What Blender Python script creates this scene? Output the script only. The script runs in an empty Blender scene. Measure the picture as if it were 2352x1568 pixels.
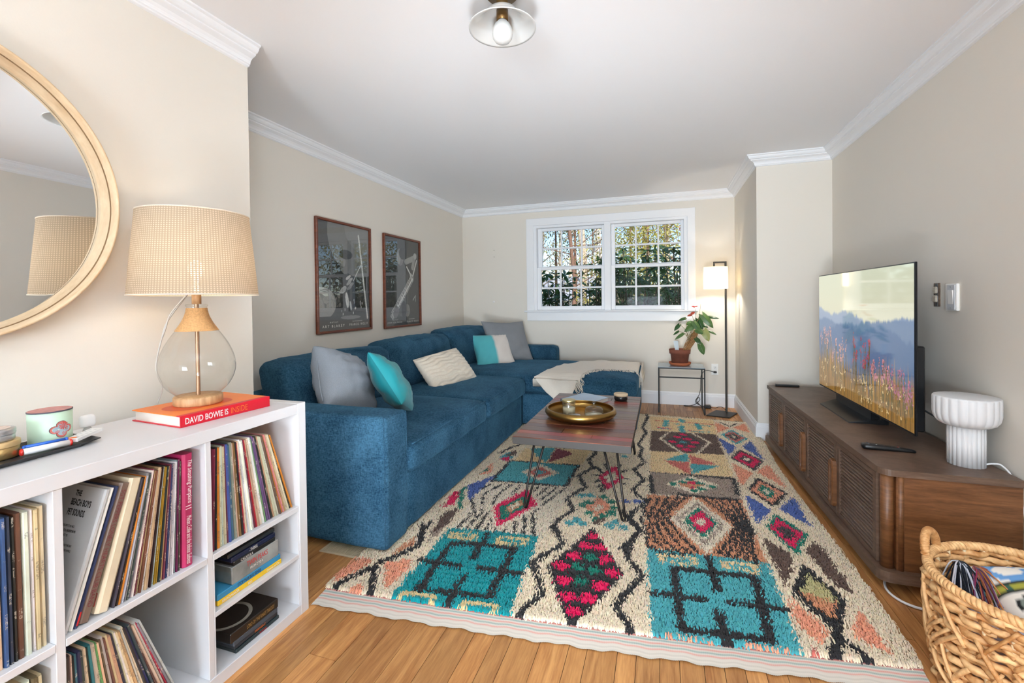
import bpy, math, random
import numpy as np
from mathutils import Vector, Matrix
random.seed(7); rng = np.random.default_rng(7)
S = bpy.context.scene; COL = S.collection
# ---------------------------------------------------------------- camera, world, sun, large lights, exposure
cam_d = bpy.data.cameras.new('camera'); cam = bpy.data.objects.new('camera', cam_d); COL.objects.link(cam)
YAW, PITCH, ROLL = .3192, .0115, -.0123
_f = Vector((-math.sin(YAW), math.cos(YAW), 0)); _r = Vector((math.cos(YAW), math.sin(YAW), 0)); _u = Vector((0, 0, 1))
_f2 = _f*math.cos(PITCH) - _u*math.sin(PITCH); _u2 = _u*math.cos(PITCH) + _f*math.sin(PITCH)
_r3 = _r*math.cos(ROLL) + _u2*math.sin(ROLL); _u3 = _u2*math.cos(ROLL) - _r*math.sin(ROLL)
cam.matrix_world = Matrix(((_r3.x, _u3.x, -_f2.x, 0), (_r3.y, _u3.y, -_f2.y, 0), (_r3.z, _u3.z, -_f2.z, 1.2), (0, 0, 0, 1)))
cam_d.sensor_width = 36; cam_d.lens = 1037.2788/2352*36; cam_d.shift_y = -(784-702.8125)/2352
cam_d.clip_start = .02; cam_d.clip_end = 200
S.camera = cam
S.view_settings.view_transform = 'Standard'; S.view_settings.look = 'None'
S.view_settings.gamma = 1; S.view_settings.use_curve_mapping = False
S.view_settings.exposure = 0.92
S.cycles.max_bounces = 16; S.cycles.diffuse_bounces = 8; S.cycles.transparent_max_bounces = 24; S.cycles.glossy_bounces = 6; S.cycles.caustics_reflective = False
W = bpy.data.worlds.new('world'); S.world = W; W.use_nodes = True
_n = W.node_tree.nodes; _bg = _n['Background']
_sky = _n.new('ShaderNodeTexSky'); _sky.sky_type = 'NISHITA'; _sky.sun_disc = False
_sky.sun_elevation = math.radians(38); _sky.sun_rotation = math.radians(115); _sky.air_density = 1.0; _sky.dust_density = .0; _sky.ozone_density = 3; _sky.altitude = 1500
W.node_tree.links.new(_sky.outputs[0], _bg.inputs[0]); _bg.inputs[1].default_value = .17
def light(name, kind, loc, energy, col=(1, 1, 1), aim=None, **kw):
    d = bpy.data.lights.new(name, kind); d.energy = energy; d.color = col
    for k, v in kw.items(): setattr(d, k, v)
    o = bpy.data.objects.new(name, d); COL.objects.link(o); o.location = loc
    if aim is not None: o.rotation_euler = (Vector(aim)-Vector(loc)).to_track_quat('-Z', 'Y').to_euler()
    return o
light('sun', 'SUN', (6, -3, 9), 3.6, (1, .94, .84), aim=(-1.5, 9, 0), angle=.01)
# daylight of the big window in the rear wall, behind the camera, then an unseen fill lamp added for even brightness
light('rear_window_daylight', 'AREA', (-.25, -6.4, 1.2), 35, (.78, .90, 1), aim=(-.25, 3, 1.4), shape='RECTANGLE', size=2.9, size_y=1.9)
light('rear_fill', 'AREA', (-.45, -2.6, .95), 58, (.74, .88, 1), aim=(-.3, 0.2, 2.9), shape='RECTANGLE', size=1.0, size_y=.8)
# added fill lamps out of view: one bounced off the ceiling, one aimed forward
light('ceiling_fill', 'AREA', (.55, -.75, 1.85), 55, (.76, .89, 1), aim=(.56, -.7, 2.387), shape='DISK', size=.35)
light('forward_fill', 'SPOT', (-.15, .25, .40), 150, (.82, .92, 1), aim=(-.9, 4.2, 2.0), spot_size=math.radians(92), spot_blend=1, shadow_soft_size=.22)
_p = light('far_window_portal', 'AREA', (-.6, 5.7, 1.6), 1, aim=(-.6, 2, 1.6), shape='RECTANGLE', size=1.8, size_y=1.1); _p.data.cycles.is_portal = True

# ---------------------------------------------------------------- helpers
def lin(c):
    return tuple(((v/255)/12.92 if v/255 <= .04045 else ((v/255+.055)/1.055)**2.4) for v in c[:3])
def nodes(m):
    m.use_nodes = True; nt = m.node_tree; return nt, nt.nodes, nt.links, nt.nodes['Principled BSDF']
def mat(name, rgb, rough=.6, metal=0, spec=.5, var=None, bump=None, sheen=0, emit=None, obj_color=False, stretch=None):
    """procedural material: base colour, optional (scale, amount) colour noise and (scale, strength) bump noise"""
    m = bpy.data.materials.new(name); nt, N, L, b = nodes(m)
    c = lin(rgb)
    b.inputs['Roughness'].default_value = rough; b.inputs['Metallic'].default_value = metal
    b.inputs['Specular IOR Level'].default_value = spec
    b.inputs['Base Color'].default_value = (*c, 1)
    if sheen: b.inputs['Sheen Weight'].default_value = sheen; b.inputs['Sheen Roughness'].default_value = .4
    tc = N.new('ShaderNodeTexCoord'); src = tc.outputs['Object']
    if stretch:
        mp = N.new('ShaderNodeMapping'); mp.inputs['Scale'].default_value = stretch; L.new(src, mp.inputs['Vector']); src = mp.outputs[0]
    base = None
    if obj_color:
        oi = N.new('ShaderNodeObjectInfo'); base = oi.outputs['Color']
    if var:
        no = N.new('ShaderNodeTexNoise'); no.inputs['Scale'].default_value = var[0]; no.inputs['Detail'].default_value = 5
        L.new(src, no.inputs['Vector'])
        mr = N.new('ShaderNodeMapRange'); mr.inputs[1].default_value = .25; mr.inputs[2].default_value = .75
        mr.inputs[3].default_value = 1-var[1]; mr.inputs[4].default_value = 1+var[1]; L.new(no.outputs[0], mr.inputs[0])
        mx = N.new('ShaderNodeMix'); mx.data_type = 'RGBA'; mx.blend_type = 'MULTIPLY'; mx.inputs[0].default_value = 1
        if base is not None: L.new(base, mx.inputs[6])
        else: mx.inputs[6].default_value = (*c, 1)
        L.new(mr.outputs[0], mx.inputs[7]); L.new(mx.outputs[2], b.inputs['Base Color'])
    elif base is not None: L.new(base, b.inputs['Base Color'])
    if bump:
        n2 = N.new('ShaderNodeTexNoise'); n2.inputs['Scale'].default_value = bump[0]; n2.inputs['Detail'].default_value = 4; L.new(src, n2.inputs['Vector'])
        bp = N.new('ShaderNodeBump'); bp.inputs['Strength'].default_value = bump[1]; bp.inputs['Distance'].default_value = .004
        L.new(n2.outputs[0], bp.inputs['Height']); L.new(bp.outputs[0], b.inputs['Normal'])
    if emit: b.inputs['Emission Color'].default_value = (*lin(emit[0]), 1); b.inputs['Emission Strength'].default_value = emit[1]
    return m
def mat_attr(name, rough=.9, emit=0, spec=.3, coat=0, sheen=0):
    """colour from the mesh's own colour attribute (dyed yarn, print)"""
    m = bpy.data.materials.new(name); nt, N, L, b = nodes(m)
    a = N.new('ShaderNodeVertexColor'); a.layer_name = 'Col'
    b.inputs['Roughness'].default_value = rough; b.inputs['Specular IOR Level'].default_value = spec
    if emit:
        b.inputs['Base Color'].default_value = (.004, .004, .005, 1); L.new(a.outputs[0], b.inputs['Emission Color']); b.inputs['Emission Strength'].default_value = emit
    else: L.new(a.outputs[0], b.inputs['Base Color'])
    if coat: b.inputs['Coat Weight'].default_value = coat; b.inputs['Coat Roughness'].default_value = .01
    if sheen: b.inputs['Sheen Weight'].default_value = sheen
    return m
def mat_glass(name, tint=(1, 1, 1), rough=0, ior=1.45, boost=1.0):
    """thin clear glass: see-through with a Fresnel reflection"""
    m = bpy.data.materials.new(name); nt, N, L, b = nodes(m); N.remove(b)
    t = N.new('ShaderNodeBsdfTransparent'); t.inputs[0].default_value = (*tint, 1)
    g = N.new('ShaderNodeBsdfGlossy'); g.inputs['Roughness'].default_value = rough
    f0 = ((ior-1)/(ior+1))**2*boost; lw = N.new('ShaderNodeLayerWeight'); lw.inputs[0].default_value = .5
    pw = N.new('ShaderNodeMath'); pw.operation = 'POWER'; pw.inputs[1].default_value = 5; L.new(lw.outputs['Facing'], pw.inputs[0])
    ml = N.new('ShaderNodeMath'); ml.operation = 'MULTIPLY_ADD'; ml.inputs[1].default_value = 1-f0; ml.inputs[2].default_value = f0; ml.use_clamp = True
    mx = N.new('ShaderNodeMixShader'); L.new(pw.outputs[0], ml.inputs[0]); L.new(ml.outputs[0], mx.inputs[0]); L.new(t.outputs[0], mx.inputs[1]); L.new(g.outputs[0], mx.inputs[2])
    L.new(mx.outputs[0], N['Material Output'].inputs[0]); return m

class MB:
    def __init__(s): s.v = []; s.f = []; s.c = None; s.sm = []
    def add(s, vs, fs, smooth=False):
        o = len(s.v); s.v += [tuple(map(float, p)) for p in vs]; s.f += [tuple(i+o for i in q) for q in fs]; s.sm += [smooth]*len(fs); return s
    def box(s, x0, x1, y0, y1, z0, z1):
        v = [(x, y, z) for z in (z0, z1) for y in (y0, y1) for x in (x0, x1)]
        return s.add(v, [(0, 2, 3, 1), (4, 5, 7, 6), (0, 1, 5, 4), (2, 6, 7, 3), (0, 4, 6, 2), (1, 3, 7, 5)])
    def bbox(s, x0, x1, y0, y1, z0, z1, c=.003):
        """box with chamfered edges"""
        h = Vector(((x1-x0)/2, (y1-y0)/2, (z1-z0)/2)); m = Vector(((x1+x0)/2, (y1+y0)/2, (z1+z0)/2)); c = min(c, min(h)*.8)
        vs = []; ix = {}
        for sx in (-1, 1):
            for sy in (-1, 1):
                for sz in (-1, 1):
                    for a in range(3):
                        p = [sx*(h.x-c), sy*(h.y-c), sz*(h.z-c)]; p[a] = (sx, sy, sz)[a]*h[a]
                        ix[(sx, sy, sz, a)] = len(vs); vs.append((m.x+p[0], m.y+p[1], m.z+p[2]))
        fs = []
        for a in range(3):
            b, d = (a+1) % 3, (a+2) % 3
            for sg in (-1, 1):
                q = []
                for sb, sd in ((-1, -1), (1, -1), (1, 1), (-1, 1)):
                    k = [0, 0, 0]; k[a] = sg; k[b] = sb; k[d] = sd; q.append(ix[(*k, a)])
                fs.append(tuple(q if sg > 0 else q[::-1]))
            for sb in (-1, 1):
                for sd in (-1, 1):
                    k1 = [0, 0, 0]; k2 = [0, 0, 0]; k1[a] = -1; k2[a] = 1
                    for k in (k1, k2): k[b] = sb; k[d] = sd
                    q = [ix[(*k1, b)], ix[(*k2, b)], ix[(*k2, d)], ix[(*k1, d)]]
                    fs.append(tuple(q if sb*sd < 0 else q[::-1]))
        for sx in (-1, 1):
            for sy in (-1, 1):
                for sz in (-1, 1):
                    q = [ix[(sx, sy, sz, a)] for a in range(3)]; fs.append(tuple(q if sx*sy*sz > 0 else q[::-1]))
        return s.add(vs, fs)
    def prism(s, poly, z0, z1):
        n = len(poly); v = [(x, y, z0) for x, y in poly]+[(x, y, z1) for x, y in poly]
        return s.add(v, [tuple(range(n))[::-1], tuple(range(n, 2*n))]+[(i, (i+1) % n, n+(i+1) % n, n+i) for i in range(n)])
    def tube(s, pts, r, n=8, closed=False, sq=1):
        P = [Vector(p) for p in pts]; m = len(P); rs = r if isinstance(r, (list, tuple)) else [r]*m
        vs = []; nx = None
        for i, p in enumerate(P):
            a = P[(i-1) % m] if (closed or i > 0) else p; b = P[(i+1) % m] if (closed or i < m-1) else p
            t = (b-a).normalized() if (b-a).length > 1e-9 else Vector((0, 0, 1))
            if nx is None: nx = t.orthogonal().normalized()
            else:
                nx = nx - t*nx.dot(t); nx = nx.normalized() if nx.length > 1e-6 else t.orthogonal().normalized()
            bn = t.cross(nx)
            for k in range(n):
                w = 2*math.pi*k/n; vs.append(p+nx*math.cos(w)*rs[i]+bn*math.sin(w)*rs[i]*sq)
        fs = []
        for i in range(m if closed else m-1):
            for k in range(n):
                a = i*n+k; b = i*n+(k+1) % n; j = (i+1) % m; fs.append((a, b, j*n+(k+1) % n, j*n+k))
        if not closed: fs += [tuple(range(n))[::-1], tuple(range((m-1)*n, m*n))]
        return s.add(vs, fs, True)
    def lathe(s, prof, c, n=48, rib=None):
        vs = []; m = len(prof)
        for j in range(n):
            w = 2*math.pi*j/n; k = 1+(rib[1]*abs(math.sin(w*rib[0]/2)) if rib else 0)
            for i, (r, z) in enumerate(prof):
                kk = k if (not rib or r > rib[2]) else 1
                vs.append((c[0]+r*kk*math.cos(w), c[1]+r*kk*math.sin(w), c[2]+z))
        fs = []
        for j in range(n):
            q = (j+1) % n
            for i in range(m-1): fs.append((j*m+i, q*m+i, q*m+i+1, j*m+i+1))
        return s.add(vs, fs, True)
    def grid(s, P, smooth=True, flip=False):
        a, b = len(P), len(P[0]); fs = []
        for i in range(a-1):
            for j in range(b-1):
                q = (i*b+j, i*b+j+1, (i+1)*b+j+1, (i+1)*b+j); fs.append(q[::-1] if flip else q)
        return s.add([p for r in P for p in r], fs, smooth)
    def ball(s, c, r, n=12, sz=1):
        return s.lathe([(max(r*math.sin(math.pi*i/n), 1e-5), -r*sz*math.cos(math.pi*i/n)) for i in range(n+1)], c, n*2)
    def rbox(s, c, h, r, n=10, fn=None):
        """rounded box, n cells a side, fn(p, q) moves a point (q = position in -1..1)"""
        c = Vector(c); h = Vector(h); start = len(s.v)
        for a in range(3):
            b, d = (a+1) % 3, (a+2) % 3
            for sg in (-1, 1):
                G = []
                for i in range(n+1):
                    row = []
                    for j in range(n+1):
                        q = Vector((0, 0, 0)); q[a] = sg; q[b] = -math.cos(math.pi*i/n) * .35 + .65*(2*i/n-1); q[d] = -math.cos(math.pi*j/n)*.35+.65*(2*j/n-1)
                        p = Vector((q.x*h.x, q.y*h.y, q.z*h.z)); k = Vector([max(-(h[t]-r), min(h[t]-r, p[t])) for t in range(3)])
                        e = p-k; p = k+(e.normalized()*r if e.length > 1e-9 else e)
                        if fn: p = fn(p, q)
                        row.append(c+p)
                    G.append(row)
                s.grid(G, True, flip=(sg < 0))
        return s
    def mesh(s, name):
        me = bpy.data.meshes.new(name); me.from_pydata(s.v, [], s.f); me.polygons.foreach_set('use_smooth', s.sm)
        if s.c is not None:
            at = me.color_attributes.new('Col', 'FLOAT_COLOR', 'POINT'); at.data.foreach_set('color', np.asarray(s.c, dtype=np.float32).ravel())
        me.update(); return me
def weld(me, d=1e-4):
    import bmesh
    b = bmesh.new(); b.from_mesh(me); bmesh.ops.remove_doubles(b, verts=b.verts, dist=d); b.to_mesh(me); b.free()
def tag(o, label=None, cat=None, group=None, kind=None):
    for k, v in (('label', label), ('category', cat), ('group', group), ('kind', kind)):
        if v: o[k] = v
    return o
def thing(name, loc, label, cat, group=None, kind=None):
    o = bpy.data.objects.new(name, None); o.empty_display_size = .05; COL.objects.link(o); o.location = loc
    return tag(o, label, cat, group, kind)
def part(name, mb, m, parent, label=None, kind=None, w=False):
    """mesh given in world coordinates, hung under its thing (or its part)"""
    me = mb.mesh(name) if isinstance(mb, MB) else mb
    if w: weld(me)
    if m is not None: me.materials.append(m)
    o = bpy.data.objects.new(name, me); COL.objects.link(o); o.parent = parent
    q = parent; off = Vector((0, 0, 0))
    while q is not None: off -= q.location; q = q.parent
    o.location = off
    return tag(o, label, None, None, kind)
def solo(name, mb, m, label, cat, loc=None, group=None, kind=None, w=False):
    me = mb.mesh(name) if isinstance(mb, MB) else mb
    if w: weld(me)
    if loc is not None: me.transform(Matrix.Translation(-Vector(loc)))
    me.materials.append(m); o = bpy.data.objects.new(name, me); COL.objects.link(o)
    if loc is not None: o.location = loc
    return tag(o, label, cat, group, kind)
def struct(name, mb, m, parent=None):
    me = mb.mesh(name)
    me.materials.append(m); o = bpy.data.objects.new(name, me); COL.objects.link(o)
    if parent is None: o['kind'] = 'structure'
    else: o.parent = parent
    return o
def lettering(name, txt, org, right, up, m, parent, width=None, height=None, bold=0, shear=0, lift=.0006, spacing=1):
    """flat lettering, lower left corner at org, reading along right"""
    cu = bpy.data.curves.new('t', 'FONT'); cu.body = txt; cu.size = 1; cu.offset = bold; cu.shear = shear; cu.space_character = spacing; cu.resolution_u = 3; cu.extrude = .004
    o = bpy.data.objects.new('t', cu); COL.objects.link(o); bpy.context.view_layer.update()
    me = bpy.data.meshes.new_from_object(o.evaluated_get(bpy.context.evaluated_depsgraph_get()))
    bpy.data.objects.remove(o); bpy.data.curves.remove(cu)
    co = np.zeros(len(me.vertices)*3); me.vertices.foreach_get('co', co); co = co.reshape(-1, 3)
    mn = co.min(0); sp = co.max(0)-mn; co -= mn
    sx = width/sp[0] if width else height/sp[1]; sy = height/sp[1] if height else sx
    R = Vector(right).normalized(); U = Vector(up).normalized(); Nn = R.cross(U); O = Vector(org)+Nn*lift
    out = [O+R*p[0]*sx+U*p[1]*sy+Nn*(p[2]*.02) for p in co]
    me.vertices.foreach_set('co', np.array(out, dtype=np.float64).ravel()); me.update(); me.name = name
    return part(name, me, m, parent)
def noise2(x, y, seed=0):
    """cheap smooth value noise for bends and wrinkles"""
    s = 0
    for k in range(4):
        a = seed*1.7+k*2.1; f = 1.6**k; s += math.sin(f*(x*math.cos(a)+y*math.sin(a))*3.1+a*3)*math.cos(f*(y*math.cos(a*1.3)-x*math.sin(a*.7))*2.3+a)/(1+k)
    return s/1.6
def cr(pts, n):
    """Catmull-Rom through points"""
    P = [Vector(p) for p in pts]; P = [P[0]*2-P[1]]+P+[P[-1]*2-P[-2]]; out = []
    for i in range(1, len(P)-2):
        for k in range(n):
            t = k/n; a, b, c, d = P[i-1:i+3]
            out.append(.5*((2*b)+(c-a)*t+(2*a-5*b+4*c-d)*t*t+(3*b-a-3*c+d)*t**3))
    return out+[P[-2]]
ORD = ['first', 'second', 'third', 'fourth', 'fifth', 'sixth', 'seventh', 'eighth', 'ninth', 'tenth', 'eleventh', 'twelfth', 'thirteenth', 'fourteenth', 'fifteenth', 'sixteenth', 'seventeenth', 'eighteenth', 'nineteenth', 'twentieth']
ORD += ['twenty-'+w for w in ORD[:9]]+['thirtieth']+['thirty-'+w for w in ORD[:9]]
# ---------------------------------------------------------------- setting
XL, XL1, YE, YD, XJ, YJ, XR, ZC, YB = -2.475, -1.82, 1.626, 5.452, .767, 4.263, 1.311, 2.387, -6.6
M_wall = mat('wall_paint', (224, 218, 208), .85, spec=.2, bump=(160, .05))
M_ceil = mat('ceiling_paint', (238, 238, 240), .9, spec=.2, bump=(120, .04))
M_trim = mat('trim_paint', (236, 237, 240), .45, spec=.4)
M_gap = mat('floor_gap', (52, 34, 22), .9)
struct('wall_left', MB().box(XL-.12, XL, YE-.3, YD+.16, 0, ZC+.02), M_wall)
struct('wall_entry_left', MB().box(XL, XL1, YB, YE, 0, ZC+.02), M_wall)
struct('wall_right', MB().box(XR, XR+.14, YB, YJ, 0, ZC+.02), M_wall)
struct('wall_right_return', MB().box(XJ, XR+.14, YJ, YD+.16, 0, ZC+.02), M_wall)
wx0, wx1, wz0, wz1 = -1.49, .27, 1.07, 2.115
struct('wall_far', MB().box(XL, wx0, YD, YD+.16, 0, ZC+.02).box(wx1, XJ, YD, YD+.16, 0, ZC+.02).box(wx0, wx1, YD, YD+.16, 0, wz0).box(wx0, wx1, YD, YD+.16, wz1, ZC+.02), M_wall)
struct('wall_rear', MB().box(XL1, -1.75, YB-.14, YB, 0, ZC+.02).box(1.25, XR+.14, YB-.14, YB, 0, ZC+.02).box(-1.75, 1.25, YB-.14, YB, 0, .25).box(-1.75, 1.25, YB-.14, YB, 2.15, ZC+.02), M_wall)
struct('ceiling', MB().box(XL-.12, XR+.14, YB-.14, YD+.16, ZC, ZC+.1), M_ceil)
# crown mouldings: profile (out from wall, down from ceiling) swept along each wall with mitred ends
PROF = [(.0836, 0), (.0836, .008), (.074, .012), (.070, .022), (.062, .032), (.052, .036), (.052, .041), (.047, .044), (.030, .052), (.021, .062), (.018, .070), (.018, .075), (.013, .078), (.011, .083), (.004, .086), (0, .087), (0, 0)]
def crown(name, p0, p1, nrm, m0, m1):
    d = (Vector(p1)-Vector(p0)).normalized(); n = Vector(nrm); mb = MB()
    a = [Vector(p0)+n*o+d*(o*m0)+Vector((0, 0, ZC-z)) for o, z in PROF]; b = [Vector(p1)+n*o-d*(o*m1)+Vector((0, 0, ZC-z)) for o, z in PROF]
    k = len(PROF); mb.add(a+b, [(i, (i+1) % k, k+(i+1) % k, k+i) for i in range(k)]+[tuple(range(k)), tuple(range(k, 2*k))[::-1]])
    return struct(name, mb, M_trim)
crown('trim_1', (XL1, YB, 0), (XL1, YE, 0), (1, 0, 0), 0, 0)
crown('trim_2', (XL, YE, 0), (XL, YD, 0), (1, 0, 0), 0, 1)
crown('trim_3', (XL, YD, 0), (XJ, YD, 0), (0, -1, 0), 1, 1)
crown('trim_4', (XJ, YD, 0), (XJ, YJ, 0), (-1, 0, 0), 1, -1)
crown('trim_5', (XJ, YJ, 0), (XR, YJ, 0), (0, -1, 0), -1, 1)
crown('trim_6', (XR, YJ, 0), (XR, YB, 0), (-1, 0, 0), 1, 0)
BP = [(0, 0), (.019, 0), (.019, .108), (.016, .112), (.016, .117), (.0125, .122), (.0125, .132), (.007, .138), (.004, .1445), (0, .145)]
def base(name, p0, p1, nrm, m0, m1):
    d = (Vector(p1)-Vector(p0)).normalized(); n = Vector(nrm); k = len(BP)
    a = [Vector(p0)+n*o+d*(o*m0)+Vector((0, 0, z)) for o, z in BP]; b = [Vector(p1)+n*o-d*(o*m1)+Vector((0, 0, z)) for o, z in BP]
    return struct(name, MB().add(a+b, [(i, (i+1) % k, k+(i+1) % k, k+i) for i in range(k)]+[tuple(range(k)), tuple(range(k, 2*k))[::-1]]), M_trim)
base('baseboard_far', (XL, YD, 0), (XJ, YD, 0), (0, -1, 0), 1, 1)
base('baseboard_return', (XJ, YD, 0), (XJ, YJ, 0), (-1, 0, 0), 1, -1)
base('baseboard_jog', (XJ, YJ, 0), (XR, YJ, 0), (0, -1, 0), -1, 1)
base('baseboard_right', (XR, YJ, 0), (XR, YB, 0), (-1, 0, 0), 1, 0)
base('baseboard_left', (XL, YE, 0), (XL, YD, 0), (1, 0, 0), 0, 1)
# floor: every oak board is a piece of its own
def wood_mat(name, c0, c1, rough, scale=(14, 1.2, 14), tone=.30, bump=.15, coat=0):
    m = bpy.data.materials.new(name); nt, N, L, b = nodes(m)
    g = N.new('ShaderNodeNewGeometry'); oi = N.new('ShaderNodeObjectInfo')
    ad = N.new('ShaderNodeVectorMath'); ad.operation = 'ADD'
    cx = N.new('ShaderNodeCombineXYZ'); mu = N.new('ShaderNodeMath'); mu.operation = 'MULTIPLY'; mu.inputs[1].default_value = 37
    L.new(oi.outputs['Random'], mu.inputs[0]); [L.new(mu.outputs[0], cx.inputs[i]) for i in range(3)]
    L.new(g.outputs['Position'], ad.inputs[0]); L.new(cx.outputs[0], ad.inputs[1])
    mp = N.new('ShaderNodeMapping'); mp.inputs['Scale'].default_value = scale; L.new(ad.outputs[0], mp.inputs[0])
    no = N.new('ShaderNodeTexNoise'); no.inputs['Scale'].default_value = 2.2; no.inputs['Detail'].default_value = 8; no.inputs['Distortion'].default_value = .9; L.new(mp.outputs[0], no.inputs[0])
    rp = N.new('ShaderNodeValToRGB'); rp.color_ramp.elements[0].position = .3; rp.color_ramp.elements[1].position = .72
    fg = N.new('ShaderNodeTexNoise'); fg.inputs['Scale'].default_value = 16; fg.inputs['Detail'].default_value = 6; L.new(mp.outputs[0], fg.inputs[0]); fm = N.new('ShaderNodeMath'); fm.operation = 'MULTIPLY_ADD'; fm.inputs[1].default_value = .45; L.new(fg.outputs[0], fm.inputs[0]); fs_ = N.new('ShaderNodeMath'); fs_.operation = 'SUBTRACT'; fs_.inputs[1].default_value = .225; L.new(no.outputs[0], fs_.inputs[0]); L.new(fs_.outputs[0], fm.inputs[2])
    rp.color_ramp.elements[0].color = (*lin(c0), 1); rp.color_ramp.elements[1].color = (*lin(c1), 1); L.new(fm.outputs[0], rp.inputs[0])
    mr = N.new('ShaderNodeMapRange'); mr.inputs[3].default_value = 1-tone; mr.inputs[4].default_value = 1+tone*.7; L.new(oi.outputs['Random'], mr.inputs[0])
    mx = N.new('ShaderNodeMix'); mx.data_type = 'RGBA'; mx.blend_type = 'MULTIPLY'; mx.inputs[0].default_value = 1
    L.new(rp.outputs[0], mx.inputs[6]); L.new(mr.outputs[0], mx.inputs[7])
    vo = N.new('ShaderNodeTexVoronoi'); vo.inputs['Scale'].default_value = 2.6; L.new(ad.outputs[0], vo.inputs[0])
    kr = N.new('ShaderNodeValToRGB'); kr.color_ramp.elements[0].color = (.16, .1, .06, 1); kr.color_ramp.elements[0].position = .025; kr.color_ramp.elements[1].position = .06; kr.color_ramp.elements[1].color = (1, 1, 1, 1); L.new(vo.outputs['Distance'], kr.inputs[0])
    m2 = N.new('ShaderNodeMix'); m2.data_type = 'RGBA'; m2.blend_type = 'MULTIPLY'; m2.inputs[0].default_value = 1 if bump < .3 else 0
    L.new(mx.outputs[2], m2.inputs[6]); L.new(kr.outputs[0], m2.inputs[7]); L.new(m2.outputs[2], b.inputs['Base Color'])
    b.inputs['Roughness'].default_value = rough
    bp = N.new('ShaderNodeBump'); bp.inputs['Strength'].default_value = bump; bp.inputs['Distance'].default_value = .002; L.new(no.outputs[0], bp.inputs['Height']); L.new(bp.outputs[0], b.inputs['Normal'])
    return m
M_oak = wood_mat('oak_board', (164, 106, 56), (212, 156, 96), .38)
floor = struct('floor', MB().box(XL-.12, XR+.14, YB-.14, YD+.16, -.1, -.004), M_gap)
struct('floor_rear', MB().box(XL-.12, XR+.14, YB-.14, -.502, -.0035, 0), M_oak)
pm = MB().bbox(-.5, .5, -.5, .5, -1, 0, .012).mesh('plank'); pm.materials.append(M_oak)
x = XL
while x < XR:
    w = random.choice([.062, .075, .088, .1, .1, .11]) if x < -.2 else random.choice([.062, .062, .062, .075])
    w = min(w, XR-x+.001); y = -.6-random.random()*.9
    while y < YD:
        l = random.uniform(.9, 2.3); y1 = min(y+l, YD)
        if y1 > .15 or True:
            y0 = max(y, -.5)
            if y1-y0 > .05:
                o = bpy.data.objects.new('plank', pm); COL.objects.link(o); o.parent = floor
                o.location = (x+w/2, (y0+y1)/2, random.uniform(-.0006, .0)); o.scale = (w-.0018, y1-y0-.002, .004)
        y = y1
    x += w
# far window: casing, stool, apron, two double-hung units with real panes
M_pane = mat_glass('window_glass', (.97, .98, .98), ior=1.5, boost=.05)
win = thing('window_1', (-.6, YD, 1.07), None, None, kind='structure')
cw = MB()
cw.bbox(-1.597, -1.505, YD-.022, YD, 1.078, 2.218, .003); cw.bbox(.285, .367, YD-.022, YD, 1.078, 2.218, .003); cw.bbox(-1.597, .367, YD-.0235, YD, 2.128, 2.218, .003)
part('casing', cw, M_trim, win)
part('jamb', MB().box(-1.505, -1.47, YD-.004, YD+.15, 1.07, 2.128).box(.25, .285, YD-.004, YD+.15, 1.07, 2.128).box(-1.47, .25, YD-.004, YD+.15, 2.10, 2.128).box(-1.47, .25, YD+.02, YD+.16, 1.07, 1.078), M_trim, win)
part('mullion', MB().bbox(-.639, -.563, YD-.012, YD+.15, 1.07, 2.128, .003), M_trim, win)
part('stool', MB().bbox(-1.631, .393, YD-.05, YD+.03, 1.056, 1.078, .008), M_trim, win)
part('apron', MB().bbox(-1.597, .366, YD-.02, YD, .950, 1.056, .003), M_trim, win)
def sash(x0, x1, z0, z1, y, gx, gz):
    """gx, gz: pane boundaries"""
    f = MB(); t = .034
    f.bbox(x0, gx[0][0], y, y+t, z0, z1, .004); f.bbox(gx[-1][1], x1, y, y+t, z0, z1, .004)
    f.bbox(gx[0][0], gx[-1][1], y, y+t, z0, gz[0][0], .004); f.bbox(gx[0][0], gx[-1][1], y, y+t, gz[-1][1], z1, .004)
    s = part('sash', f, M_trim, win)
    for a, b in zip(gx, gx[1:]): part('muntin', MB().bbox(a[1], b[0], y+.006, y+t-.006, gz[0][0], gz[-1][1], .004), M_trim, s)
    for a, b in zip(gz, gz[1:]): part('muntin', MB().bbox(gx[0][0], gx[-1][1], y+.007, y+t-.007, a[1], b[0], .004), M_trim, s)
    for a in gx:
        for b in gz: part('pane', MB().box(a[0]-.002, a[1]+.002, y+.016, y+.019, b[0]-.002, b[1]+.002), M_pane, s)
GZU = [(1.625, 1.835), (1.857, 2.064)]; GZL = [(1.130, 1.342), (1.364, 1.577)]
GL = [(-1.414, -1.180), (-1.160, -.929), (-.908, -.674)]; GR = [(-.518, -.290), (-.270, -.037), (-.018, .216)]
GL2 = [(-1.42, -1.187), (-1.166, -.934), (-.914, -.679)]; GR2 = [(-.517, -.289), (-.268, -.035), (-.015, .215)]
sash(-1.468, -.640, 1.60, 2.10, YD+.066, GL, GZU); sash(-.562, .25, 1.60, 2.10, YD+.066, GR, GZU)
sash(-1.470, -.640, 1.078, 1.612, YD+.026, GL2, GZL); sash(-.562, .25, 1.078, 1.612, YD+.026, GR2, GZL)
M_lat = mat('latch_white', (225, 225, 225), .4)
for cx in (-1.05, -.155): part('sash_lock', MB().bbox(cx-.022, cx+.022, YD+.02, YD+.05, 1.612, 1.622, .004), M_lat, win)
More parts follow.
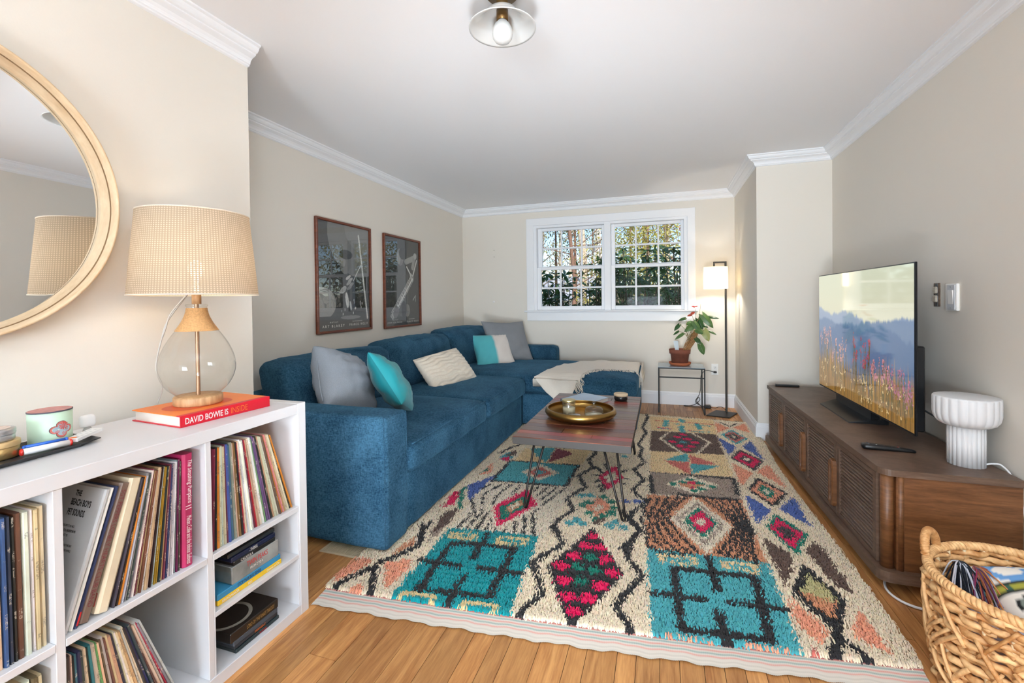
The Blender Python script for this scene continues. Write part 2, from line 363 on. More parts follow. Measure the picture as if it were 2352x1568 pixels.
# rear window behind the camera (source of the soft frontal daylight)
win2 = thing('window_2', (.15, YB, 1.35), None, None, kind='structure')
for q in ((-1.80, -1.75, .2, 2.2), (1.25, 1.30, .2, 2.2)): part('jamb', MB().bbox(q[0], q[1], YB-.02, YB+.02, q[2], q[3]), M_trim, win2)
for q in ((2.15, 2.24), (.16, .25)): part('rail', MB().bbox(-1.8, 1.3, YB-.02, YB+.02, q[0], q[1]), M_trim, win2)
# ---------------------------------------------------------------- rug
PAL = dict(Q=(8, 140, 146), T=(72, 160, 168), K=(40, 38, 40), C=(208, 186, 138), A=(224, 211, 190), P=(224, 152, 122), O=(200, 138, 102), R=(216, 8, 82), G=(8, 118, 98), W=(152, 134, 120), B=(96, 74, 64), U=(74, 98, 164), Y=(224, 198, 152), V=(198, 106, 96), M=(136, 60, 72), E=(62, 58, 60), H=(186, 178, 128))
RUG=[('Q',0,[(-1.056,2.126),(-.588,2.189),(-.543,1.539),(-1.037,1.496)]),
('K',0.034,[(-.98,1.996),(-.67,2.041),(-.654,1.67),(-.955,1.631),(-.98,1.996)]),
('K',0.034,[(-.841,2.128),(-.831,2.013),(-.826,1.902)]),
('K',0.034,[(-1.052,1.82),(-.863,1.829)]),
('K',0.034,[(-.774,1.839),(-.58,1.853)]),
('K',0.034,[(-.809,1.771),(-.81,1.656),(-.798,1.547)]),
('C',0.024,[(-1.017,2.082),(-.895,2.103),(-.889,2.06),(-1.012,2.037),(-1.017,2.082)]),
('C',0.024,[(-.764,2.113),(-.634,2.13),(-.636,2.087),(-.765,2.062),(-.764,2.113)]),
('C',0.024,[(-1.001,1.587),(-.872,1.602),(-.863,1.55),(-.989,1.529),(-1.001,1.587)]),
('C',0.024,[(-.738,1.607),(-.616,1.626),(-.603,1.561),(-.73,1.547),(-.738,1.607)]),
('P',0,[(-1.358,1.739),(-1.265,1.771),(-1.256,1.715),(-1.317,1.555),(-1.355,1.649)]),
('P',0,[(-1.192,1.758),(-1.091,1.821),(-1.072,1.724),(-1.085,1.581)]),
('P',0,[(-1.228,1.536),(-1.2,1.596),(-1.16,1.523),(-1.206,1.499)]),
('O',0,[(-1.206,1.878),(-1.184,2.008),(-1.151,1.922),(-1.201,1.819)]),
('K',0.03,[(-1.298,1.51),(-1.267,1.63),(-1.223,1.701),(-1.222,1.756),(-1.174,1.827),(-1.131,1.915),(-1.155,2.016),(-1.209,2.112)]),
('K',0.03,[(-1.098,1.495),(-1.158,1.609),(-1.21,1.705)]),
('W',0,[(-1.141,2.067),(-1.102,2.249),(-1.072,2.187),(-1.078,2.127),(-1.092,1.947),(-1.105,2.002)]),
('K',0.026,[(-.522,3.548),(-.487,3.507),(-.515,3.328),(-.463,3.167),(-.532,3.006),(-.455,2.831),(-.542,2.645),(-.478,2.506),(-.553,2.331),(-.51,2.24)]),
('K',0.028,[(-.565,2.315),(-.462,2.147),(-.558,1.953),(-.51,1.863),(-.462,1.754),(-.5,1.649),(-.518,1.575)]),
('K',0.026,[(-.161,4.922),(-.135,4.676),(-.177,4.294),(-.137,4.141),(-.181,3.781),(-.146,3.687),(-.161,3.515),(-.125,3.393),(-.188,3.212),(-.119,3.049),(-.176,2.885),(-.13,2.779),(-.086,2.749),(-.158,2.569),(-.164,2.495),(-.103,2.39),(-.137,2.278),(-.157,2.16)]),
('K',0.028,[(-.211,2.573),(-.164,2.462),(-.104,2.382),(-.181,2.184),(-.13,2.072),(-.086,1.994),(-.113,1.932),(-.182,1.765),(-.137,1.694),(-.09,1.594)]),
('K',0,[(-.344,2.349),(-.162,1.981),(-.32,1.585),(-.491,1.949)]),
('R',0,[(-.367,2.252),(-.33,2.215),(-.293,2.252),(-.33,2.289)]),
('R',0,[(-.357,2.225),(-.303,2.225),(-.303,2.279),(-.357,2.279)]),
('R',0,[(-.396,2.157),(-.359,2.12),(-.322,2.157),(-.359,2.194)]),
('R',0,[(-.386,2.13),(-.332,2.13),(-.332,2.184),(-.386,2.184)]),
('R',0,[(-.323,2.159),(-.286,2.122),(-.249,2.159),(-.286,2.196)]),
('R',0,[(-.313,2.132),(-.259,2.132),(-.259,2.186),(-.313,2.186)]),
('R',0,[(-.429,2.06),(-.392,2.023),(-.355,2.06),(-.392,2.097)]),
('R',0,[(-.419,2.033),(-.365,2.033),(-.365,2.087),(-.419,2.087)]),
('R',0,[(-.467,1.962),(-.43,1.925),(-.393,1.962),(-.43,1.999)]),
('R',0,[(-.457,1.935),(-.403,1.935),(-.403,1.989),(-.457,1.989)]),
('R',0,[(-.288,2.072),(-.251,2.035),(-.214,2.072),(-.251,2.109)]),
('R',0,[(-.278,2.045),(-.224,2.045),(-.224,2.099),(-.278,2.099)]),
('R',0,[(-.247,1.978),(-.21,1.941),(-.173,1.978),(-.21,2.015)]),
('R',0,[(-.237,1.951),(-.183,1.951),(-.183,2.005),(-.237,2.005)]),
('R',0,[(-.437,1.865),(-.4,1.828),(-.363,1.865),(-.4,1.902)]),
('R',0,[(-.427,1.838),(-.373,1.838),(-.373,1.892),(-.427,1.892)]),
('R',0,[(-.288,1.871),(-.251,1.834),(-.214,1.871),(-.251,1.908)]),
('R',0,[(-.278,1.844),(-.224,1.844),(-.224,1.898),(-.278,1.898)]),
('R',0,[(-.398,1.765),(-.361,1.728),(-.324,1.765),(-.361,1.802)]),
('R',0,[(-.388,1.738),(-.334,1.738),(-.334,1.792),(-.388,1.792)]),
('R',0,[(-.323,1.779),(-.286,1.742),(-.249,1.779),(-.286,1.816)]),
('R',0,[(-.313,1.752),(-.259,1.752),(-.259,1.806),(-.313,1.806)]),
('R',0,[(-.36,1.686),(-.323,1.649),(-.286,1.686),(-.323,1.723)]),
('R',0,[(-.35,1.659),(-.296,1.659),(-.296,1.713),(-.35,1.713)]),
('G',0,[(-.354,2.069),(-.321,2.036),(-.288,2.069),(-.321,2.102)]),
('G',0,[(-.345,2.045),(-.297,2.045),(-.297,2.093),(-.345,2.093)]),
('G',0,[(-.393,1.978),(-.36,1.945),(-.327,1.978),(-.36,2.011)]),
('G',0,[(-.384,1.954),(-.336,1.954),(-.336,2.002),(-.384,2.002)]),
('G',0,[(-.324,1.976),(-.291,1.943),(-.258,1.976),(-.291,2.009)]),
('G',0,[(-.315,1.952),(-.267,1.952),(-.267,2.0),(-.315,2.0)]),
('G',0,[(-.364,1.881),(-.331,1.848),(-.298,1.881),(-.331,1.914)]),
('G',0,[(-.355,1.857),(-.307,1.857),(-.307,1.905),(-.355,1.905)]),
('K',0.024,[(-.332,3.027),(-.448,3.192)]),
('K',0.024,[(-.332,3.027),(-.443,3.052)]),
('K',0.024,[(-.332,3.027),(-.413,2.93)]),
('K',0.024,[(-.332,3.027),(-.382,2.852)]),
('K',0.024,[(-.332,3.027),(-.245,3.19)]),
('K',0.024,[(-.332,3.027),(-.228,3.04)]),
('K',0.024,[(-.332,3.027),(-.234,2.948)]),
('K',0.024,[(-.332,3.027),(-.289,3.282)]),
('K',0.024,[(-.332,3.027),(-.392,3.274)]),
('K',0.024,[(-.332,3.027),(-.355,2.794)]),
('R',0,[(-.324,3.261),(-.246,3.053),(-.321,2.829),(-.404,3.025)]),
('A',0,[(-.321,3.157),(-.282,3.042),(-.324,2.921),(-.371,3.035)]),
('T',0,[(-.494,2.706),(-.464,2.676),(-.434,2.706),(-.464,2.736)]),
('T',0,[(-.486,2.684),(-.442,2.684),(-.442,2.728),(-.486,2.728)]),
('T',0,[(-.439,2.723),(-.409,2.693),(-.379,2.723),(-.409,2.753)]),
('T',0,[(-.431,2.701),(-.387,2.701),(-.387,2.745),(-.431,2.745)]),
('T',0,[(-.503,2.355),(-.473,2.325),(-.443,2.355),(-.473,2.385)]),
('T',0,[(-.495,2.333),(-.451,2.333),(-.451,2.377),(-.495,2.377)]),
('T',0,[(-.472,2.401),(-.442,2.371),(-.412,2.401),(-.442,2.431)]),
('T',0,[(-.464,2.379),(-.42,2.379),(-.42,2.423),(-.464,2.423)]),
('T',0,[(-.434,2.364),(-.404,2.334),(-.374,2.364),(-.404,2.394)]),
('T',0,[(-.426,2.342),(-.382,2.342),(-.382,2.386),(-.426,2.386)]),
('T',0,[(-.291,2.384),(-.261,2.354),(-.231,2.384),(-.261,2.414)]),
('T',0,[(-.283,2.362),(-.239,2.362),(-.239,2.406),(-.283,2.406)]),
('T',0,[(-.269,2.432),(-.239,2.402),(-.209,2.432),(-.239,2.462)]),
('T',0,[(-.261,2.41),(-.217,2.41),(-.217,2.454),(-.261,2.454)]),
('T',0,[(-.222,2.388),(-.192,2.358),(-.162,2.388),(-.192,2.418)]),
('T',0,[(-.214,2.366),(-.17,2.366),(-.17,2.41),(-.214,2.41)]),
('T',0,[(-.465,3.574),(-.435,3.544),(-.405,3.574),(-.435,3.604)]),
('T',0,[(-.457,3.552),(-.413,3.552),(-.413,3.596),(-.457,3.596)]),
('T',0,[(-.304,3.469),(-.274,3.439),(-.244,3.469),(-.274,3.499)]),
('T',0,[(-.296,3.447),(-.252,3.447),(-.252,3.491),(-.296,3.491)]),
('U',0,[(-.234,2.701),(-.204,2.671),(-.174,2.701),(-.204,2.731)]),
('U',0,[(-.226,2.679),(-.182,2.679),(-.182,2.723),(-.226,2.723)]),
('U',0,[(-.175,2.719),(-.145,2.689),(-.115,2.719),(-.145,2.749)]),
('U',0,[(-.167,2.697),(-.123,2.697),(-.123,2.741),(-.167,2.741)]),
('P',0,[(-.358,2.715),(-.26,2.599),(-.337,2.458),(-.422,2.564)]),
('A',0,[(-.353,2.628),(-.312,2.584),(-.345,2.52),(-.38,2.563)]),
('G',0,[(-.364,2.722),(-.334,2.692),(-.304,2.722),(-.334,2.752)]),
('G',0,[(-.356,2.7),(-.312,2.7),(-.312,2.744),(-.356,2.744)]),
('G',0,[(-.312,2.671),(-.282,2.641),(-.252,2.671),(-.282,2.701)]),
('G',0,[(-.304,2.649),(-.26,2.649),(-.26,2.693),(-.304,2.693)]),
('G',0,[(-.287,2.6),(-.257,2.57),(-.227,2.6),(-.257,2.63)]),
('G',0,[(-.279,2.578),(-.235,2.578),(-.235,2.622),(-.279,2.622)]),
('G',0,[(-.299,2.536),(-.269,2.506),(-.239,2.536),(-.269,2.566)]),
('G',0,[(-.291,2.514),(-.247,2.514),(-.247,2.558),(-.291,2.558)]),
('G',0,[(-.333,2.487),(-.303,2.457),(-.273,2.487),(-.303,2.517)]),
('G',0,[(-.325,2.465),(-.281,2.465),(-.281,2.509),(-.325,2.509)]),
('G',0,[(-.37,2.442),(-.34,2.412),(-.31,2.442),(-.34,2.472)]),
('G',0,[(-.362,2.42),(-.318,2.42),(-.318,2.464),(-.362,2.464)]),
('G',0,[(-.418,2.494),(-.388,2.464),(-.358,2.494),(-.388,2.524)]),
('G',0,[(-.41,2.472),(-.366,2.472),(-.366,2.516),(-.41,2.516)]),
('G',0,[(-.467,2.581),(-.437,2.551),(-.407,2.581),(-.437,2.611)]),
('G',0,[(-.459,2.559),(-.415,2.559),(-.415,2.603),(-.459,2.603)]),
('G',0,[(-.438,2.626),(-.408,2.596),(-.378,2.626),(-.408,2.656)]),
('G',0,[(-.43,2.604),(-.386,2.604),(-.386,2.648),(-.43,2.648)]),
('B',0,[(-.364,2.397),(-.334,2.367),(-.304,2.397),(-.334,2.427)]),
('B',0,[(-.356,2.375),(-.312,2.375),(-.312,2.419),(-.356,2.419)]),
('B',0,[(-.342,2.44),(-.312,2.41),(-.282,2.44),(-.312,2.47)]),
('B',0,[(-.334,2.418),(-.29,2.418),(-.29,2.462),(-.334,2.462)]),
('A',0,[(-1.064,2.72),(-.53,2.811),(-.567,2.183),(-1.051,2.13)]),
('K',0.016,[(-1.043,2.711),(-1.115,2.534),(-.997,2.336),(-1.011,2.142)]),
('K',0.016,[(-.983,2.72),(-1.034,2.551),(-.958,2.348),(-.961,2.148)]),
('K',0.016,[(-.923,2.729),(-.953,2.567),(-.92,2.359),(-.911,2.153)]),
('K',0.016,[(-.864,2.738),(-.873,2.583),(-.882,2.371),(-.862,2.159)]),
('K',0.016,[(-.805,2.747),(-.824,2.59),(-.843,2.382),(-.813,2.164)]),
('K',0.016,[(-.746,2.755),(-.776,2.596),(-.805,2.394),(-.765,2.169)]),
('K',0.016,[(-.688,2.764),(-.728,2.603),(-.767,2.405),(-.717,2.175)]),
('K',0.016,[(-.631,2.773),(-.68,2.609),(-.729,2.417),(-.669,2.18)]),
('K',0.016,[(-.574,2.781),(-.633,2.616),(-.69,2.428),(-.622,2.185)]),
('A',0,[(-.815,2.749),(-.655,2.532),(-.792,2.152),(-.946,2.397)]),
('R',0,[(-.804,2.71),(-.692,2.509),(-.818,2.201),(-.918,2.425)]),
('G',0,[(-.788,2.619),(-.736,2.496),(-.82,2.271),(-.886,2.411)]),
('O',0,[(-.792,2.566),(-.763,2.488),(-.819,2.356),(-.843,2.428)]),
('A',0,[(-.804,2.524),(-.785,2.481),(-.813,2.403),(-.827,2.445)]),
('T',0,[(-1.067,3.146),(-.563,3.199),(-.577,2.82),(-1.063,2.766)]),
('K',0.022,[(-1.067,3.146),(-.563,3.199),(-.576,2.815),(-1.061,2.76),(-1.067,3.146)]),
('A',0,[(-.823,3.141),(-.664,3.012),(-.772,2.852),(-.925,2.952)]),
('V',0,[(-.815,3.089),(-.711,2.998),(-.784,2.895),(-.878,2.966)]),
('T',0,[(-.809,3.038),(-.759,2.991),(-.796,2.94),(-.837,2.978)]),
('Y',0,[(-1.034,3.45),(-.525,3.552),(-.551,3.203),(-1.042,3.153)]),
('T',0,[(-.993,3.452),(-.807,3.519),(-.796,3.177),(-.897,3.288)]),
('M',0,[(-.803,3.52),(-.637,3.425),(-.786,3.169)]),
('T',0,[(-1.169,3.196),(-1.13,3.333),(-1.059,3.207),(-1.111,3.113)]),
('B',0,[(-1.115,2.035),(-1.16,2.242),(-1.102,2.374),(-1.077,2.162)]),
('R',0,[(-1.2,2.321),(-1.227,2.542),(-1.184,2.541),(-1.146,2.373)]),
('G',0.025,[(-1.097,2.352),(-1.179,2.556),(-1.18,2.612)]),
('U',0,[(-1.18,2.641),(-1.073,2.858),(-1.081,2.441)]),
('P',0,[(-1.177,2.828),(-1.18,3.074),(-1.113,2.897)]),
('G',0,[(-1.178,2.877),(-1.167,2.985),(-1.148,2.903)]),
('R',0,[(-1.156,3.159),(-1.098,3.237),(-1.074,3.124)]),
('B',0,[(-1.13,3.248),(-1.103,3.385),(-1.064,3.309),(-1.091,3.218)]),
('K',0.025,[(-1.196,3.271),(-1.157,3.415),(-1.101,3.524)]),
('K',0.025,[(-1.171,2.0),(-1.172,2.055),(-1.178,2.152)]),
('T',0,[(-.072,2.224),(.435,2.258),(.437,1.608),(-.04,1.565)]),
('K',0.036,[(.047,2.091),(.361,2.121),(.352,1.739),(.059,1.703),(.047,2.091)]),
('K',0.034,[(.193,2.221),(.201,2.104),(.211,1.986)]),
('K',0.034,[(-.046,1.892),(.152,1.91)]),
('K',0.034,[(.244,1.925),(.432,1.938)]),
('K',0.036,[(.198,1.844),(.205,1.738),(.205,1.609)]),
('Y',0.024,[(-.005,2.183),(.135,2.197),(.132,2.141),(-.009,2.134),(-.005,2.183)]),
('Y',0.024,[(.25,2.201),(.377,2.216),(.38,2.165),(.254,2.161),(.25,2.201)]),
('P',0.026,[(.016,1.652),(.148,1.669),(.145,1.609),(.022,1.601),(.016,1.652)]),
('P',0.026,[(.272,1.686),(.396,1.701),(.39,1.632),(.272,1.623),(.272,1.686)]),
('B',0,[(.463,2.487),(.556,2.363),(.538,2.266),(.47,2.091),(.458,2.302)]),
('B',0,[(.689,2.526),(.714,2.444),(.717,2.118),(.666,2.142),(.628,2.392)]),
('O',0,[(.584,2.268),(.656,2.062),(.574,1.891),(.494,2.059)]),
('H',0,[(.584,2.245),(.648,2.069),(.617,2.031),(.513,2.075)]),
('K',0.03,[(.582,2.262),(.654,2.057),(.573,1.887),(.496,2.06),(.582,2.262)]),
('K',0.034,[(.59,1.92),(.542,1.757),(.488,1.61)]),
('K',0.03,[(.573,1.83),(.607,1.777),(.655,1.651)]),
('P',0,[(.461,2.029),(.542,1.873),(.509,1.76),(.455,1.862)]),
('V',0,[(.473,1.756),(.489,1.701),(.464,1.661)]),
('P',0,[(.693,2.028),(.703,1.878),(.718,1.779),(.618,1.859)]),
('P',0,[(.574,1.754),(.605,1.658),(.542,1.656)]),
('V',0,[(.655,1.74),(.704,1.689),(.662,1.687)]),
('O',0,[(-.091,2.834),(.438,2.906),(.433,2.248),(-.079,2.229)]),
('K',0.018,[(.136,2.873),(.037,2.666),(.02,2.539),(.075,2.403),(.149,2.254)]),
('K',0.018,[(.224,2.87),(.335,2.681),(.357,2.562),(.296,2.41),(.235,2.263)]),
('K',0.018,[(.082,2.848),(-.0,2.623),(-.006,2.508),(.039,2.363),(.117,2.235)]),
('K',0.018,[(.271,2.877),(.357,2.682),(.375,2.557),(.319,2.388),(.274,2.256)]),
('K',0.018,[(.028,2.823),(-.037,2.581),(-.031,2.478),(.003,2.325),(.086,2.217)]),
('K',0.018,[(.318,2.884),(.379,2.683),(.393,2.552),(.342,2.367),(.313,2.249)]),
('K',0.018,[(-.025,2.798),(-.073,2.54),(-.055,2.448),(-.031,2.287),(.055,2.199)]),
('K',0.018,[(.364,2.891),(.401,2.684),(.41,2.546),(.365,2.347),(.35,2.242)]),
('K',0.018,[(-.078,2.774),(-.108,2.5),(-.079,2.419),(-.065,2.25),(.024,2.181)]),
('K',0.018,[(.41,2.898),(.423,2.684),(.427,2.541),(.387,2.327),(.387,2.235)]),
('A',0,[(.176,2.877),(.338,2.556),(.191,2.249),(.03,2.554)]),
('W',0,[(.187,2.803),(.296,2.56),(.185,2.328),(.061,2.563)]),
('A',0,[(.185,2.769),(.281,2.561),(.185,2.357),(.076,2.562)]),
('G',0,[(.188,2.744),(.265,2.568),(.186,2.391),(.098,2.551)]),
('R',0,[(.197,2.695),(.245,2.562),(.184,2.431),(.122,2.587)]),
('A',0,[(.189,2.62),(.212,2.563),(.182,2.499),(.155,2.557)]),
('W',0,[(-.083,3.224),(.439,3.267),(.443,2.922),(-.086,2.836)]),
('K',0.028,[(-.076,3.216),(.066,3.23),(.216,3.219),(.436,3.24)]),
('K',0.028,[(-.081,3.131),(-.063,2.872)]),
('K',0.028,[(.438,3.215),(.429,2.989)]),
('K',0.028,[(.07,2.897),(.192,2.882),(.433,2.912)]),
('A',0,[(.178,3.208),(.342,3.103),(.189,2.918),(.013,3.021)]),
('O',0,[(.18,3.129),(.265,3.08),(.176,2.982),(.086,3.043)]),
('G',0,[(.144,3.145),(.174,3.115),(.204,3.145),(.174,3.175)]),
('G',0,[(.152,3.123),(.196,3.123),(.196,3.167),(.152,3.167)]),
('G',0,[(.037,3.037),(.067,3.007),(.097,3.037),(.067,3.067)]),
('G',0,[(.045,3.015),(.089,3.015),(.089,3.059),(.045,3.059)]),
('G',0,[(.201,3.094),(.231,3.064),(.261,3.094),(.231,3.124)]),
('G',0,[(.209,3.072),(.253,3.072),(.253,3.116),(.209,3.116)]),
('G',0,[(.262,3.064),(.292,3.034),(.322,3.064),(.292,3.094)]),
('G',0,[(.27,3.042),(.314,3.042),(.314,3.086),(.27,3.086)]),
('G',0,[(.2,3.006),(.23,2.976),(.26,3.006),(.23,3.036)]),
('G',0,[(.208,2.984),(.252,2.984),(.252,3.028),(.208,3.028)]),
('G',0,[(.151,2.968),(.181,2.938),(.211,2.968),(.181,2.998)]),
('G',0,[(.159,2.946),(.203,2.946),(.203,2.99),(.159,2.99)]),
('G',0,[(.093,3.087),(.123,3.057),(.153,3.087),(.123,3.117)]),
('G',0,[(.101,3.065),(.145,3.065),(.145,3.109),(.101,3.109)]),
('R',0,[(.154,3.093),(.209,3.121),(.201,3.085),(.158,3.064)]),
('R',0,[(.15,3.021),(.197,3.024),(.189,3.001),(.16,2.997)]),
('Y',0,[(-.085,3.655),(.439,3.712),(.439,3.267),(-.082,3.205)]),
('V',0,[(.186,3.639),(.378,3.473),(.192,3.443)]),
('V',0,[(.009,3.464),(.18,3.471),(.182,3.227)]),
('T',0,[(.016,3.477),(.177,3.671),(.18,3.471)]),
('T',0,[(.19,3.443),(.38,3.462),(.186,3.243)]),
('B',0,[(-.097,4.216),(.448,4.245),(.439,3.712),(-.093,3.653)]),
('A',0.02,[(.073,4.265),(-.02,3.993),(.147,3.651)]),
('A',0.02,[(.224,4.275),(.368,3.992),(.241,3.678)]),
('E',0,[(.173,4.254),(.31,3.976),(.177,3.678),(.016,3.947)]),
('R',0,[(.08,4.076),(.118,4.038),(.156,4.076),(.118,4.114)]),
('R',0,[(.091,4.049),(.145,4.049),(.145,4.103),(.091,4.103)]),
('R',0,[(.127,4.165),(.165,4.127),(.203,4.165),(.165,4.203)]),
('R',0,[(.138,4.138),(.192,4.138),(.192,4.192),(.138,4.192)]),
('R',0,[(.037,3.935),(.075,3.897),(.113,3.935),(.075,3.973)]),
('R',0,[(.048,3.908),(.102,3.908),(.102,3.962),(.048,3.962)]),
('R',0,[(.161,4.042),(.199,4.004),(.237,4.042),(.199,4.08)]),
('R',0,[(.172,4.015),(.226,4.015),(.226,4.069),(.172,4.069)]),
('R',0,[(.091,3.838),(.129,3.8),(.167,3.838),(.129,3.876)]),
('R',0,[(.102,3.811),(.156,3.811),(.156,3.865),(.102,3.865)]),
('R',0,[(.21,3.958),(.248,3.92),(.286,3.958),(.248,3.996)]),
('R',0,[(.221,3.931),(.275,3.931),(.275,3.985),(.221,3.985)]),
('R',0,[(.177,3.848),(.215,3.81),(.253,3.848),(.215,3.886)]),
('R',0,[(.188,3.821),(.242,3.821),(.242,3.875),(.188,3.875)]),
('R',0,[(.136,3.755),(.174,3.717),(.212,3.755),(.174,3.793)]),
('R',0,[(.147,3.728),(.201,3.728),(.201,3.782),(.147,3.782)]),
('T',0,[(.13,3.946),(.16,3.916),(.19,3.946),(.16,3.976)]),
('T',0,[(.138,3.924),(.182,3.924),(.182,3.968),(.138,3.968)]),
('Y',0,[(-.122,4.72),(.464,4.725),(.448,4.245),(-.097,4.233)]),
('V',0.02,[(-.058,4.58),(.188,4.592),(.44,4.572)]),
('R',0.014,[(-.047,4.331),(.1,4.321)]),
('R',0.014,[(.225,4.308),(.373,4.302)]),
('T',0.045,[(.039,4.607),(.028,4.403)]),
('T',0.045,[(.173,4.683),(.183,4.591)]),
('T',0.045,[(.309,4.553),(.322,4.384)]),
('T',0.045,[(.172,4.426),(.165,4.258)]),
('T',0.016,[(.078,4.524),(.166,4.495)]),
('T',0.016,[(.228,4.512),(.417,4.513)]),
('T',0.016,[(-.046,4.314),(.065,4.312)]),
('T',0.016,[(.225,4.291),(.414,4.304)]),
('A',0,[(.468,4.765),(.748,4.767),(.733,4.42),(.462,4.375)]),
('P',0,[(.467,4.67),(.573,4.489),(.456,4.284)]),
('P',0,[(.727,4.688),(.72,4.369),(.6,4.506)]),
('K',0.02,[(.519,4.666),(.589,4.544),(.656,4.669)]),
('T',0,[(.584,4.442),(.676,4.192),(.567,3.991),(.48,4.255)]),
('V',0,[(.582,4.386),(.651,4.199),(.569,4.048),(.504,4.246)]),
('E',0,[(.58,4.331),(.626,4.206),(.572,4.106),(.528,4.237)]),
('A',0,[(.578,4.269),(.599,4.214),(.575,4.17),(.555,4.228)]),
('U',0,[(.45,4.157),(.557,3.941),(.472,3.706)]),
('U',0,[(.686,4.144),(.701,3.666),(.596,3.94)]),
('E',0,[(.571,3.87),(.692,3.653),(.593,3.419),(.472,3.654)]),
('R',0,[(.573,3.826),(.67,3.652),(.591,3.465),(.494,3.653)]),
('E',0,[(.577,3.742),(.628,3.651),(.587,3.552),(.536,3.651)]),
('A',0,[(.58,3.698),(.606,3.65),(.584,3.598),(.558,3.65)]),
('P',0,[(.464,3.544),(.57,3.378),(.464,3.115)]),
('P',0,[(.706,3.577),(.723,3.168),(.596,3.405)]),
('K',0,[(.581,3.3),(.707,3.087),(.592,2.856),(.493,3.084)]),
('P',0,[(.584,3.252),(.682,3.086),(.592,2.906),(.515,3.084)]),
('G',0,[(.587,3.187),(.648,3.084),(.593,2.973),(.545,3.083)]),
('A',0,[(.591,3.125),(.616,3.083),(.593,3.037),(.573,3.082)]),
('U',0,[(.468,3.001),(.574,2.815),(.465,2.622)]),
('U',0,[(.728,3.042),(.72,2.667),(.616,2.84)]),
('G',0,[(.58,2.773),(.685,2.578),(.58,2.355),(.501,2.606)]),
('R',0,[(.582,2.722),(.659,2.578),(.582,2.413),(.523,2.599)]),
('E',0,[(.584,2.66),(.628,2.578),(.584,2.484),(.551,2.59)])]
RUGZ = .016
CN, CNR, CFR, CF = (-1.33, 1.452), (.776, 1.688), (.770, 4.73), (-1.33, 4.89)
def rug_xy(s, t):
    a = (CN[0]+(CNR[0]-CN[0])*s, CN[1]+(CNR[1]-CN[1])*s-.02*math.sin(math.pi*s)); b = (CF[0]+(CFR[0]-CF[0])*s, CF[1]+(CFR[1]-CF[1])*s)
    return a[0]+(b[0]-a[0])*t+.012*math.sin(t*9)*(1 if s > .5 else -1)*abs(2*s-1), a[1]+(b[1]-a[1])*t
def rug_colors(X, Y):
    n = len(X); X = X+rng.normal(0, .003, n); Y = Y+rng.normal(0, .004, n)
    out = np.tile(np.array(lin((226, 210, 184))), (n, 1)); out *= (1+.05*np.sin(Y*9+X*3))[:, None]
    for c, w, pts in RUG:
        col = np.array(lin(PAL[c])); p = np.array(pts); h = w/2 if w else 0
        bb = (X > p[:, 0].min()-h) & (X < p[:, 0].max()+h) & (Y > p[:, 1].min()-h) & (Y < p[:, 1].max()+h); ix = np.nonzero(bb)[0]
        if not len(ix): continue
        x = X[ix]; y = Y[ix]
        if w:
            m = np.zeros(len(ix), bool)
            for a, b in zip(p, p[1:]):
                d = b-a; t = np.clip(((x-a[0])*d[0]+(y-a[1])*d[1])/max(d@d, 1e-9), 0, 1); m |= (x-a[0]-t*d[0])**2+(y-a[1]-t*d[1])**2 < h*h
        else:
            m = np.zeros(len(ix), bool); q = np.roll(p, -1, 0)
            for a, b in zip(p, q):
                k = (a[1] > y) != (b[1] > y)
                with np.errstate(divide='ignore', invalid='ignore'): m ^= k & (x < (b[0]-a[0])*(y-a[1])/(b[1]-a[1])+a[0])
        out[ix[m]] = col
    return out
M_yarn = mat_attr('wool_yarn', .95, spec=.1, sheen=.15)
rug = thing('rug', (-.27, 3.2, 0), 'shaggy wool rug with turquoise panels, pink diamonds and black zigzags on oak floor', 'rug')
g = [[(*rug_xy(i/60, .019+.981*j/110), RUGZ-.004) for j in range(111)] for i in range(61)]
for i in range(61): g[i][0] = (*g[i][0][:2], .003); g[i][110] = (*g[i][110][:2], .003)
for j in range(111): g[0][j] = (*g[0][j][:2], .003); g[60][j] = (*g[60][j][:2], .003)
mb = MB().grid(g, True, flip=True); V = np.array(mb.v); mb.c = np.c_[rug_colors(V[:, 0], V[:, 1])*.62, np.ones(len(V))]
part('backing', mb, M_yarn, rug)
# pile: tens of thousands of single knots in weft rows, each a short bent blade of yarn
ROW, STEP = 110, 300
ss = (np.arange(STEP)+.5)/STEP; tt = (np.arange(ROW)+.5)/ROW
A, B_ = np.meshgrid(ss, tt); A = np.repeat(A.ravel(), 7); B_ = np.repeat(B_.ravel(), 7); n = len(A)
A = np.clip(A+rng.normal(0, .0022, n), .001, .999); B_ = B_+rng.normal(0, .20, n)/ROW; B_ = np.where(B_ < .0245, rng.uniform(.0245, .036, n), np.minimum(B_, .998))
ax = CN[0]+(CNR[0]-CN[0])*A; ay = CN[1]+(CNR[1]-CN[1])*A-.02*np.sin(np.pi*A); bx = CF[0]+(CFR[0]-CF[0])*A; by = CF[1]+(CFR[1]-CF[1])*A
X = ax+(bx-ax)*B_+.012*np.sin(B_*9)*np.where(A > .5, 1, -1)*np.abs(2*A-1); Y = ay+(by-ay)*B_
keep = ~((X < -1.25) & (Y > 2.0)) & ~((Y > 4.12) & (X < -.3)); X, Y = X[keep], Y[keep]; n = len(X)
C = rug_colors(X, Y); C *= rng.uniform(.98, 1.36, n)[:, None]; C = C*(1+rng.normal(0, .03, (n, 3)))
ang = rng.normal(-math.pi/2, .42, n); ang += .5*np.sin(X*7+Y*5)*.5
L0 = rng.uniform(.022, .040, n); L0 *= np.where(Y < CN[1]+(CNR[1]-CN[1])*(X-CN[0])/2.1+.13, .62, 1); L0 *= np.where(X > .74, .6, 1); wd = rng.uniform(.0017, .0029, n); hz = rng.uniform(.010, .021, n)
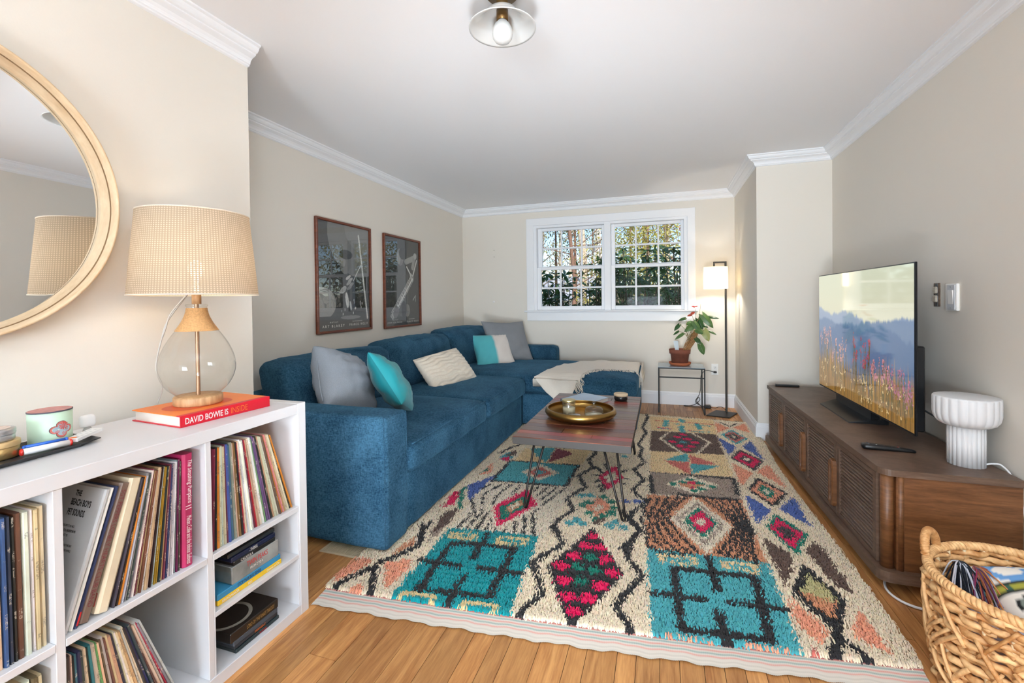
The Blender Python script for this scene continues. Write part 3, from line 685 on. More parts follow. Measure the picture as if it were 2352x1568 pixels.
dx, dy = np.cos(ang), np.sin(ang); px, py = -dy, dx
vs = np.zeros((n, 6, 3)); 
for k, (f, z, w) in enumerate(((0, 0, .8), (.45, 1, 1), (1, .35, .7))):
    for s_, q in ((0, -1), (1, 1)):
        vs[:, k*2+s_, 0] = X+dx*L0*f+px*wd*w*q; vs[:, k*2+s_, 1] = Y+dy*L0*f+py*wd*w*q; vs[:, k*2+s_, 2] = RUGZ-.004+hz*z
me = bpy.data.meshes.new('pile'); me.vertices.add(n*6); me.vertices.foreach_set('co', vs.ravel())
bi = (np.arange(n)*6)[:, None]; q = np.concatenate([bi+np.array([[0, 1, 3, 2]]), bi+np.array([[2, 3, 5, 4]])], 1).ravel().astype(np.int32)
me.loops.add(len(q)); me.loops.foreach_set('vertex_index', q); me.polygons.add(n*2); me.polygons.foreach_set('loop_start', np.arange(0, len(q), 4, dtype=np.int32))
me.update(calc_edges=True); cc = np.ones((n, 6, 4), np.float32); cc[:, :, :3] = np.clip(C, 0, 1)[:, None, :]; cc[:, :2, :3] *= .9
at = me.color_attributes.new('Col', 'FLOAT_COLOR', 'POINT'); at.data.foreach_set('color', cc.ravel())
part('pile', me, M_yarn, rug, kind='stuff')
# flat woven kilim end, striped
mb = MB(); cols = []; stripes = [(196, 188, 176), (206, 198, 186), (190, 182, 170), (204, 196, 184), (200, 192, 180), (206, 150, 138), (204, 196, 184), (140, 160, 154), (200, 192, 180), (204, 140, 128), (206, 198, 186), (134, 156, 152), (198, 190, 178), (196, 96, 90), (190, 180, 166)]
G = []
for i in range(721):
    s = i/720; a = rug_xy(s, .022); b = rug_xy(s, 0); row = []
    for k in range(16):
        f = k/15; wob = .004*math.sin(s*70)+.003*math.sin(s*173)
        row.append((a[0]+(b[0]-a[0])*f, a[1]+(b[1]-.018-a[1])*f+wob*f, .015-.011*f+(.0016 if (i+k) % 2 else 0)))
        cols.append((*lin(stripes[min(14-k if k < 15 else 0, 14)]), 1))
    G.append(row)
mb.grid(G, True, flip=False); mb.c = cols
part('woven_end', mb, M_yarn, rug)
mb = MB(); cols = []
for i in range(170):
    s = random.uniform(.45, 1); a = rug_xy(s, 1); ln = random.uniform(.05, .11)*(.6+.4*math.sin(s*60)); w = random.gauss(math.pi/2, .5); nv = len(mb.v)
    if a[0] < -.3: continue
    mb.tube([(a[0], a[1]-.02, .016), (a[0]+.4*ln*math.cos(w), a[1]+.4*ln*math.sin(w), .018), (a[0]+ln*math.cos(w), a[1]+ln*math.sin(w), .005)], [.008, .007, .004], 5)
    cols += [(*lin(random.choice([(206, 180, 140), (196, 165, 125), (90, 75, 66)])), 1)]*(len(mb.v)-nv)
mb.c = cols; part('fringe', mb, M_yarn, rug, kind='stuff')

# ---------------------------------------------------------------- sofa
def fabric(name, c0, c1, rough=.95, sheen=.25, sc=(240, 240, 70)):
    m = bpy.data.materials.new(name); nt, N, L, b = nodes(m); tc = N.new('ShaderNodeTexCoord')
    outs = []
    for s in (sc, (sc[2], sc[2], sc[0])):
        mp = N.new('ShaderNodeMapping'); mp.inputs['Scale'].default_value = s; L.new(tc.outputs['Object'], mp.inputs[0])
        no = N.new('ShaderNodeTexNoise'); no.inputs['Scale'].default_value = 1; no.inputs['Detail'].default_value = 3; L.new(mp.outputs[0], no.inputs[0]); outs.append(no.outputs[0])
    big = N.new('ShaderNodeTexNoise'); big.inputs['Scale'].default_value = 5; big.inputs['Detail'].default_value = 4; L.new(tc.outputs['Object'], big.inputs[0]); outs.append(big.outputs[0])
    ad = N.new('ShaderNodeMath'); ad.operation = 'ADD'; L.new(outs[0], ad.inputs[0]); L.new(outs[1], ad.inputs[1])
    a2 = N.new('ShaderNodeMath'); a2.operation = 'ADD'; L.new(ad.outputs[0], a2.inputs[0]); L.new(outs[2], a2.inputs[1])
    mr = N.new('ShaderNodeMapRange'); mr.inputs[1].default_value = 1.15; mr.inputs[2].default_value = 1.85; L.new(a2.outputs[0], mr.inputs[0])
    mx = N.new('ShaderNodeMix'); mx.data_type = 'RGBA'; mx.inputs[6].default_value = (*lin(c0), 1); mx.inputs[7].default_value = (*lin(c1), 1); L.new(mr.outputs[0], mx.inputs[0])
    L.new(mx.outputs[2], b.inputs['Base Color']); b.inputs['Roughness'].default_value = rough; b.inputs['Specular IOR Level'].default_value = .15
    b.inputs['Sheen Weight'].default_value = sheen; b.inputs['Sheen Roughness'].default_value = .35; b.inputs['Sheen Tint'].default_value = (*[min(1, v*3) for v in lin(c1)], 1)
    bp = N.new('ShaderNodeBump'); bp.inputs['Strength'].default_value = .25; bp.inputs['Distance'].default_value = .0015; L.new(ad.outputs[0], bp.inputs['Height']); L.new(bp.outputs[0], b.inputs['Normal'])
    return m
M_blue = fabric('blue_chenille', (20, 50, 72), (60, 100, 124))
def wob(amp, seed, sc=1):
    def f(p, q): return p+Vector((noise2(p.y*sc, p.z*sc, seed), noise2(p.x*sc, p.z*sc, seed+3), noise2(p.x*sc, p.y*sc, seed+5)))*amp
    return f
sofa = thing('sectional_sofa', (-1.8, 3.4, 0), 'dark blue chenille L-shaped sectional sofa with a chaise along left wall', 'sofa')
def rb(x0, x1, y0, y1, z0, z1, r, n=10, fn=None): return MB().rbox(((x0+x1)/2, (y0+y1)/2, (z0+z1)/2), ((x1-x0)/2, (y1-y0)/2, (z1-z0)/2), r, n, fn)
def sub(name, mb, parent=sofa, lab=None): return part(name, mb, M_blue, parent, lab, w=True)
a_ = sub('arm', rb(-2.40, -1.222, 1.795, 1.995, .03, .662, .028, 26, wob(.003, 1, 4)))
for yy, dy in ((1.797, -1), (1.993, 1)): part('piping', MB().tube(cr([(-1.232, yy+.003*dy*0, .05), (-1.230, yy, .35), (-1.231, yy, .62), (-1.236, yy-.006*dy, .650), (-1.245, yy-.02*dy, .660)], 6), .0026, 6), M_blue, a_)
sub('arm', rb(-2.40, -1.18, 5.215, 5.425, .03, .66, .05, 12, wob(.003, 2, 4)))
sub('base', rb(-2.40, -1.245, 1.997, 4.08, .03, .335, .02, 12, wob(.003, 3, 3)))
sub('chaise_base', rb(-2.40, -.215, 4.082, 5.213, .03, .325, .025, 12, wob(.003, 4, 3)))
sub('back_frame', rb(-2.44, -2.26, 1.80, 5.42, .03, .66, .04, 14))
def seat(seed, crown_):
    def f(p, q):
        k = max(0, 1-abs(q.x)**3)*max(0, 1-abs(q.y)**3)
        if q.z > 0: p = p+Vector((0, 0, crown_*k+.008*noise2(p.x*4, p.y*4, seed)*k - .014*max(0, q.x)**4*.5))
        else: p = p+Vector((0, 0, -.012*max(0, q.x)**2))
        if q.x > .5: p = p+Vector((.014*(1-abs(q.z)**2)*(1-abs(q.y)**4)+.005*noise2(p.y*9, p.z*9, seed), 0, 0))
        return p
    return f
for y0, y1, sd in ((2.0, 3.085, 5), (3.092, 4.068, 9)):
    c = sub('seat_cushion', rb(-2.30, -1.215, y0, y1, .33, .478, .04, 18, seat(sd, .035)))
    pp = [(-1.222, y0+.03, .472), (-1.212, (y0+y1)/2, .484), (-1.222, y1-.03, .472)]
    part('piping', MB().tube(cr(pp, 12), .004, 6), M_blue, c)
    pp = [(-1.224, y0+.03, .345), (-1.212, (y0+y1)/2, .338), (-1.224, y1-.03, .345)]
    part('piping', MB().tube(cr(pp, 12), .004, 6), M_blue, c)
def chz(x, y):
    k = max(0, 1-((x+1.25)/1.02)**4)*max(0, 1-((y-4.65)/.6)**4)
    return .49+.035*k+.010*noise2(x*5, y*5, 13)*k
def chf(p, q):
    if q.z > 0:
        w = Vector((-1.255, 4.645, 0))+p; k = max(0, 1-abs(q.x)**4)*max(0, 1-abs(q.y)**4); p = p+Vector((0, 0, .035*k+.010*noise2(w.x*5, w.y*5, 13)*k))
    return p
sub('chaise_cushion', rb(-2.30, -.21, 4.078, 5.212, .327, .49, .045, 22, chf))
def backc(seed, top):
    def f(p, q):
        k = max(0, 1-abs(q.y)**4)*max(0, 1-abs(q.z)**4)
        p = p+Vector(((.05 if q.x > 0 else .01)*k, 0, 0))
        if q.z > 0: p = p+Vector((-.02*q.z, 0, q.z*(.018*(1-q.y**2)+.008*noise2(p.y*8, p.x*5, seed))))
        if q.x > 0: p = p+Vector((.011*noise2(p.y*7+p.z*4, p.z*7, seed)*(.4+.6*max(0, q.z)), 0, 0))
        p.x += -.10*(p.z)-.0
        return p
    return f
for y0, y1, z1, sd in ((2.06, 3.10, .85, 21), (3.10, 4.17, .872, 22), (4.17, 5.20, .90, 23)):
    c = sub('back_cushion', rb(-2.27, -2.02, y0, y1, .47, z1, .06, 16, backc(sd, z1)))
    part('piping', MB().tube(cr([(-2.085, y0+.05, z1-.03), (-2.065, (y0+y1)/2, z1-.002), (-2.085, y1-.05, z1-.03)], 12), .004, 6), M_blue, c)
for x, y in ((-2.3, 1.9), (-1.3, 1.9), (-2.3, 5.3), (-.3, 5.1), (-.3, 4.2), (-1.3, 4.0)): part('foot', MB().lathe([(.001, .018 if y < 2.2 or x < -1 else .0), (.02, .018 if x > -1.4 and y < 4.3 else 0), (.025, .04), (.001, .04)], (x, y, 0), 12), mat('sofa_foot', (30, 26, 24), .6) if x == -2.3 and y < 2 else bpy.data.materials['sofa_foot'], sofa)

# ---------------------------------------------------------------- throw pillows
def pillow(name, c, right, up, w, h, t, m, label, rot=0, two=None, seed=0, wr=.01, n=26, pinch=.10, knit=False, sag=0):
    R = Vector(right).normalized(); U = Vector(up); U = (U-R*U.dot(R)).normalized(); N_ = R.cross(U)
    ca, sa = math.cos(rot), math.sin(rot); R, U = R*ca+U*sa, U*ca-R*sa; C0 = Vector(c); mb = MB(); cols = []
    for sg in (1, -1):
        P = []
        for i in range(n+1):
            row = []
            for j in range(n+1):
                u = math.sin(math.pi*(i/n-.5)); v = math.sin(math.pi*(j/n-.5))
                pu = u*(1-pinch*(1-v*v)*abs(u)**3) ; pv = v*(1-pinch*(1-u*u)*abs(v)**3)
                th = t/2*max(0, (1-u*u)*(1-v*v))**.42
                e = max(0, 1-max(abs(u), abs(v))**6)
                d = wr*noise2(u*2.5, v*2.5+sg, seed)*e+wr*.6*noise2(u*7, v*3, seed+4)*e
                if knit: d += .0085*e*math.sin(v*30+1.6*math.sin(u*9+v*3))
                p = C0+R*(pu*w/2)+U*(pv*h/2)+N_*(sg*(th+d)); p.z -= sag*(1-v)*.5*abs(u)
                row.append(p)
                if two: cols.append((*lin(two(u, v, sg)), 1))
            P.append(row)
        mb.grid(P, True, flip=(sg < 0))
    if two: mb.c = cols
    o = solo(name, mb, m, label, 'pillow', c, w=not two); return o
M_gray = mat('grey_denim', (138, 144, 152), .95, spec=.1, var=(260, .10), bump=(420, .25), sheen=.1)
M_gray2 = mat('grey_linen', (132, 134, 138), .95, spec=.1, var=(260, .08), bump=(420, .25), sheen=.1)
M_cream = mat('cream_knit', (222, 212, 196), .95, spec=.1, var=(90, .06), bump=(300, .2), sheen=.2)
M_velvet = mat_attr('velvet', .5, spec=.25, sheen=.15)
teal, tealD, ivory = (30, 138, 146), (10, 112, 120), (198, 190, 186)
def by_corners(TL, TR, BL):
    TL, TR, BL = Vector(TL), Vector(TR), Vector(BL); return (TR+BL)/2, TR-TL, TL-BL, (TR-TL).length, (TL-BL).length
c, R_, U, w, h = by_corners((-1.905, 2.15, .920), (-1.870, 2.479, .775), (-1.718, 1.985, .660))
gp_ = pillow('throw_pillow', c, R_, U, w*1.12, h*1.12, .27, M_gray, 'large grey denim throw pillow leaning on the near sofa arm', seed=3, wr=.018, pinch=.03)
e0 = c-R_.normalized()*w*.56; part('seam', MB().tube(cr([e0+U*.47, e0+U*.2-R_.normalized()*.006, e0-U*.2-R_.normalized()*.006, e0-U*.47], 8), .0035, 6), M_gray, gp_)
c, R_, U, w, h = by_corners((-1.594, 2.20, .905), (-1.712, 2.50, .795), (-1.382, 2.19, .637))
pillow('throw_pillow', c, R_, U, w*1.06, h*1.06, .17, M_velvet, 'teal velvet pillow half behind the big grey pillow at the near arm', seed=5, wr=.012, two=lambda u, v, s: (ivory if (v > .35 and u > .2 and s > 0) else (teal if s > 0 else tealD)), pinch=.05)
def lean(th, tl): N_ = Vector((math.sin(th), -math.cos(th), 0)); return (math.cos(th), math.sin(th), 0), Vector((0, 0, math.cos(tl)))-N_*math.sin(tl)
R_, U = lean(1.248, .70); pillow('lumbar_pillow', (-1.79, 3.574, .60), R_, U, .56, .37, .17, M_cream, 'cream ribbed knit lumbar pillow in the middle of the sofa', rot=.115, seed=8, wr=.006, knit=True, n=64, pinch=.03)
R_, U = lean(.724, .60); pillow('throw_pillow', (-1.79, 4.715, .645), R_, U, .47, .44, .15, M_velvet, 'small square pillow half teal velvet half ivory at the far corner', rot=.031, seed=11, wr=.010, two=lambda u, v, s: ((82, 172, 178) if u < .12 else (212, 203, 194)), pinch=.12)
R_, U = lean(.90, .50); pillow('throw_pillow', (-1.70, 4.97, .725), R_, U, .58, .54, .18, M_gray2, 'large grey linen pillow behind the half teal pillow', rot=-.037, seed=14, wr=.016, pinch=.12)

# ---------------------------------------------------------------- throw blanket
M_throw = mat('cream_wool', (218, 210, 198), .95, spec=.1, var=(200, .05), bump=(500, .2), sheen=.2)
yf = 4.066
rows = [((-.90, yf-.006, .262), (-.815, yf-.008, .262)), ((-1.02, yf-.006, .36), (-.765, yf-.008, .37)), ((-1.145, yf-.004, .468), (-.712, yf-.006, .455)), ((-1.09, 4.13, None), (-.695, 4.13, None)),
        ((-1.02, 4.36, None), (-.66, 4.25, None)), ((-.90, 4.72, None), (-.58, 4.36, None)), ((-.72, 4.98, None), (-.46, 4.46, None)), ((-.50, 5.14, None), (-.34, 4.50, None)), ((-.30, 5.18, None), (-.265, 4.52, None)), ((-.205, 5.19, .50), (-.200, 4.52, .49)), ((-.190, 5.18, .42), (-.186, 4.52, .42))]
NA = 5; Lr = cr([(a[0], a[1], a[2] or 0) for a, b in rows], NA); Rr = cr([(b[0], b[1], b[2] or 0) for a, b in rows], NA)
P = []
for i in range(len(Lr)):
    row = []
    for j in range(15):
        f = j/14; p = Lr[i].lerp(Rr[i], f); k = i/NA
        if 2.3 < k < 8.7: p.z = max(chz(p.x, p.y), .487)+.014+.005*noise2(p.x*9, p.y*9, 31)
        elif k >= 8.7: p.z = min(p.z, .51)
        else: p.y -= .006*(1+math.sin(f*9+k))
        if 2.3 <= k < 3: p.z = .478+.024*(k-2.3)/.7+.008
        row.append(tuple(p))
    P.append(row)
throw = thing('throw_blanket', (-.7, 4.5, .5), 'cream wool throw with fringed edge draped across the chaise', 'blanket')
me = MB().grid(P).grid([[(p[0], p[1], p[2]-.004) if True else p for p in r] for r in P], flip=True)
part('cloth', me, M_throw, throw)
mb = MB()
for i in range(6, len(P)-1):
    for k in range(3):
        f = k/3; a = Vector(P[i][14]).lerp(Vector(P[i+1][14]), f); ln = random.uniform(.05, .08)
        if a.y < yf+.02 : d = Vector((.55, -.03, -1)).normalized()*ln; mid = a+d*.5+Vector((.006, -.008, 0))
        elif a.x > -.24: d = Vector((.1, -.25, -1)).normalized()*ln*1.3; mid = a+d*.5
        else: d = Vector((.35, -.8, 0)).normalized()*ln*.6; mid = a+d*.5+Vector((0, 0, .002)); 
        e = a+d
        if yf+.02 <= a.y and a.x <= -.24: e.z = max(chz(e.x, e.y), .48)+.004; mid.z = e.z+.006
        mb.tube([a, mid+Vector((random.gauss(0, .004), 0, random.gauss(0, .002))), e+Vector((random.gauss(0, .006), 0, 0))], [.0035, .0035, .0022], 5)
for i in range(26):
    y = 4.53+i*.025; a = Vector((-.186, y, .425)); mb.tube([a, a+Vector((.008, random.gauss(0, .006), -.035)), a+Vector((.006, random.gauss(0, .01), -.075))], [.003, .003, .002], 5)
part('fringe', mb, M_throw, throw, kind='stuff')
# ---------------------------------------------------------------- coffee table
M_steel = mat('dark_steel', (52, 48, 46), .42, .85)
M_tedge = mat('table_edge_metal', (58, 53, 50), .6, .2)
M_plank = bpy.data.materials.new('reclaimed_wood'); nt, N, L, b = nodes(M_plank)
tc = N.new('ShaderNodeNewGeometry'); mp = N.new('ShaderNodeMapping'); mp.inputs['Scale'].default_value = (3, 60, 3); L.new(tc.outputs['Position'], mp.inputs[0])
no = N.new('ShaderNodeTexNoise'); no.inputs['Scale'].default_value = 2; no.inputs['Detail'].default_value = 8; no.inputs['Distortion'].default_value = .6; L.new(mp.outputs[0], no.inputs[0])
mr = N.new('ShaderNodeMapRange'); mr.inputs[1].default_value = .3; mr.inputs[2].default_value = .7; mr.inputs[3].default_value = .45; mr.inputs[4].default_value = 1.35; L.new(no.outputs[0], mr.inputs[0])
oi = N.new('ShaderNodeObjectInfo'); mx = N.new('ShaderNodeMix'); mx.data_type = 'RGBA'; mx.blend_type = 'MULTIPLY'; mx.inputs[0].default_value = 1; L.new(oi.outputs['Color'], mx.inputs[6]); L.new(mr.outputs[0], mx.inputs[7]); L.new(mx.outputs[2], b.inputs['Base Color'])
b.inputs['Roughness'].default_value = .30; b.inputs['Coat Weight'].default_value = .35; b.inputs['Coat Roughness'].default_value = .16
bp = N.new('ShaderNodeBump'); bp.inputs['Strength'].default_value = .35; bp.inputs['Distance'].default_value = .003; L.new(no.outputs[0], bp.inputs['Height']); L.new(bp.outputs[0], b.inputs['Normal'])
ctab = thing('coffee_table', (-.465, 2.95, .03), 'reclaimed wood coffee table with four black hairpin legs on the patterned rug', 'table')
tx0, tx1, ty0, ty1, tz = -.782, -.150, 2.345, 3.555, .459
part('frame', MB().bbox(tx0, tx1, ty0, ty0+.012, tz-.042, tz-.003, .002).bbox(tx0, tx1, ty1-.012, ty1, tz-.042, tz-.003, .002).bbox(tx0, tx0+.012, ty0+.012, ty1-.012, tz-.042, tz-.003, .002).bbox(tx1-.012, tx1, ty0+.012, ty1-.012, tz-.042, tz-.003, .002).box(tx0+.012, tx1-.012, ty0+.012, ty1-.012, tz-.042, tz-.026), M_tedge, ctab)
y = ty0; i = 0
tcol = [(112, 64, 40), (150, 54, 42), (104, 58, 34), (90, 52, 34), (122, 72, 46), (104, 64, 46), (126, 80, 58), (98, 60, 42), (118, 74, 52), (108, 66, 48), (130, 84, 62), (100, 62, 46)]
while y < ty1-.01:
    w = [.075, .06, .09, .07, .085, .055][i % 6]; w = min(w, ty1-y); cuts = [tx0, tx1] if i % 3 == 0 else [tx0, tx0+random.uniform(.2, .45), tx1]
    for a, c in zip(cuts, cuts[1:]):
        o = part('board', MB().bbox(a+.0006, c-.0006, y+.0006, y+w-.0006, tz-.025, tz-random.uniform(0, .0015), .0018), M_plank, ctab)
        k = tcol[i % 12] if i != 1 else random.choice([(168, 58, 46), (150, 66, 48)]); k = tuple(min(255, v*random.uniform(.88, 1.12)) for v in k); o.color = (*lin(k), 1)
    y += w; i += 1
for bx, by, t1, t2 in ((-.735, 2.425, (-.672, 2.395), (-.612, 2.375)), (-.198, 2.425, (-.290, 2.385), (-.226, 2.40)), (-.735, 3.49, (-.672, 3.50), (-.655, 3.44)), (-.198, 3.50, (-.25, 3.51), (-.262, 3.45))):
    z1 = tz-.045; a = Vector((*t1, z1)); c = Vector((*t2, z1)); bt = Vector((bx, by, .036)); sd = (a-c).normalized()*.009
    lg = part('leg', MB().tube([a, bt+sd+Vector((0, 0, .012)), bt+sd*.7+Vector((0, 0, .004)), bt, bt-sd*.7+Vector((0, 0, .004)), bt-sd+Vector((0, 0, .012)), c], .0062, 10), M_steel, ctab)
    part('bracket', MB().bbox(min(t1[0], t2[0])-.02, max(t1[0], t2[0])+.02, min(t1[1], t2[1])-.02, max(t1[1], t2[1])+.02, z1+.0005, z1+.0028, .001), M_steel, lg)
# things on the table
M_brass = mat('antique_brass', (150, 118, 66), .30, 1, var=(6, .25), bump=(40, .08))
bc = (-.492, 2.845, tz)
solo('serving_tray', MB().lathe([(.001, .001), (.150, .001), (.185, .006), (.212, .018), (.224, .036), (.221, .050), (.212, .060), (.205, .0625), (.203, .060), (.210, .048), (.212, .036), (.200, .022), (.178, .012), (.145, .008), (.001, .007)], bc, 96), M_brass, 'round antique brass tray bowl in the middle of the coffee table', 'tray', bc)
M_gls = mat_glass('jar_glass', (.96, .97, .96), ior=1.45, boost=2.2)
M_wax = mat('candle_wax', (228, 216, 188), .6, spec=.3); M_goldlid = mat('pale_gold_lid', (205, 190, 140), .3, .9); M_tin = mat('tin_metal', (190, 190, 192), .3, .9, bump=(200, .1)); M_wick = mat('wick', (40, 34, 30), .9)
def jar_candle():
    c = (-.565, 2.842, tz+.0085); t = thing('jar_candle', c, 'cream candle in a clear glass jar with gold lid on the brass tray', 'candle')
    part('jar', MB().lathe([(.001, 0), (.039, 0), (.042, .004), (.042, .078), (.038, .084), (.038, .090), (.0365, .090), (.0365, .084), (.0405, .077), (.0405, .005), (.001, .004)], c, 40), M_gls, t)
    part('wax', MB().lathe([(.001, .0045), (.040, .0045), (.040, .050), (.001, .050)], c, 32), M_wax, t)
    part('wick', MB().tube([(c[0], c[1], c[2]+.05), (c[0]+.001, c[1], c[2]+.064)], .0012, 6), M_wick, t)
    part('lid', MB().lathe([(.0395, .084), (.0425, .085), (.0425, .098), (.041, .1), (.001, .1)], c, 40), M_goldlid, t)
jar_candle()
c = (-.512, 2.742, tz+.0085); t = thing('tin_candle', c, 'small round silver tin candle at the front of the brass tray', 'candle')
part('tin', MB().lathe([(.001, 0), (.034, 0), (.036, .002), (.036, .020), (.001, .020)], c, 40), M_tin, t); part('lid', MB().lathe([(.0375, .017), (.0375, .028), (.036, .029), (.030, .0285), (.029, .030), (.001, .030)], c, 40), M_tin, t)
c = (-.402, 2.815, tz+.0085); t = thing('glass_cloche', c, 'clear glass lidded candle jar with a ball knob on the brass tray', 'jar')
part('bowl', MB().lathe([(.001, 0), (.045, 0), (.056, .010), (.060, .026), (.058, .040), (.054, .048), (.052, .048), (.056, .040), (.058, .026), (.054, .012), (.044, .003), (.001, .003)], c, 40), M_gls, t)
part('wax', MB().lathe([(.001, .0035), (.044, .0035), (.053, .012), (.0565, .022), (.001, .022)], c, 32), M_wax, t)
part('lid', MB().lathe([(.057, .048), (.057, .052), (.050, .062), (.034, .070), (.012, .073), (.007, .080), (.013, .088), (.012, .096), (.006, .100), (.001, .100)], c, 40), M_gls, t)
c = (-.288, 3.40, tz); t = thing('lidded_pot', c, 'small black glass pot with pale wooden lid at the far right of the table', 'pot')
M_blk = mat('black_glass', (26, 25, 26), .12); M_plid = mat('pale_wood_lid', (205, 182, 150), .6, var=(40, .12))
part('pot', MB().lathe([(.001, 0), (.040, 0), (.047, .006), (.049, .018), (.048, .030), (.044, .034), (.044, .040), (.001, .040)], c, 40), M_blk, t); part('lid', MB().lathe([(.048, .034), (.051, .035), (.051, .050), (.048, .052), (.001, .052)], c, 40), M_plid, t)
M_pb = mat('pale_blue_cover', (168, 190, 212), .35, var=(8, .12)); M_dkb = mat('dark_teal_spine', (28, 62, 88), .5); M_page = mat('paper_pages', (224, 220, 212), .85, var=(8, .05), stretch=(1, 1, 400))
# pale blue hardback under the far rim of the tray
bk = thing('hardback_book', (-.53, 3.29, tz), 'pale blue hardback book lying on the table behind the tray', 'book')
bq = [(-.700, 3.215), (-.575, 3.475), (-.372, 3.35), (-.497, 3.09)]
def quadprism(q, z0, z1): return MB().prism(q[::-1] if sum((a[0]-b[0])*(a[1]+b[1]) for a, b in zip(q, q[1:]+q[:1])) < 0 else q, z0, z1)
part('cover', quadprism(bq, tz+.024, tz+.027), M_pb, bk); part('cover', quadprism(bq, tz+.0005, tz+.003), M_pb, bk)
ins = [(p[0]+( -.535-p[0])*.02, p[1]+(3.285-p[1])*.02) for p in bq]; part('pages', quadprism(ins, tz+.003, tz+.024), M_page, bk)
part('spine', quadprism([bq[0], bq[1], (bq[1][0]+.004, bq[1][1]-.003), (bq[0][0]+.004, bq[0][1]-.003)], tz+.0005, tz+.0272), M_dkb, bk)

# ---------------------------------------------------------------- media console (turned about one degree)
M_wal = wood_mat('walnut_stain', (86, 64, 50), (116, 92, 76), .42, (2.5, 2.5, 26), .06, .35)
M_walside = wood_mat('walnut_side', (92, 56, 30), (128, 84, 50), .42, (2.5, 2.5, 26), .05, .35)
M_inside = mat('console_inside', (26, 20, 17), .9)
CY0, CY1, TZ = 2.215, 4.085, .4985
def cx(y): return .848-(y-2.23)*.0205      # front plane
cons = thing('media_console', (1.07, 3.15, .04), 'long low walnut media console with louvered doors along the right wall', 'cabinet')
def cbox(d0, d1, y0, y1, z0, z1, c=.002):
    """box between depths d0..d1 behind the front plane"""
    q = [(cx(y0)+d0, y0), (cx(y0)+d1, y0), (cx(y1)+d1, y1), (cx(y1)+d0, y1)]; return MB().prism(q, z0, z1)
def rpoly(d0, d1, y0, y1, r=.045, n=7):
    q = [(cx(y0)+d0+r-r*math.sin(a), y0+r-r*math.cos(a)) for a in [math.pi/2*i/n for i in range(n+1)]]
    return q[::1] and ([(cx(y0)+d1, y0)]+[(cx(y1)+d1, y1)]+[(cx(y1)+d0+.005, y1), (cx(y1)+d0, y1-.005)]+q[::-1])
DB = .445
part('top', MB().prism(rpoly(-.006, DB, CY0-.012, CY1+.01), TZ-.026, TZ), M_wal, cons)
part('plinth', MB().prism(rpoly(-.018, DB, CY0-.025, CY1+.02), .045, .088), M_wal, cons)
part('side_panel', cbox(.05, DB, CY0, CY0+.02, .088, TZ-.026), M_walside, cons); part('side_panel', cbox(.02, DB, CY1-.02, CY1, .088, TZ-.026), M_wal, cons)
part('back_panel', cbox(DB-.02, DB-.006, CY0+.02, CY1-.02, .088, TZ-.026), M_inside, cons)
part('post', MB().lathe([(.001, .088), (.023, .088), (.023, TZ-.026), (.001, TZ-.026)], (cx(CY0)+.028, CY0+.026, 0), 24), M_walside, cons)
part('bead', MB().lathe([(.001, .088), (.012, .088), (.012, TZ-.026), (.001, TZ-.026)], (cx(CY0)+.066, CY0+.006, 0), 16), M_walside, cons)
part('rail', cbox(.001, .02, CY0+.045, CY1-.01, TZ-.034, TZ-.0262), M_wal, cons)
DY = [CY0+.048, 2.688, 3.170, 3.665, CY1-.012]
hb = None
for i in range(4):
    y0, y1 = DY[i]+.003, DY[i+1]-.003; st = .03; z0, z1 = .091, TZ-.036
    d = MB()
    for a, c in ((y0, y0+st), (y1-st, y1)):
        m2 = cbox(.002, .024, a, c, z0, z1); d.add(m2.v, m2.f)
    for a, c in ((z0, z0+.024), (z1-.022, z1)):
        m2 = cbox(.002, .024, y0+st, y1-st, a, c); d.add(m2.v, m2.f)
    door = part('door', d, M_wal, cons)
    part('backing', cbox(.03, .034, y0+st, y1-st, z0+.02, z1-.02), M_inside, door)
    ns = 19; zz = z0+.024; H = (z1-.022-zz)/ns
    for k in range(ns):
        za = zz+k*H; ya, yb = y0+st-.001, y1-st+.001; vs = []
        for yy in (ya, yb):
            o = cx(yy); vs += [(o+.006, yy, za+H*.10), (o+.006, yy, za+H*.38), (o+.024, yy, za+H*1.02), (o+.024, yy, za+H*.74)]
        part('slat', MB().add(vs, [(0, 1, 2, 3)[::-1], (4, 5, 6, 7), (0, 1, 5, 4), (1, 2, 6, 5), (2, 3, 7, 6), (3, 0, 4, 7)]), M_wal, door)
    if i < 3:
        yc = DY[i+1]+.028; P = []
        hy = [(-.030, .15), (-.030, .345), (-.022, .362), (0, .370), (.022, .362), (.030, .345), (.030, .15), (.022, .133), (0, .125), (-.022, .133)]
        hm = MB(); o = cx(yc); vs = [(o-.014, yc+a, z) for a, z in hy]+[(o-.019, yc+a*.8, .2475+(z-.2475)*.97) for a, z in hy]+[(o+.002, yc+a, z) for a, z in hy]+[(o-.018, yc+a*.34, .2475+(z-.2475)*.80) for a, z in hy]+[(o-.004, yc+a*.25, .2475+(z-.2475)*.78) for a, z in hy]
        n = 10; fs = []
        for k in range(n):
            j = (k+1) % n; fs += [(20+k, 20+j, j, k), (k, j, 10+j, 10+k), (10+k, 10+j, 30+j, 30+k), (30+k, 30+j, 40+j, 40+k)]
        fs += [tuple(range(40, 50))]; hm.add(vs, fs)
        part('handle', hm, M_walside, door)
M_rub = mat('black_rubber', (22, 22, 24), .6)
for yy in (CY0+.10, CY1-.035):
    for dd in (.05, .38):
        xx = cx(yy)+dd; part('caster', MB().tube([(xx-.012, yy, .0245), (xx+.012, yy, .0245)], .0245, 16).bbox(xx-.02, xx+.02, yy-.02, yy+.02, .034, .046, .002), M_rub, cons)

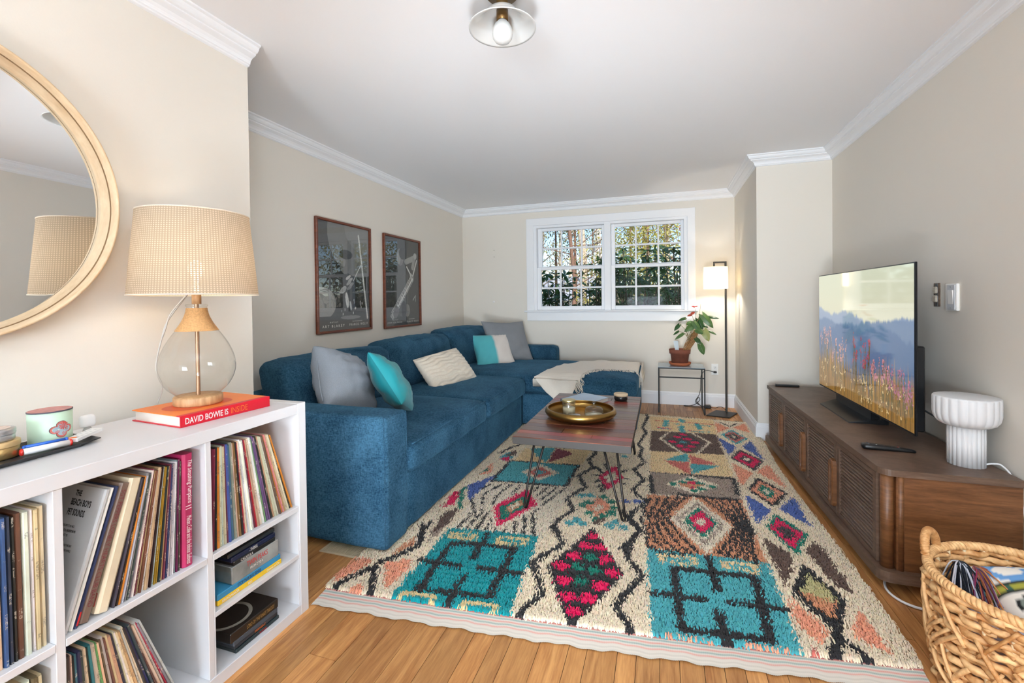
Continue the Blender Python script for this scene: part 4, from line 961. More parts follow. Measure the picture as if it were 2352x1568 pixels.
# ---------------------------------------------------------------- television
M_tvb = mat('tv_black', (20, 21, 24), .35, .3); M_tvedge = mat('tv_bezel', (40, 42, 46), .3, .8)
tv = thing('television', (1.08, 3.2, TZ), 'flat screen television showing pink flowers in golden grass on the console', 'television')
ty_n, ty_f, tzb, tzt, tvx = 2.475, 3.765, .572, 1.353, 1.074
part('bezel', MB().bbox(tvx, tvx+.010, ty_n, ty_f, tzb, tzt, .002), M_tvedge, tv)
part('rear_housing', MB().bbox(tvx+.010, tvx+.052, ty_n+.03, ty_f-.10, tzb+.012, tzb+.40, .006), M_tvb, tv)
part('neck', MB().prism([(tvx+.02, 2.98), (tvx+.06, 2.98), (tvx+.06, 3.50), (tvx+.02, 3.50)], TZ+.008, tzb+.05), M_tvb, tv)
part('stand', MB().add([(.985, 2.965, TZ+.0005), (1.17, 2.965, TZ+.0005), (1.17, 3.60, TZ+.0005), (.985, 3.44, TZ+.0005), (.987, 2.967, TZ+.006), (1.17, 2.967, TZ+.03), (1.17, 3.598, TZ+.03), (.987, 3.438, TZ+.006)], [(0, 3, 2, 1), (4, 5, 6, 7), (0, 1, 5, 4), (1, 2, 6, 5), (2, 3, 7, 6), (3, 0, 4, 7)]), M_tvb, tv)
NX, NZ = 420, 250
U_, V_ = np.meshgrid(np.linspace(0, 1, NX), np.linspace(0, 1, NZ))    # u: left to right as seen, v: bottom to top
def srgb(c): return np.array(lin(c))
sky = srgb((236, 222, 190))+(srgb((222, 226, 200))-srgb((236, 222, 190)))*V_[..., None]
img = sky
r2 = np.random.default_rng(5)
def n1d(n_, x): return np.interp(x.ravel() % 1, np.linspace(0, 1, n_), r2.random(n_)).reshape(x.shape)
for base_, c, sh in ((.66, (150, 166, 190), 1), (.61, (112, 136, 168), 3), (.55, (92, 120, 158), 5)):
    ridge = base_+.035*np.sin(U_*5+sh)+.025*np.sin(U_*13+sh*2)+.03*(n1d(40, U_)-.5)+.02*(n1d(120, U_)-.5)+(.05*np.exp(-((U_-.42)/.09)**2)+.05*np.exp(-((U_-.9)/.13)**2) if sh == 3 else 0)
    k = np.clip((ridge-V_)*45+.5, 0, 1)[..., None]; hill = srgb(c)*(.8+.45*V_[..., None]); img = img*(1-k)+hill*k
st = n1d(420, U_+V_*.012); st2 = n1d(170, U_+V_*.06); st3 = n1d(260, U_-V_*.03)
top = .27+.10*st2+.05*np.sin(U_*9)-.10*np.clip(U_-.55, 0, 1); k = np.clip((top-V_)*8+.6*(st-.5)*2, 0, 1)[..., None]
grass = srgb((186, 134, 58))*(.25+1.0*st[..., None]*(.5+.7*st3[..., None]))*(.75+.9*V_[..., None])+srgb((120, 110, 60))*.25*st2[..., None]; img = img*(1-k)+np.clip(grass, .01, 1)*k
def stalk(u0, v0, lean_, c): k = (np.abs(U_-u0-lean_*(V_-v0)) < .0016) & (V_ < v0) & (V_ > v0*.35); img[k] = c
def head(u0, v0, c, r):
    for q in range(7):
        u1, v1 = u0+r2.normal(0, r*.45), v0+r2.normal(0, r*1.3); d = ((U_-u1)*1.68)**2+((V_-v1)*.9)**2; k = d < (r*r2.uniform(.35, .6))**2; img[k] = np.clip(srgb(c)*r2.uniform(.65, 1.35), 0, 1)
for ua, ub, va, vb, c, n_ in ((.03, .20, .36, .56, (214, 158, 150), 22), (.2, .40, .28, .46, (206, 150, 140), 20), (.44, .66, .30, .50, (176, 74, 96), 26), (.66, .82, .22, .38, (196, 132, 140), 24), (.80, .99, .16, .34, (178, 110, 134), 30), (.0, 1, .04, .24, (226, 196, 140), 70)):
    for i in range(n_):
        u0, v0 = r2.uniform(ua, ub), r2.uniform(va, vb); stalk(u0, v0, r2.normal(0, .05), srgb((104, 92, 48))*r2.uniform(.6, 1.3)); head(u0, v0, c, r2.uniform(.009, .015) if vb > .25 else r2.uniform(.006, .010))
mb = MB(); ys = np.linspace(ty_f-.006, ty_n+.006, NX); zs = np.linspace(tzb+.010, tzt-.006, NZ)
mb.v = [(tvx-.0008, float(y), float(z)) for z in zs for y in ys]; ii = np.arange(NX*NZ).reshape(NZ, NX)
mb.f = [tuple(q) for q in np.stack([ii[:-1, :-1], ii[:-1, 1:], ii[1:, 1:], ii[1:, :-1]], -1).reshape(-1, 4).tolist()]; mb.sm = [False]*len(mb.f)
mb.c = np.c_[np.clip(img, 0, 1).reshape(-1, 3), np.ones(NX*NZ)]
M_scr = mat_attr('tv_picture', .06, emit=.46, spec=.8)
part('screen', mb, M_scr, tv)
M_cord = mat('black_cord', (18, 18, 20), .5)
solo('power_cord', MB().tube(cr([(1.135, 2.56, .68), (1.20, 2.50, .63), (1.25, 2.47, .575), (1.285, 2.50, .52), (1.30, 2.6, .46)], 8), .004, 8), M_cord, 'black cord hanging behind the television down to the console', 'cord', (1.2, 2.5, .6))
# remotes
M_rem = mat('remote_black', (18, 18, 20), .35)
rmt = thing('remote_control', (.97, 2.47, TZ), 'black remote control with coloured buttons at the near end of console', 'remote')
A = Vector((.880, 2.49, TZ+.0005)); D = Vector((.98, -.05, 0)).normalized(); Q = Vector((.05, .98, 0)).normalized(); mbr = MB(); ring = []
for t, w, h in ((0, .020, .019), (.01, .024, .022), (.05, .024, .024), (.10, .021, .021), (.15, .018, .016), (.185, .017, .012), (.195, .013, .009)):
    p = A+D*t; zb = 0.0 if t > .02 else .002; ring.append([p+Q*w*a+Vector((0, 0, zb+h*z)) for a, z in ((-1, .35), (-.8, 0), (.8, 0), (1, .35), (.85, .9), (.4, 1), (-.4, 1), (-.85, .9))])
n = 8; mbr.add([p for r in ring for p in r], [(i*n+k, i*n+(k+1) % n, (i+1)*n+(k+1) % n, (i+1)*n+k) for i in range(len(ring)-1) for k in range(n)]+[tuple(range(n))[::-1], tuple(range((len(ring)-1)*n, len(ring)*n))], True)
part('body', mbr, M_rem, rmt)
cb = {'w': mat('button_pale', (190, 200, 200), .5), 'y': mat('button_yellow', (220, 200, 70), .5), 'r': mat('button_red', (190, 50, 40), .5), 'g': mat('button_grey', (70, 72, 76), .5)}
for t in range(5):
    for s in (-1, 0, 1):
        p = A+D*(.022+t*.028)+Q*s*.011; z = p.z+.0235-.0018*t; part('button', MB().lathe([(.0035, -.001), (.0035, .0018), (.001, .0022)], (p.x, p.y, z), 8), cb['y' if t == 1 and s == 0 else 'w' if t == 1 else 'r' if (t == 4 and s == 0) else 'g'], rmt)
solo('remote_control', MB().bbox(.855, 1.02, 4.035, 4.072, TZ+.0005, TZ+.016, .004), M_rem, 'slim black remote lying at the far end of the console', 'remote', (.94, 4.05, TZ))
# fluted white table lamp
M_white = mat('matte_white_ceramic', (214, 214, 215), .55, spec=.3)
c = (1.198, 2.365, TZ+.0005); lampw = thing('mushroom_lamp', c, 'white fluted mushroom table lamp at the near end of the console', 'lamp')
part('base', MB().lathe([(.001, 0), (.057, 0), (.057, .165), (.001, .165)], c, 220, rib=(22, .05, .03)), M_white, lampw)
part('shade', MB().lathe([(.055, .160), (.072, .164), (.088, .174), (.098, .190), (.102, .212), (.102, .276), (.100, .282), (.095, .2835), (.001, .2835)], c, 220, rib=(22, .035, .03)), M_white, lampw)
M_wcord = mat('white_cord', (228, 228, 230), .5)
part('cord', MB().tube(cr([(1.24, 2.335, TZ+.012), (1.262, 2.325, TZ+.022), (1.285, 2.31, TZ+.02), (1.3, 2.27, TZ-.03), (1.302, 2.2, .3), (1.302, 2.12, .04)], 8), .0035, 8), M_wcord, lampw)
solo('extension_cord', MB().tube(cr([(.98, 2.34, .006), (.90, 2.30, .006), (.866, 2.23, .006), (.868, 2.17, .006), (.90, 2.125, .006), (.96, 2.108, .006), (1.08, 2.13, .006), (1.25, 2.14, .006)], 10), .005, 8), M_wcord, 'white cord curving over the floor boards from under the console', 'cord', (.95, 2.12, 0))
# wall plates on the right wall
M_plate = mat('plate_white', (236, 236, 234), .4); M_sw = mat('switch_grey', (206, 207, 210), .35)
sp = thing('dimmer_switch', (XR, 2.676, 1.19), 'white rocker dimmer switch plate on the right wall', 'switch')
part('plate', MB().bbox(XR-.012, XR, 2.631, 2.721, 1.128, 1.256, .003), M_plate, sp); part('frame', MB().bbox(XR-.015, XR-.012, 2.642, 2.70, 1.134, 1.250, .001), M_sw, sp)
part('rocker', MB().add([(XR-.0152, 2.653, 1.160), (XR-.0152, 2.692, 1.160), (XR-.019, 2.692, 1.225), (XR-.019, 2.653, 1.225), (XR-.012, 2.653, 1.160), (XR-.012, 2.692, 1.160), (XR-.012, 2.692, 1.225), (XR-.012, 2.653, 1.225)], [(0, 1, 2, 3), (0, 4, 5, 1), (1, 5, 6, 2), (2, 6, 7, 3), (3, 7, 4, 0)]), M_plate, sp)
for z in (1.143, 1.242): part('screw', MB().tube([(XR-.0148, 2.672, z), (XR-.0165, 2.672, z)], .003, 8), M_tin, sp)
M_old = mat('old_ivory_device', (196, 186, 170), .5, var=(60, .3)); M_hole = mat('wall_box_dark', (128, 108, 92), .9, var=(80, .5))
ro = thing('bare_receptacle', (XR, 2.81, 1.2), 'bare wall receptacle without its cover plate left of the dimmer', 'outlet')
part('box', MB().bbox(XR-.003, XR, 2.783, 2.838, 1.146, 1.263, .001), M_hole, ro); part('strap', MB().bbox(XR-.006, XR-.003, 2.797, 2.822, 1.148, 1.260, .001), M_tin, ro)
for z in (1.185, 1.228): part('socket', MB().bbox(XR-.014, XR-.006, 2.795, 2.826, z-.017, z+.017, .004), M_old, ro)
# ---------------------------------------------------------------- round mirror
M_birch = wood_mat('birch_ply', (206, 176, 138), (226, 202, 168), .5, (9, 3, 3), .02, .35)
M_mirr = mat('mirror_silver', (236, 238, 238), .01, 1)
mc = Vector((-1.82, .62, 1.532)); mir = thing('round_mirror', mc, 'round wall mirror in a deep birch frame above the bookshelf', 'mirror')
def lathe_x(prof, c, n=128):
    m = MB(); k = len(prof); vs = []
    for j in range(n):
        w = 2*math.pi*j/n; vs += [(c.x+d, c.y+r*math.cos(w), c.z+r*math.sin(w)) for r, d in prof]
    m.add(vs, [(j*k+i, j*k+i+1, ((j+1) % n)*k+i+1, ((j+1) % n)*k+i) for j in range(n) for i in range(k-1)], True); return m
part('frame', lathe_x([(.428, .001), (.432, .062), (.430, .066), (.425, .067), (.4225, .064), (.4175, .043)], mc), M_birch, mir)
part('frame_ring', lathe_x([(.4175, .0425), (.4155, .0410), (.4160, .037), (.405, .014), (.404, .009)], mc), M_birch, mir)
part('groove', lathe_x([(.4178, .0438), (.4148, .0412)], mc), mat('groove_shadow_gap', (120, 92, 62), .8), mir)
part('glass', lathe_x([(.0001, .012), (.39, .012), (.4045, .0115)], mc), M_mirr, mir)

# ---------------------------------------------------------------- white cube bookshelf
M_mel = mat('white_melamine', (211, 211, 214), .38, spec=.4)
FX, BX, SY0, SY1, ST = -1.327, -1.735, -.07, 1.42, .816
sh = thing('bookshelf', (-1.53, .675, 0), 'white cube bookshelf packed with records beside the sofa', 'bookcase')
def sp_(name, x0, x1, y0, y1, z0, z1): return part(name, MB().bbox(x0, x1, y0, y1, z0, z1, .0012), M_mel, sh)
sp_('side_panel', BX, FX, SY1-.0385, SY1, 0, ST); sp_('side_panel', BX, FX, SY0, SY0+.0385, 0, ST)
sp_('top_panel', BX, FX-.0006, SY0+.0387, SY1-.0387, ST-.039, ST-.0006); sp_('bottom_panel', BX, FX-.0006, SY0+.0387, SY1-.0387, 0, .04)
for y in (.282, .647, 1.013): sp_('divider', BX, FX-.004, y, y+.0185, .0402, ST-.0392)
for y0, y1 in ((SY0+.0388, .2818), (.3007, .6468), (.6657, 1.0128), (1.0317, 1.3813)): sp_('shelf', BX, FX-.003, y0, y1, .402, .421)
sp_('insert_side', BX, FX-.004, 1.0318, 1.0365, .0402, .4018); sp_('insert_side', BX, FX-.004, 1.3766, 1.3813, .0402, .4018); sp_('insert_shelf', BX, FX-.004, 1.0366, 1.3765, .221, .237)

# ---------------------------------------------------------------- records: every sleeve is a thing
M_rec = bpy.data.materials.new('record_sleeve_card'); nt, N, L, b = nodes(M_rec)
oi = N.new('ShaderNodeObjectInfo'); g = N.new('ShaderNodeNewGeometry'); sx = N.new('ShaderNodeSeparateXYZ'); L.new(g.outputs['Position'], sx.inputs[0])
cb_ = N.new('ShaderNodeCombineXYZ'); mu = N.new('ShaderNodeMath'); mu.operation = 'MULTIPLY'; mu.inputs[1].default_value = 211; L.new(oi.outputs['Random'], mu.inputs[0]); L.new(mu.outputs[0], cb_.inputs[0])
zz = N.new('ShaderNodeMath'); zz.operation = 'MULTIPLY'; zz.inputs[1].default_value = 24; L.new(sx.outputs['Z'], zz.inputs[0]); L.new(zz.outputs[0], cb_.inputs[1])
n1 = N.new('ShaderNodeTexNoise'); n1.inputs['Scale'].default_value = 1; n1.inputs['Detail'].default_value = 3; L.new(cb_.outputs[0], n1.inputs[0])      # title marks along the spine
n2 = N.new('ShaderNodeTexNoise'); n2.inputs['Scale'].default_value = 9; n2.inputs['Detail'].default_value = 6; L.new(g.outputs['Position'], n2.inputs[0])  # wear
r1 = N.new('ShaderNodeValToRGB'); r1.color_ramp.elements[0].position = .57; r1.color_ramp.elements[1].position = .59; L.new(n1.outputs[0], r1.inputs[0])
lum = N.new('ShaderNodeRGBToBW'); L.new(oi.outputs['Color'], lum.inputs[0]); r2_ = N.new('ShaderNodeValToRGB'); r2_.color_ramp.elements[0].position = .24; r2_.color_ramp.elements[1].position = .26; r2_.color_ramp.elements[0].color = (.62, .56, .46, 1); r2_.color_ramp.elements[1].color = (.09, .075, .07, 1); L.new(lum.outputs[0], r2_.inputs[0])
sn = N.new('ShaderNodeSeparateXYZ'); L.new(g.outputs['Normal'], sn.inputs[0]); gt = N.new('ShaderNodeMath'); gt.operation = 'GREATER_THAN'; gt.inputs[1].default_value = .7; L.new(sn.outputs['X'], gt.inputs[0])
n3 = N.new('ShaderNodeTexNoise'); n3.inputs['Scale'].default_value = 420; n3.inputs['Detail'].default_value = 1; L.new(g.outputs['Position'], n3.inputs[0]); g3 = N.new('ShaderNodeMath'); g3.operation = 'GREATER_THAN'; g3.inputs[1].default_value = .5; L.new(n3.outputs[0], g3.inputs[0])
f0_ = N.new('ShaderNodeMath'); f0_.operation = 'MULTIPLY'; L.new(gt.outputs[0], f0_.inputs[0]); L.new(g3.outputs[0], f0_.inputs[1]); f2_ = N.new('ShaderNodeMath'); f2_.operation = 'MULTIPLY'; f2_.inputs[1].default_value = .55; L.new(f0_.outputs[0], f2_.inputs[0])
f1 = N.new('ShaderNodeMath'); f1.operation = 'MULTIPLY'; L.new(f2_.outputs[0], f1.inputs[1]); L.new(r1.outputs[0], f1.inputs[0])
m1 = N.new('ShaderNodeMix'); m1.data_type = 'RGBA'; L.new(f1.outputs[0], m1.inputs[0]); L.new(oi.outputs['Color'], m1.inputs[6]); L.new(r2_.outputs[0], m1.inputs[7])
wr = N.new('ShaderNodeMapRange'); wr.inputs[1].default_value = .3; wr.inputs[2].default_value = .75; wr.inputs[3].default_value = .72; wr.inputs[4].default_value = 1.2; L.new(n2.outputs[0], wr.inputs[0])
m2 = N.new('ShaderNodeMix'); m2.data_type = 'RGBA'; m2.blend_type = 'MULTIPLY'; m2.inputs[0].default_value = 1; L.new(m1.outputs[2], m2.inputs[6]); L.new(wr.outputs[0], m2.inputs[7]); L.new(m2.outputs[2], b.inputs['Base Color'])
b.inputs['Roughness'].default_value = .42
M_recp = mat('record_box_card', (200, 200, 200), .5, obj_color=True, var=(9, .14))
def record(yb, yt, zb, t, xf, c, label, group, h=.325, dep=.325, m=None):
    """a sleeve whose spine runs from (yb, zb) to (yt, zb + ~h); the spine edge is slightly pinched"""
    dy = yt-yb; dz = math.sqrt(max(h*h-dy*dy, .01)); u = Vector((0, dy, dz))/h; n = Vector((0, dz, -dy))/h
    o = Vector((xf, yb, zb+max(0, (n*t).z*-1 if n.z < 0 else 0))); vs = []
    for k in (0, h):
        q = o+u*k; vs += [q+n*t*.22, q+n*t*.78, q+n*t+Vector((-.006, 0, 0)), q+n*t+Vector((-dep, 0, 0)), q+Vector((-dep, 0, 0)), q+Vector((-.006, 0, 0))]
    fs = [tuple(range(6))[::-1], tuple(range(6, 12))]+[(i, (i+1) % 6, 6+(i+1) % 6, 6+i) for i in range(6)]
    r = solo('record_sleeve', MB().add(vs, fs), m or M_rec, label, 'record', (xf-dep/2, yb, zb), group); r.color = (*lin(c), 1); return r, o, u, n
CN_ = [('cream', (214, 200, 172)), ('black', (40, 38, 38)), ('tan', (176, 146, 108)), ('white', (226, 222, 214)), ('grey', (120, 122, 124)), ('brown', (104, 76, 56)), ('orange', (206, 116, 50)), ('red', (178, 44, 44)), ('blue', (62, 92, 142)), ('green', (104, 150, 100)), ('maroon', (112, 44, 62)), ('mustard', (168, 126, 40)), ('yellow', (222, 184, 60)), ('pink', (206, 130, 130)), ('navy', (46, 54, 86)), ('crimson', (170, 40, 62)), ('purple', (104, 84, 124)), ('charcoal', (66, 66, 70)), ('beige', (196, 178, 152)), ('peach', (220, 182, 152)), ('pale grey', (188, 188, 188)), ('teal', (58, 108, 120))]
CD = dict(CN_)
def row(cell, place, seq, y0, y1, d0, d1, zb, w0=None, group=None, jit=.006):
    """seq of colour words laid from y0 to y1 with the tilt (top minus bottom) going d0 -> d1"""
    n = len(seq); ws = [random.uniform(.6, 1.5) for _ in seq]; tot = sum(ws); y = y0
    for i, cname in enumerate(seq):
        f = i/max(1, n-1); step = (y1-y0)*ws[i]/tot; t = step*math.cos(math.atan((d0+(d1-d0)*f)/.325))*.90
        c = tuple(max(0, min(255, v+random.randint(-10, 10))) for v in CD[cname])
        record(y, y+d0+(d1-d0)*f, zb, t, FX-.018-random.random()*jit, c, f'{cname} record sleeve, {ORD[i]} from the left in the {place}', group or f'records in the {place}', .318+random.random()*.008)
        y += step
pl_ = 'upper middle cubby'
spec = [(.668, .762, .010, 'pale grey', 'pale grey record sleeve with black song titles, leaning at left of the upper middle cubby'), (.681, .774, .006, 'white', 'white record sleeve right behind the grey one with song titles, upper middle cubby'), (.690, .785, .006, 'navy', 'dark navy record sleeve with a red sticker low on its spine, upper middle cubby'), (.698, .795, .024, 'brown', 'thick brown record sleeve with maroon title, leaning before the cream box set'), (.733, .818, .031, 'cream', 'cream cloth record box set with a red square sticker, upper middle cubby')]
hold = []
for yb, yt, t, cname, lab in spec: hold.append(record(yb, yt, .4215, t, FX-.020, CD[cname] if cname != 'brown' else (112, 92, 80), lab, None, .322, m=M_recp))
seq = ['charcoal', 'black', 'orange', 'pale grey', 'grey', 'charcoal', 'grey', 'white', 'maroon', 'tan', 'brown', 'white', 'tan', 'beige', 'black', 'pale grey', 'mustard', 'mustard', 'black', 'tan', 'maroon', 'navy', 'white', 'pale grey', 'white', 'grey', 'maroon', 'charcoal']
n = len(seq); y = .770
for i, cname in enumerate(seq):
    f = i/(n-1); t = random.uniform(.0042, .0064); c = tuple(max(0, min(255, v+random.randint(-10, 10))) for v in CD[cname]); d = .075*(1-f)+.010*f
    record(y, y+d, .4215, t*.92, FX-.018-random.random()*.006, c, f'{cname} record sleeve, {ORD[i]} from the left after the cream box set, upper middle cubby', 'thin records in the upper middle cubby', .316+random.random()*.010); y += .0062
rs, o, u, n_ = record(.950, .955, .4215, .031, FX-.018, (166, 36, 84), 'magenta record box with white script title at right of the upper middle cubby', None, .334, m=M_recp)
M_ink_w = mat('ink_white', (235, 230, 225), .6); M_ink_k = mat('ink_black', (34, 32, 32), .7); M_ink_m = mat('ink_maroon', (112, 34, 46), .7); M_ink_r = mat('ink_red', (196, 40, 40), .6); M_ink_o = mat('ink_orange', (224, 110, 40), .6); M_ink_g = mat('ink_gold', (170, 130, 70), .5); M_ink_b = mat('ink_navy', (30, 40, 70), .6)
q = o+u*.315+n_*.0175; lettering('lettering', 'The Smashing Pumpkins', q-n_*.008, -u, n_, M_ink_w, rs, .128, .017, shear=.25, lift=.0008)
q = o+u*.150; lettering('lettering', 'Mellon Collie and the Infinite Sadness', q+n_*.0095, -u, n_, M_ink_w, rs, .142, .015, shear=.25, lift=.0008)
for k in (.178, .170): part('stripe', MB().add([o+u*k+n_*.007+Vector((.0006, 0, 0)), o+u*k+n_*.024+Vector((.0006, 0, 0)), o+u*(k+.0022)+n_*.024+Vector((.0006, 0, 0)), o+u*(k+.0022)+n_*.007+Vector((.0006, 0, 0))], [(0, 1, 2, 3)]), M_ink_w, rs)
# titles of the leaning sleeves
rs, o, u, n_ = hold[0]; R = Vector((1, 0, 0)); q0 = o+Vector((-.0085, 0, 0))
def face(txt, back, down, w, h, m=M_ink_k, bold=.0): lettering('lettering', txt, q0+R*-back+u*(.322-down), R, u, m, rs, w, h, bold)
face('THE', .100, .026, .024, .014, bold=.03); face('BEACH BOYS', .107, .049, .077, .016, bold=.03); face('PET SOUNDS', .110, .073, .066, .016, bold=.02)
for k, s in enumerate(["WOULDN'T IT BE NICE", 'YOU STILL BELIEVE IN ME', "THAT'S NOT ME", "DON'T TALK", "I'M WAITING FOR THE DAY", "LET'S GO AWAY FOR AWHILE", 'SLOOP JOHN B']): face(s, .116, .100+k*.011, .0026*len(s), .0055)
for k, s in enumerate(['GOD ONLY KNOWS', "HERE TODAY", "I JUST WASN'T MADE", "CAROLINE NO"]): face(s, .126, .190+k*.013, .0026*len(s), .0055)
rs, o, u, n_ = hold[2]; part('sticker', MB().add([o+u*.006+n_*.001+Vector((.0007, 0, 0)), o+u*.006+n_*.005+Vector((.0007, 0, 0)), o+u*.036+n_*.005+Vector((.0007, 0, 0)), o+u*.036+n_*.001+Vector((.0007, 0, 0))], [(0, 1, 2, 3)]), M_ink_r, rs)
rs, o, u, n_ = hold[3]; lettering('lettering', "SGT PEPPERS LONELY HEARTS CLUB BAND", o+u*.305+n_*.007, -u, n_, M_ink_m, rs, .27, .010, lift=.0008)
rs, o, u, n_ = hold[4]; R = Vector((1, 0, 0)); q = o+Vector((-.035, 0, 0))+u*.016
part('sticker', MB().add([q-n_*.0008, q+R*.024-n_*.0008, q+R*.024+u*.030-n_*.0008, q+u*.030-n_*.0008], [(0, 3, 2, 1)]), M_ink_r, rs); q2 = q+R*.002+u*.002
part('sticker_face', MB().add([q2-n_*.0014, q2+R*.020-n_*.0014, q2+R*.020+u*.026-n_*.0014, q2+u*.026-n_*.0014], [(0, 3, 2, 1)]), mat('sticker_paper', (214, 196, 176), .7), rs)
lettering('lettering', '15', q2+R*.006+u*.008-n_*.0016, R, u, M_ink_r, rs, .009, .010)
row('c', 'upper right cubby', ['maroon', 'black', 'orange', 'cream', 'pale grey', 'beige', 'maroon', 'blue', 'teal', 'grey', 'beige', 'brown', 'black', 'crimson', 'beige', 'pale grey', 'white', 'white', 'pale grey', 'maroon', 'crimson', 'tan', 'cream', 'white', 'green', 'purple', 'purple', 'black', 'tan', 'beige', 'pale grey', 'brown', 'orange', 'pink', 'tan', 'beige', 'cream', 'black', 'orange', 'beige'][:39], 1.042, 1.368, .010, -.098, .4215)
row('a', 'upper left cubby', ['tan', 'beige', 'peach', 'cream', 'brown', 'black', 'red', 'cream', 'peach', 'pale grey', 'peach', 'cream', 'black', 'charcoal', 'yellow', 'red', 'black', 'peach', 'brown', 'orange', 'peach', 'blue', 'navy', 'black', 'brown', 'white', 'white', 'beige', 'beige'], .41, .643, -.004, -.002, .4215)
row('b', 'lower middle cubby', ['black', 'charcoal', 'beige', 'black', 'teal', 'navy', 'charcoal', 'peach', 'black', 'teal', 'beige', 'green', 'green', 'peach', 'brown', 'pale grey', 'brown', 'peach', 'tan', 'charcoal', 'beige', 'white', 'peach', 'tan', 'pale grey', 'cream', 'black', 'navy', 'charcoal', 'brown', 'beige', 'pale grey', 'crimson', 'grey', 'pale grey'], .668, .945, .0, -.108, .0405)
row('d', 'lower left cubby', ['beige', 'tan', 'peach', 'brown', 'cream', 'yellow', 'beige', 'pale grey', 'tan', 'white', 'brown', 'beige'], .50, .643, -.004, -.010, .0405)
# ---------------------------------------------------------------- film cases on the right hand insert shelves
def case(name, y0, y1, z0, z1, xf, d, c, label, rough=.3, txt=(), var=None):
    t = thing(name, (xf-d/2, (y0+y1)/2, z0), label, 'book' if 'book' in name else 'disc case', 'film cases and books on the right hand insert shelves')
    m = mat(name+'_cover', c, rough, var=var); part('cover', MB().bbox(xf-d, xf, y0, y1, z0+.0002, z1-.0002, .002), m, t)
    for s, ya, w, h, mm, up in txt: lettering('lettering', s, (xf, ya, z0+up), (0, 1, 0), (0, 0, 1), mm, t, w, h)
    return t
bx = -1.348
case('paperback_book', 1.058, 1.312, .2372, .2545, bx, .19, (226, 184, 36), 'yellow paperback book at the bottom of the upper stack, insert shelf', .5, [('NEUROMANCER', 1.072, .062, .008, M_ink_w, .005), ('NEO', 1.168, .016, .008, M_ink_w, .005), ('Cinema et Cie', 1.245, .055, .008, M_ink_w, .005)])
case('hardback_book', 1.056, 1.308, .2547, .2745, bx, .20, (52, 134, 176), 'blue book with dark title lying on the yellow paperback', .5, [('STOP MAKING SENSE', 1.128, .092, .011, M_ink_b, .005)])
tp = case('box_set', 1.110, 1.299, .2747, .333, bx, .15, (136, 138, 136), 'grey film box set with red title on top of the blue book', .35, [('TWIN PEAKS', 1.165, .085, .018, M_ink_r, .030), ('FROM Z TO A', 1.178, .052, .008, M_ink_w, .016)], var=(14, .45))
part('sleeve', MB().bbox(bx-.152, bx-.004, 1.1075, 1.1095, .2755, .332, .0008), M_gls, tp)
case('disc_case', 1.116, 1.286, .3332, .3485, bx, .14, (28, 24, 24), 'thin black film case with pale title, second under the top of the stack', .3, [('CALIGULA', 1.142, .048, .009, M_ink_w, .003)])
case('disc_case', 1.108, 1.286, .3487, .3645, bx, .14, (26, 30, 58), 'thin navy film case with white title just under the plain black case', .3, [('-THING', 1.176, .032, .011, M_ink_w, .0025)])
case('disc_case', 1.100, 1.290, .3647, .379, bx-.006, .14, (44, 44, 46), 'plain black film case at the very top of the upper stack', .25)
case('disc_case', 1.118, 1.297, .0402, .0535, bx, .14, (30, 42, 44), 'dark film case at the very bottom of the lower stack', .3, [('BEYOND', 1.21, .03, .006, M_ink_r, .003)], var=(30, .4))
case('disc_case', 1.116, 1.294, .0537, .0665, bx-.004, .14, (38, 40, 46), 'thin black film case with orange title, second from the bottom of the lower stack', .3, [('MANIAC', 1.195, .044, .009, M_ink_o, .002)])
case('disc_case', 1.112, 1.292, .0667, .0845, bx-.002, .145, (70, 78, 88), 'slate blue film case under the big dark box set of the lower stack', .2)
lt = case('box_set', 1.099, 1.293, .0847, .118, bx, .19, (36, 30, 26), 'large dark box set with gold title on top of the lower stack', .3, [('LORD OF THE RINGS TRILOGY', 1.160, .115, .013, M_ink_g, .010)], var=(10, .3))
ring = MB(); C_ = (bx-.09, 1.165, .1183)
ring.add([(C_[0]+r*math.cos(w), C_[1]+r*1.0*math.sin(w), C_[2]) for w in [2*math.pi*i/40 for i in range(40)] for r in (.062, .074)], [(2*i, 2*i+1, (2*i+3) % 80, (2*i+2) % 80) for i in range(40)]); part('printed_ring', ring, mat('ring_grey', (136, 132, 122), .5), lt)
# ---------------------------------------------------------------- things on top of the shelf
TP = ST-.0006
a = Vector((-1.427, 1.008, 0)); e1 = (Vector((-1.403, 1.323, 0))-a); e1n = e1.normalized(); e2n = Vector((-e1n.y, e1n.x, 0)); bw, bd, bh = .316, .252, .037
bkb = thing('coffee_table_book', (-1.54, 1.16, TP), 'thick orange and red art book under the glass lamp on the shelf', 'book')
def bk_(u0, u1, v0, v1, z0, z1):
    P = [a+e1n*u+e2n*v for u, v in ((u0, v0), (u1, v0), (u1, v1), (u0, v1))]; return MB().prism([(p.x, p.y) for p in P], TP+z0, TP+z1)
M_or = mat('orange_cover', (240, 128, 44), .4, var=(7, .10)); M_rd = mat('red_cover', (206, 22, 44), .4); M_orr = mat('cover_print_red', (216, 84, 40), .45)
part('cover', bk_(.0, bw, .02, bd, bh-.003, bh), M_or, bkb); part('cover', bk_(.0, bw, .0, .02, bh-.003, bh), M_rd, bkb); part('cover', bk_(0, bw, 0, bd, .0003, .003), M_rd, bkb); part('spine', bk_(0, bw, 0, .004, .003, bh-.003), M_rd, bkb)
part('pages', bk_(.006, bw-.006, .004, bd-.008, .003, bh-.003), M_page, bkb)
blob = [a+e1n*(.135+.105*math.cos(w))+e2n*(.125+.075*math.sin(w)+.01*math.sin(3*w)) for w in [2*math.pi*i/28 for i in range(28)]]
part('cover_print', MB().add([(p.x, p.y, TP+bh+.0004) for p in blob], [tuple(range(28))]), M_orr, bkb)
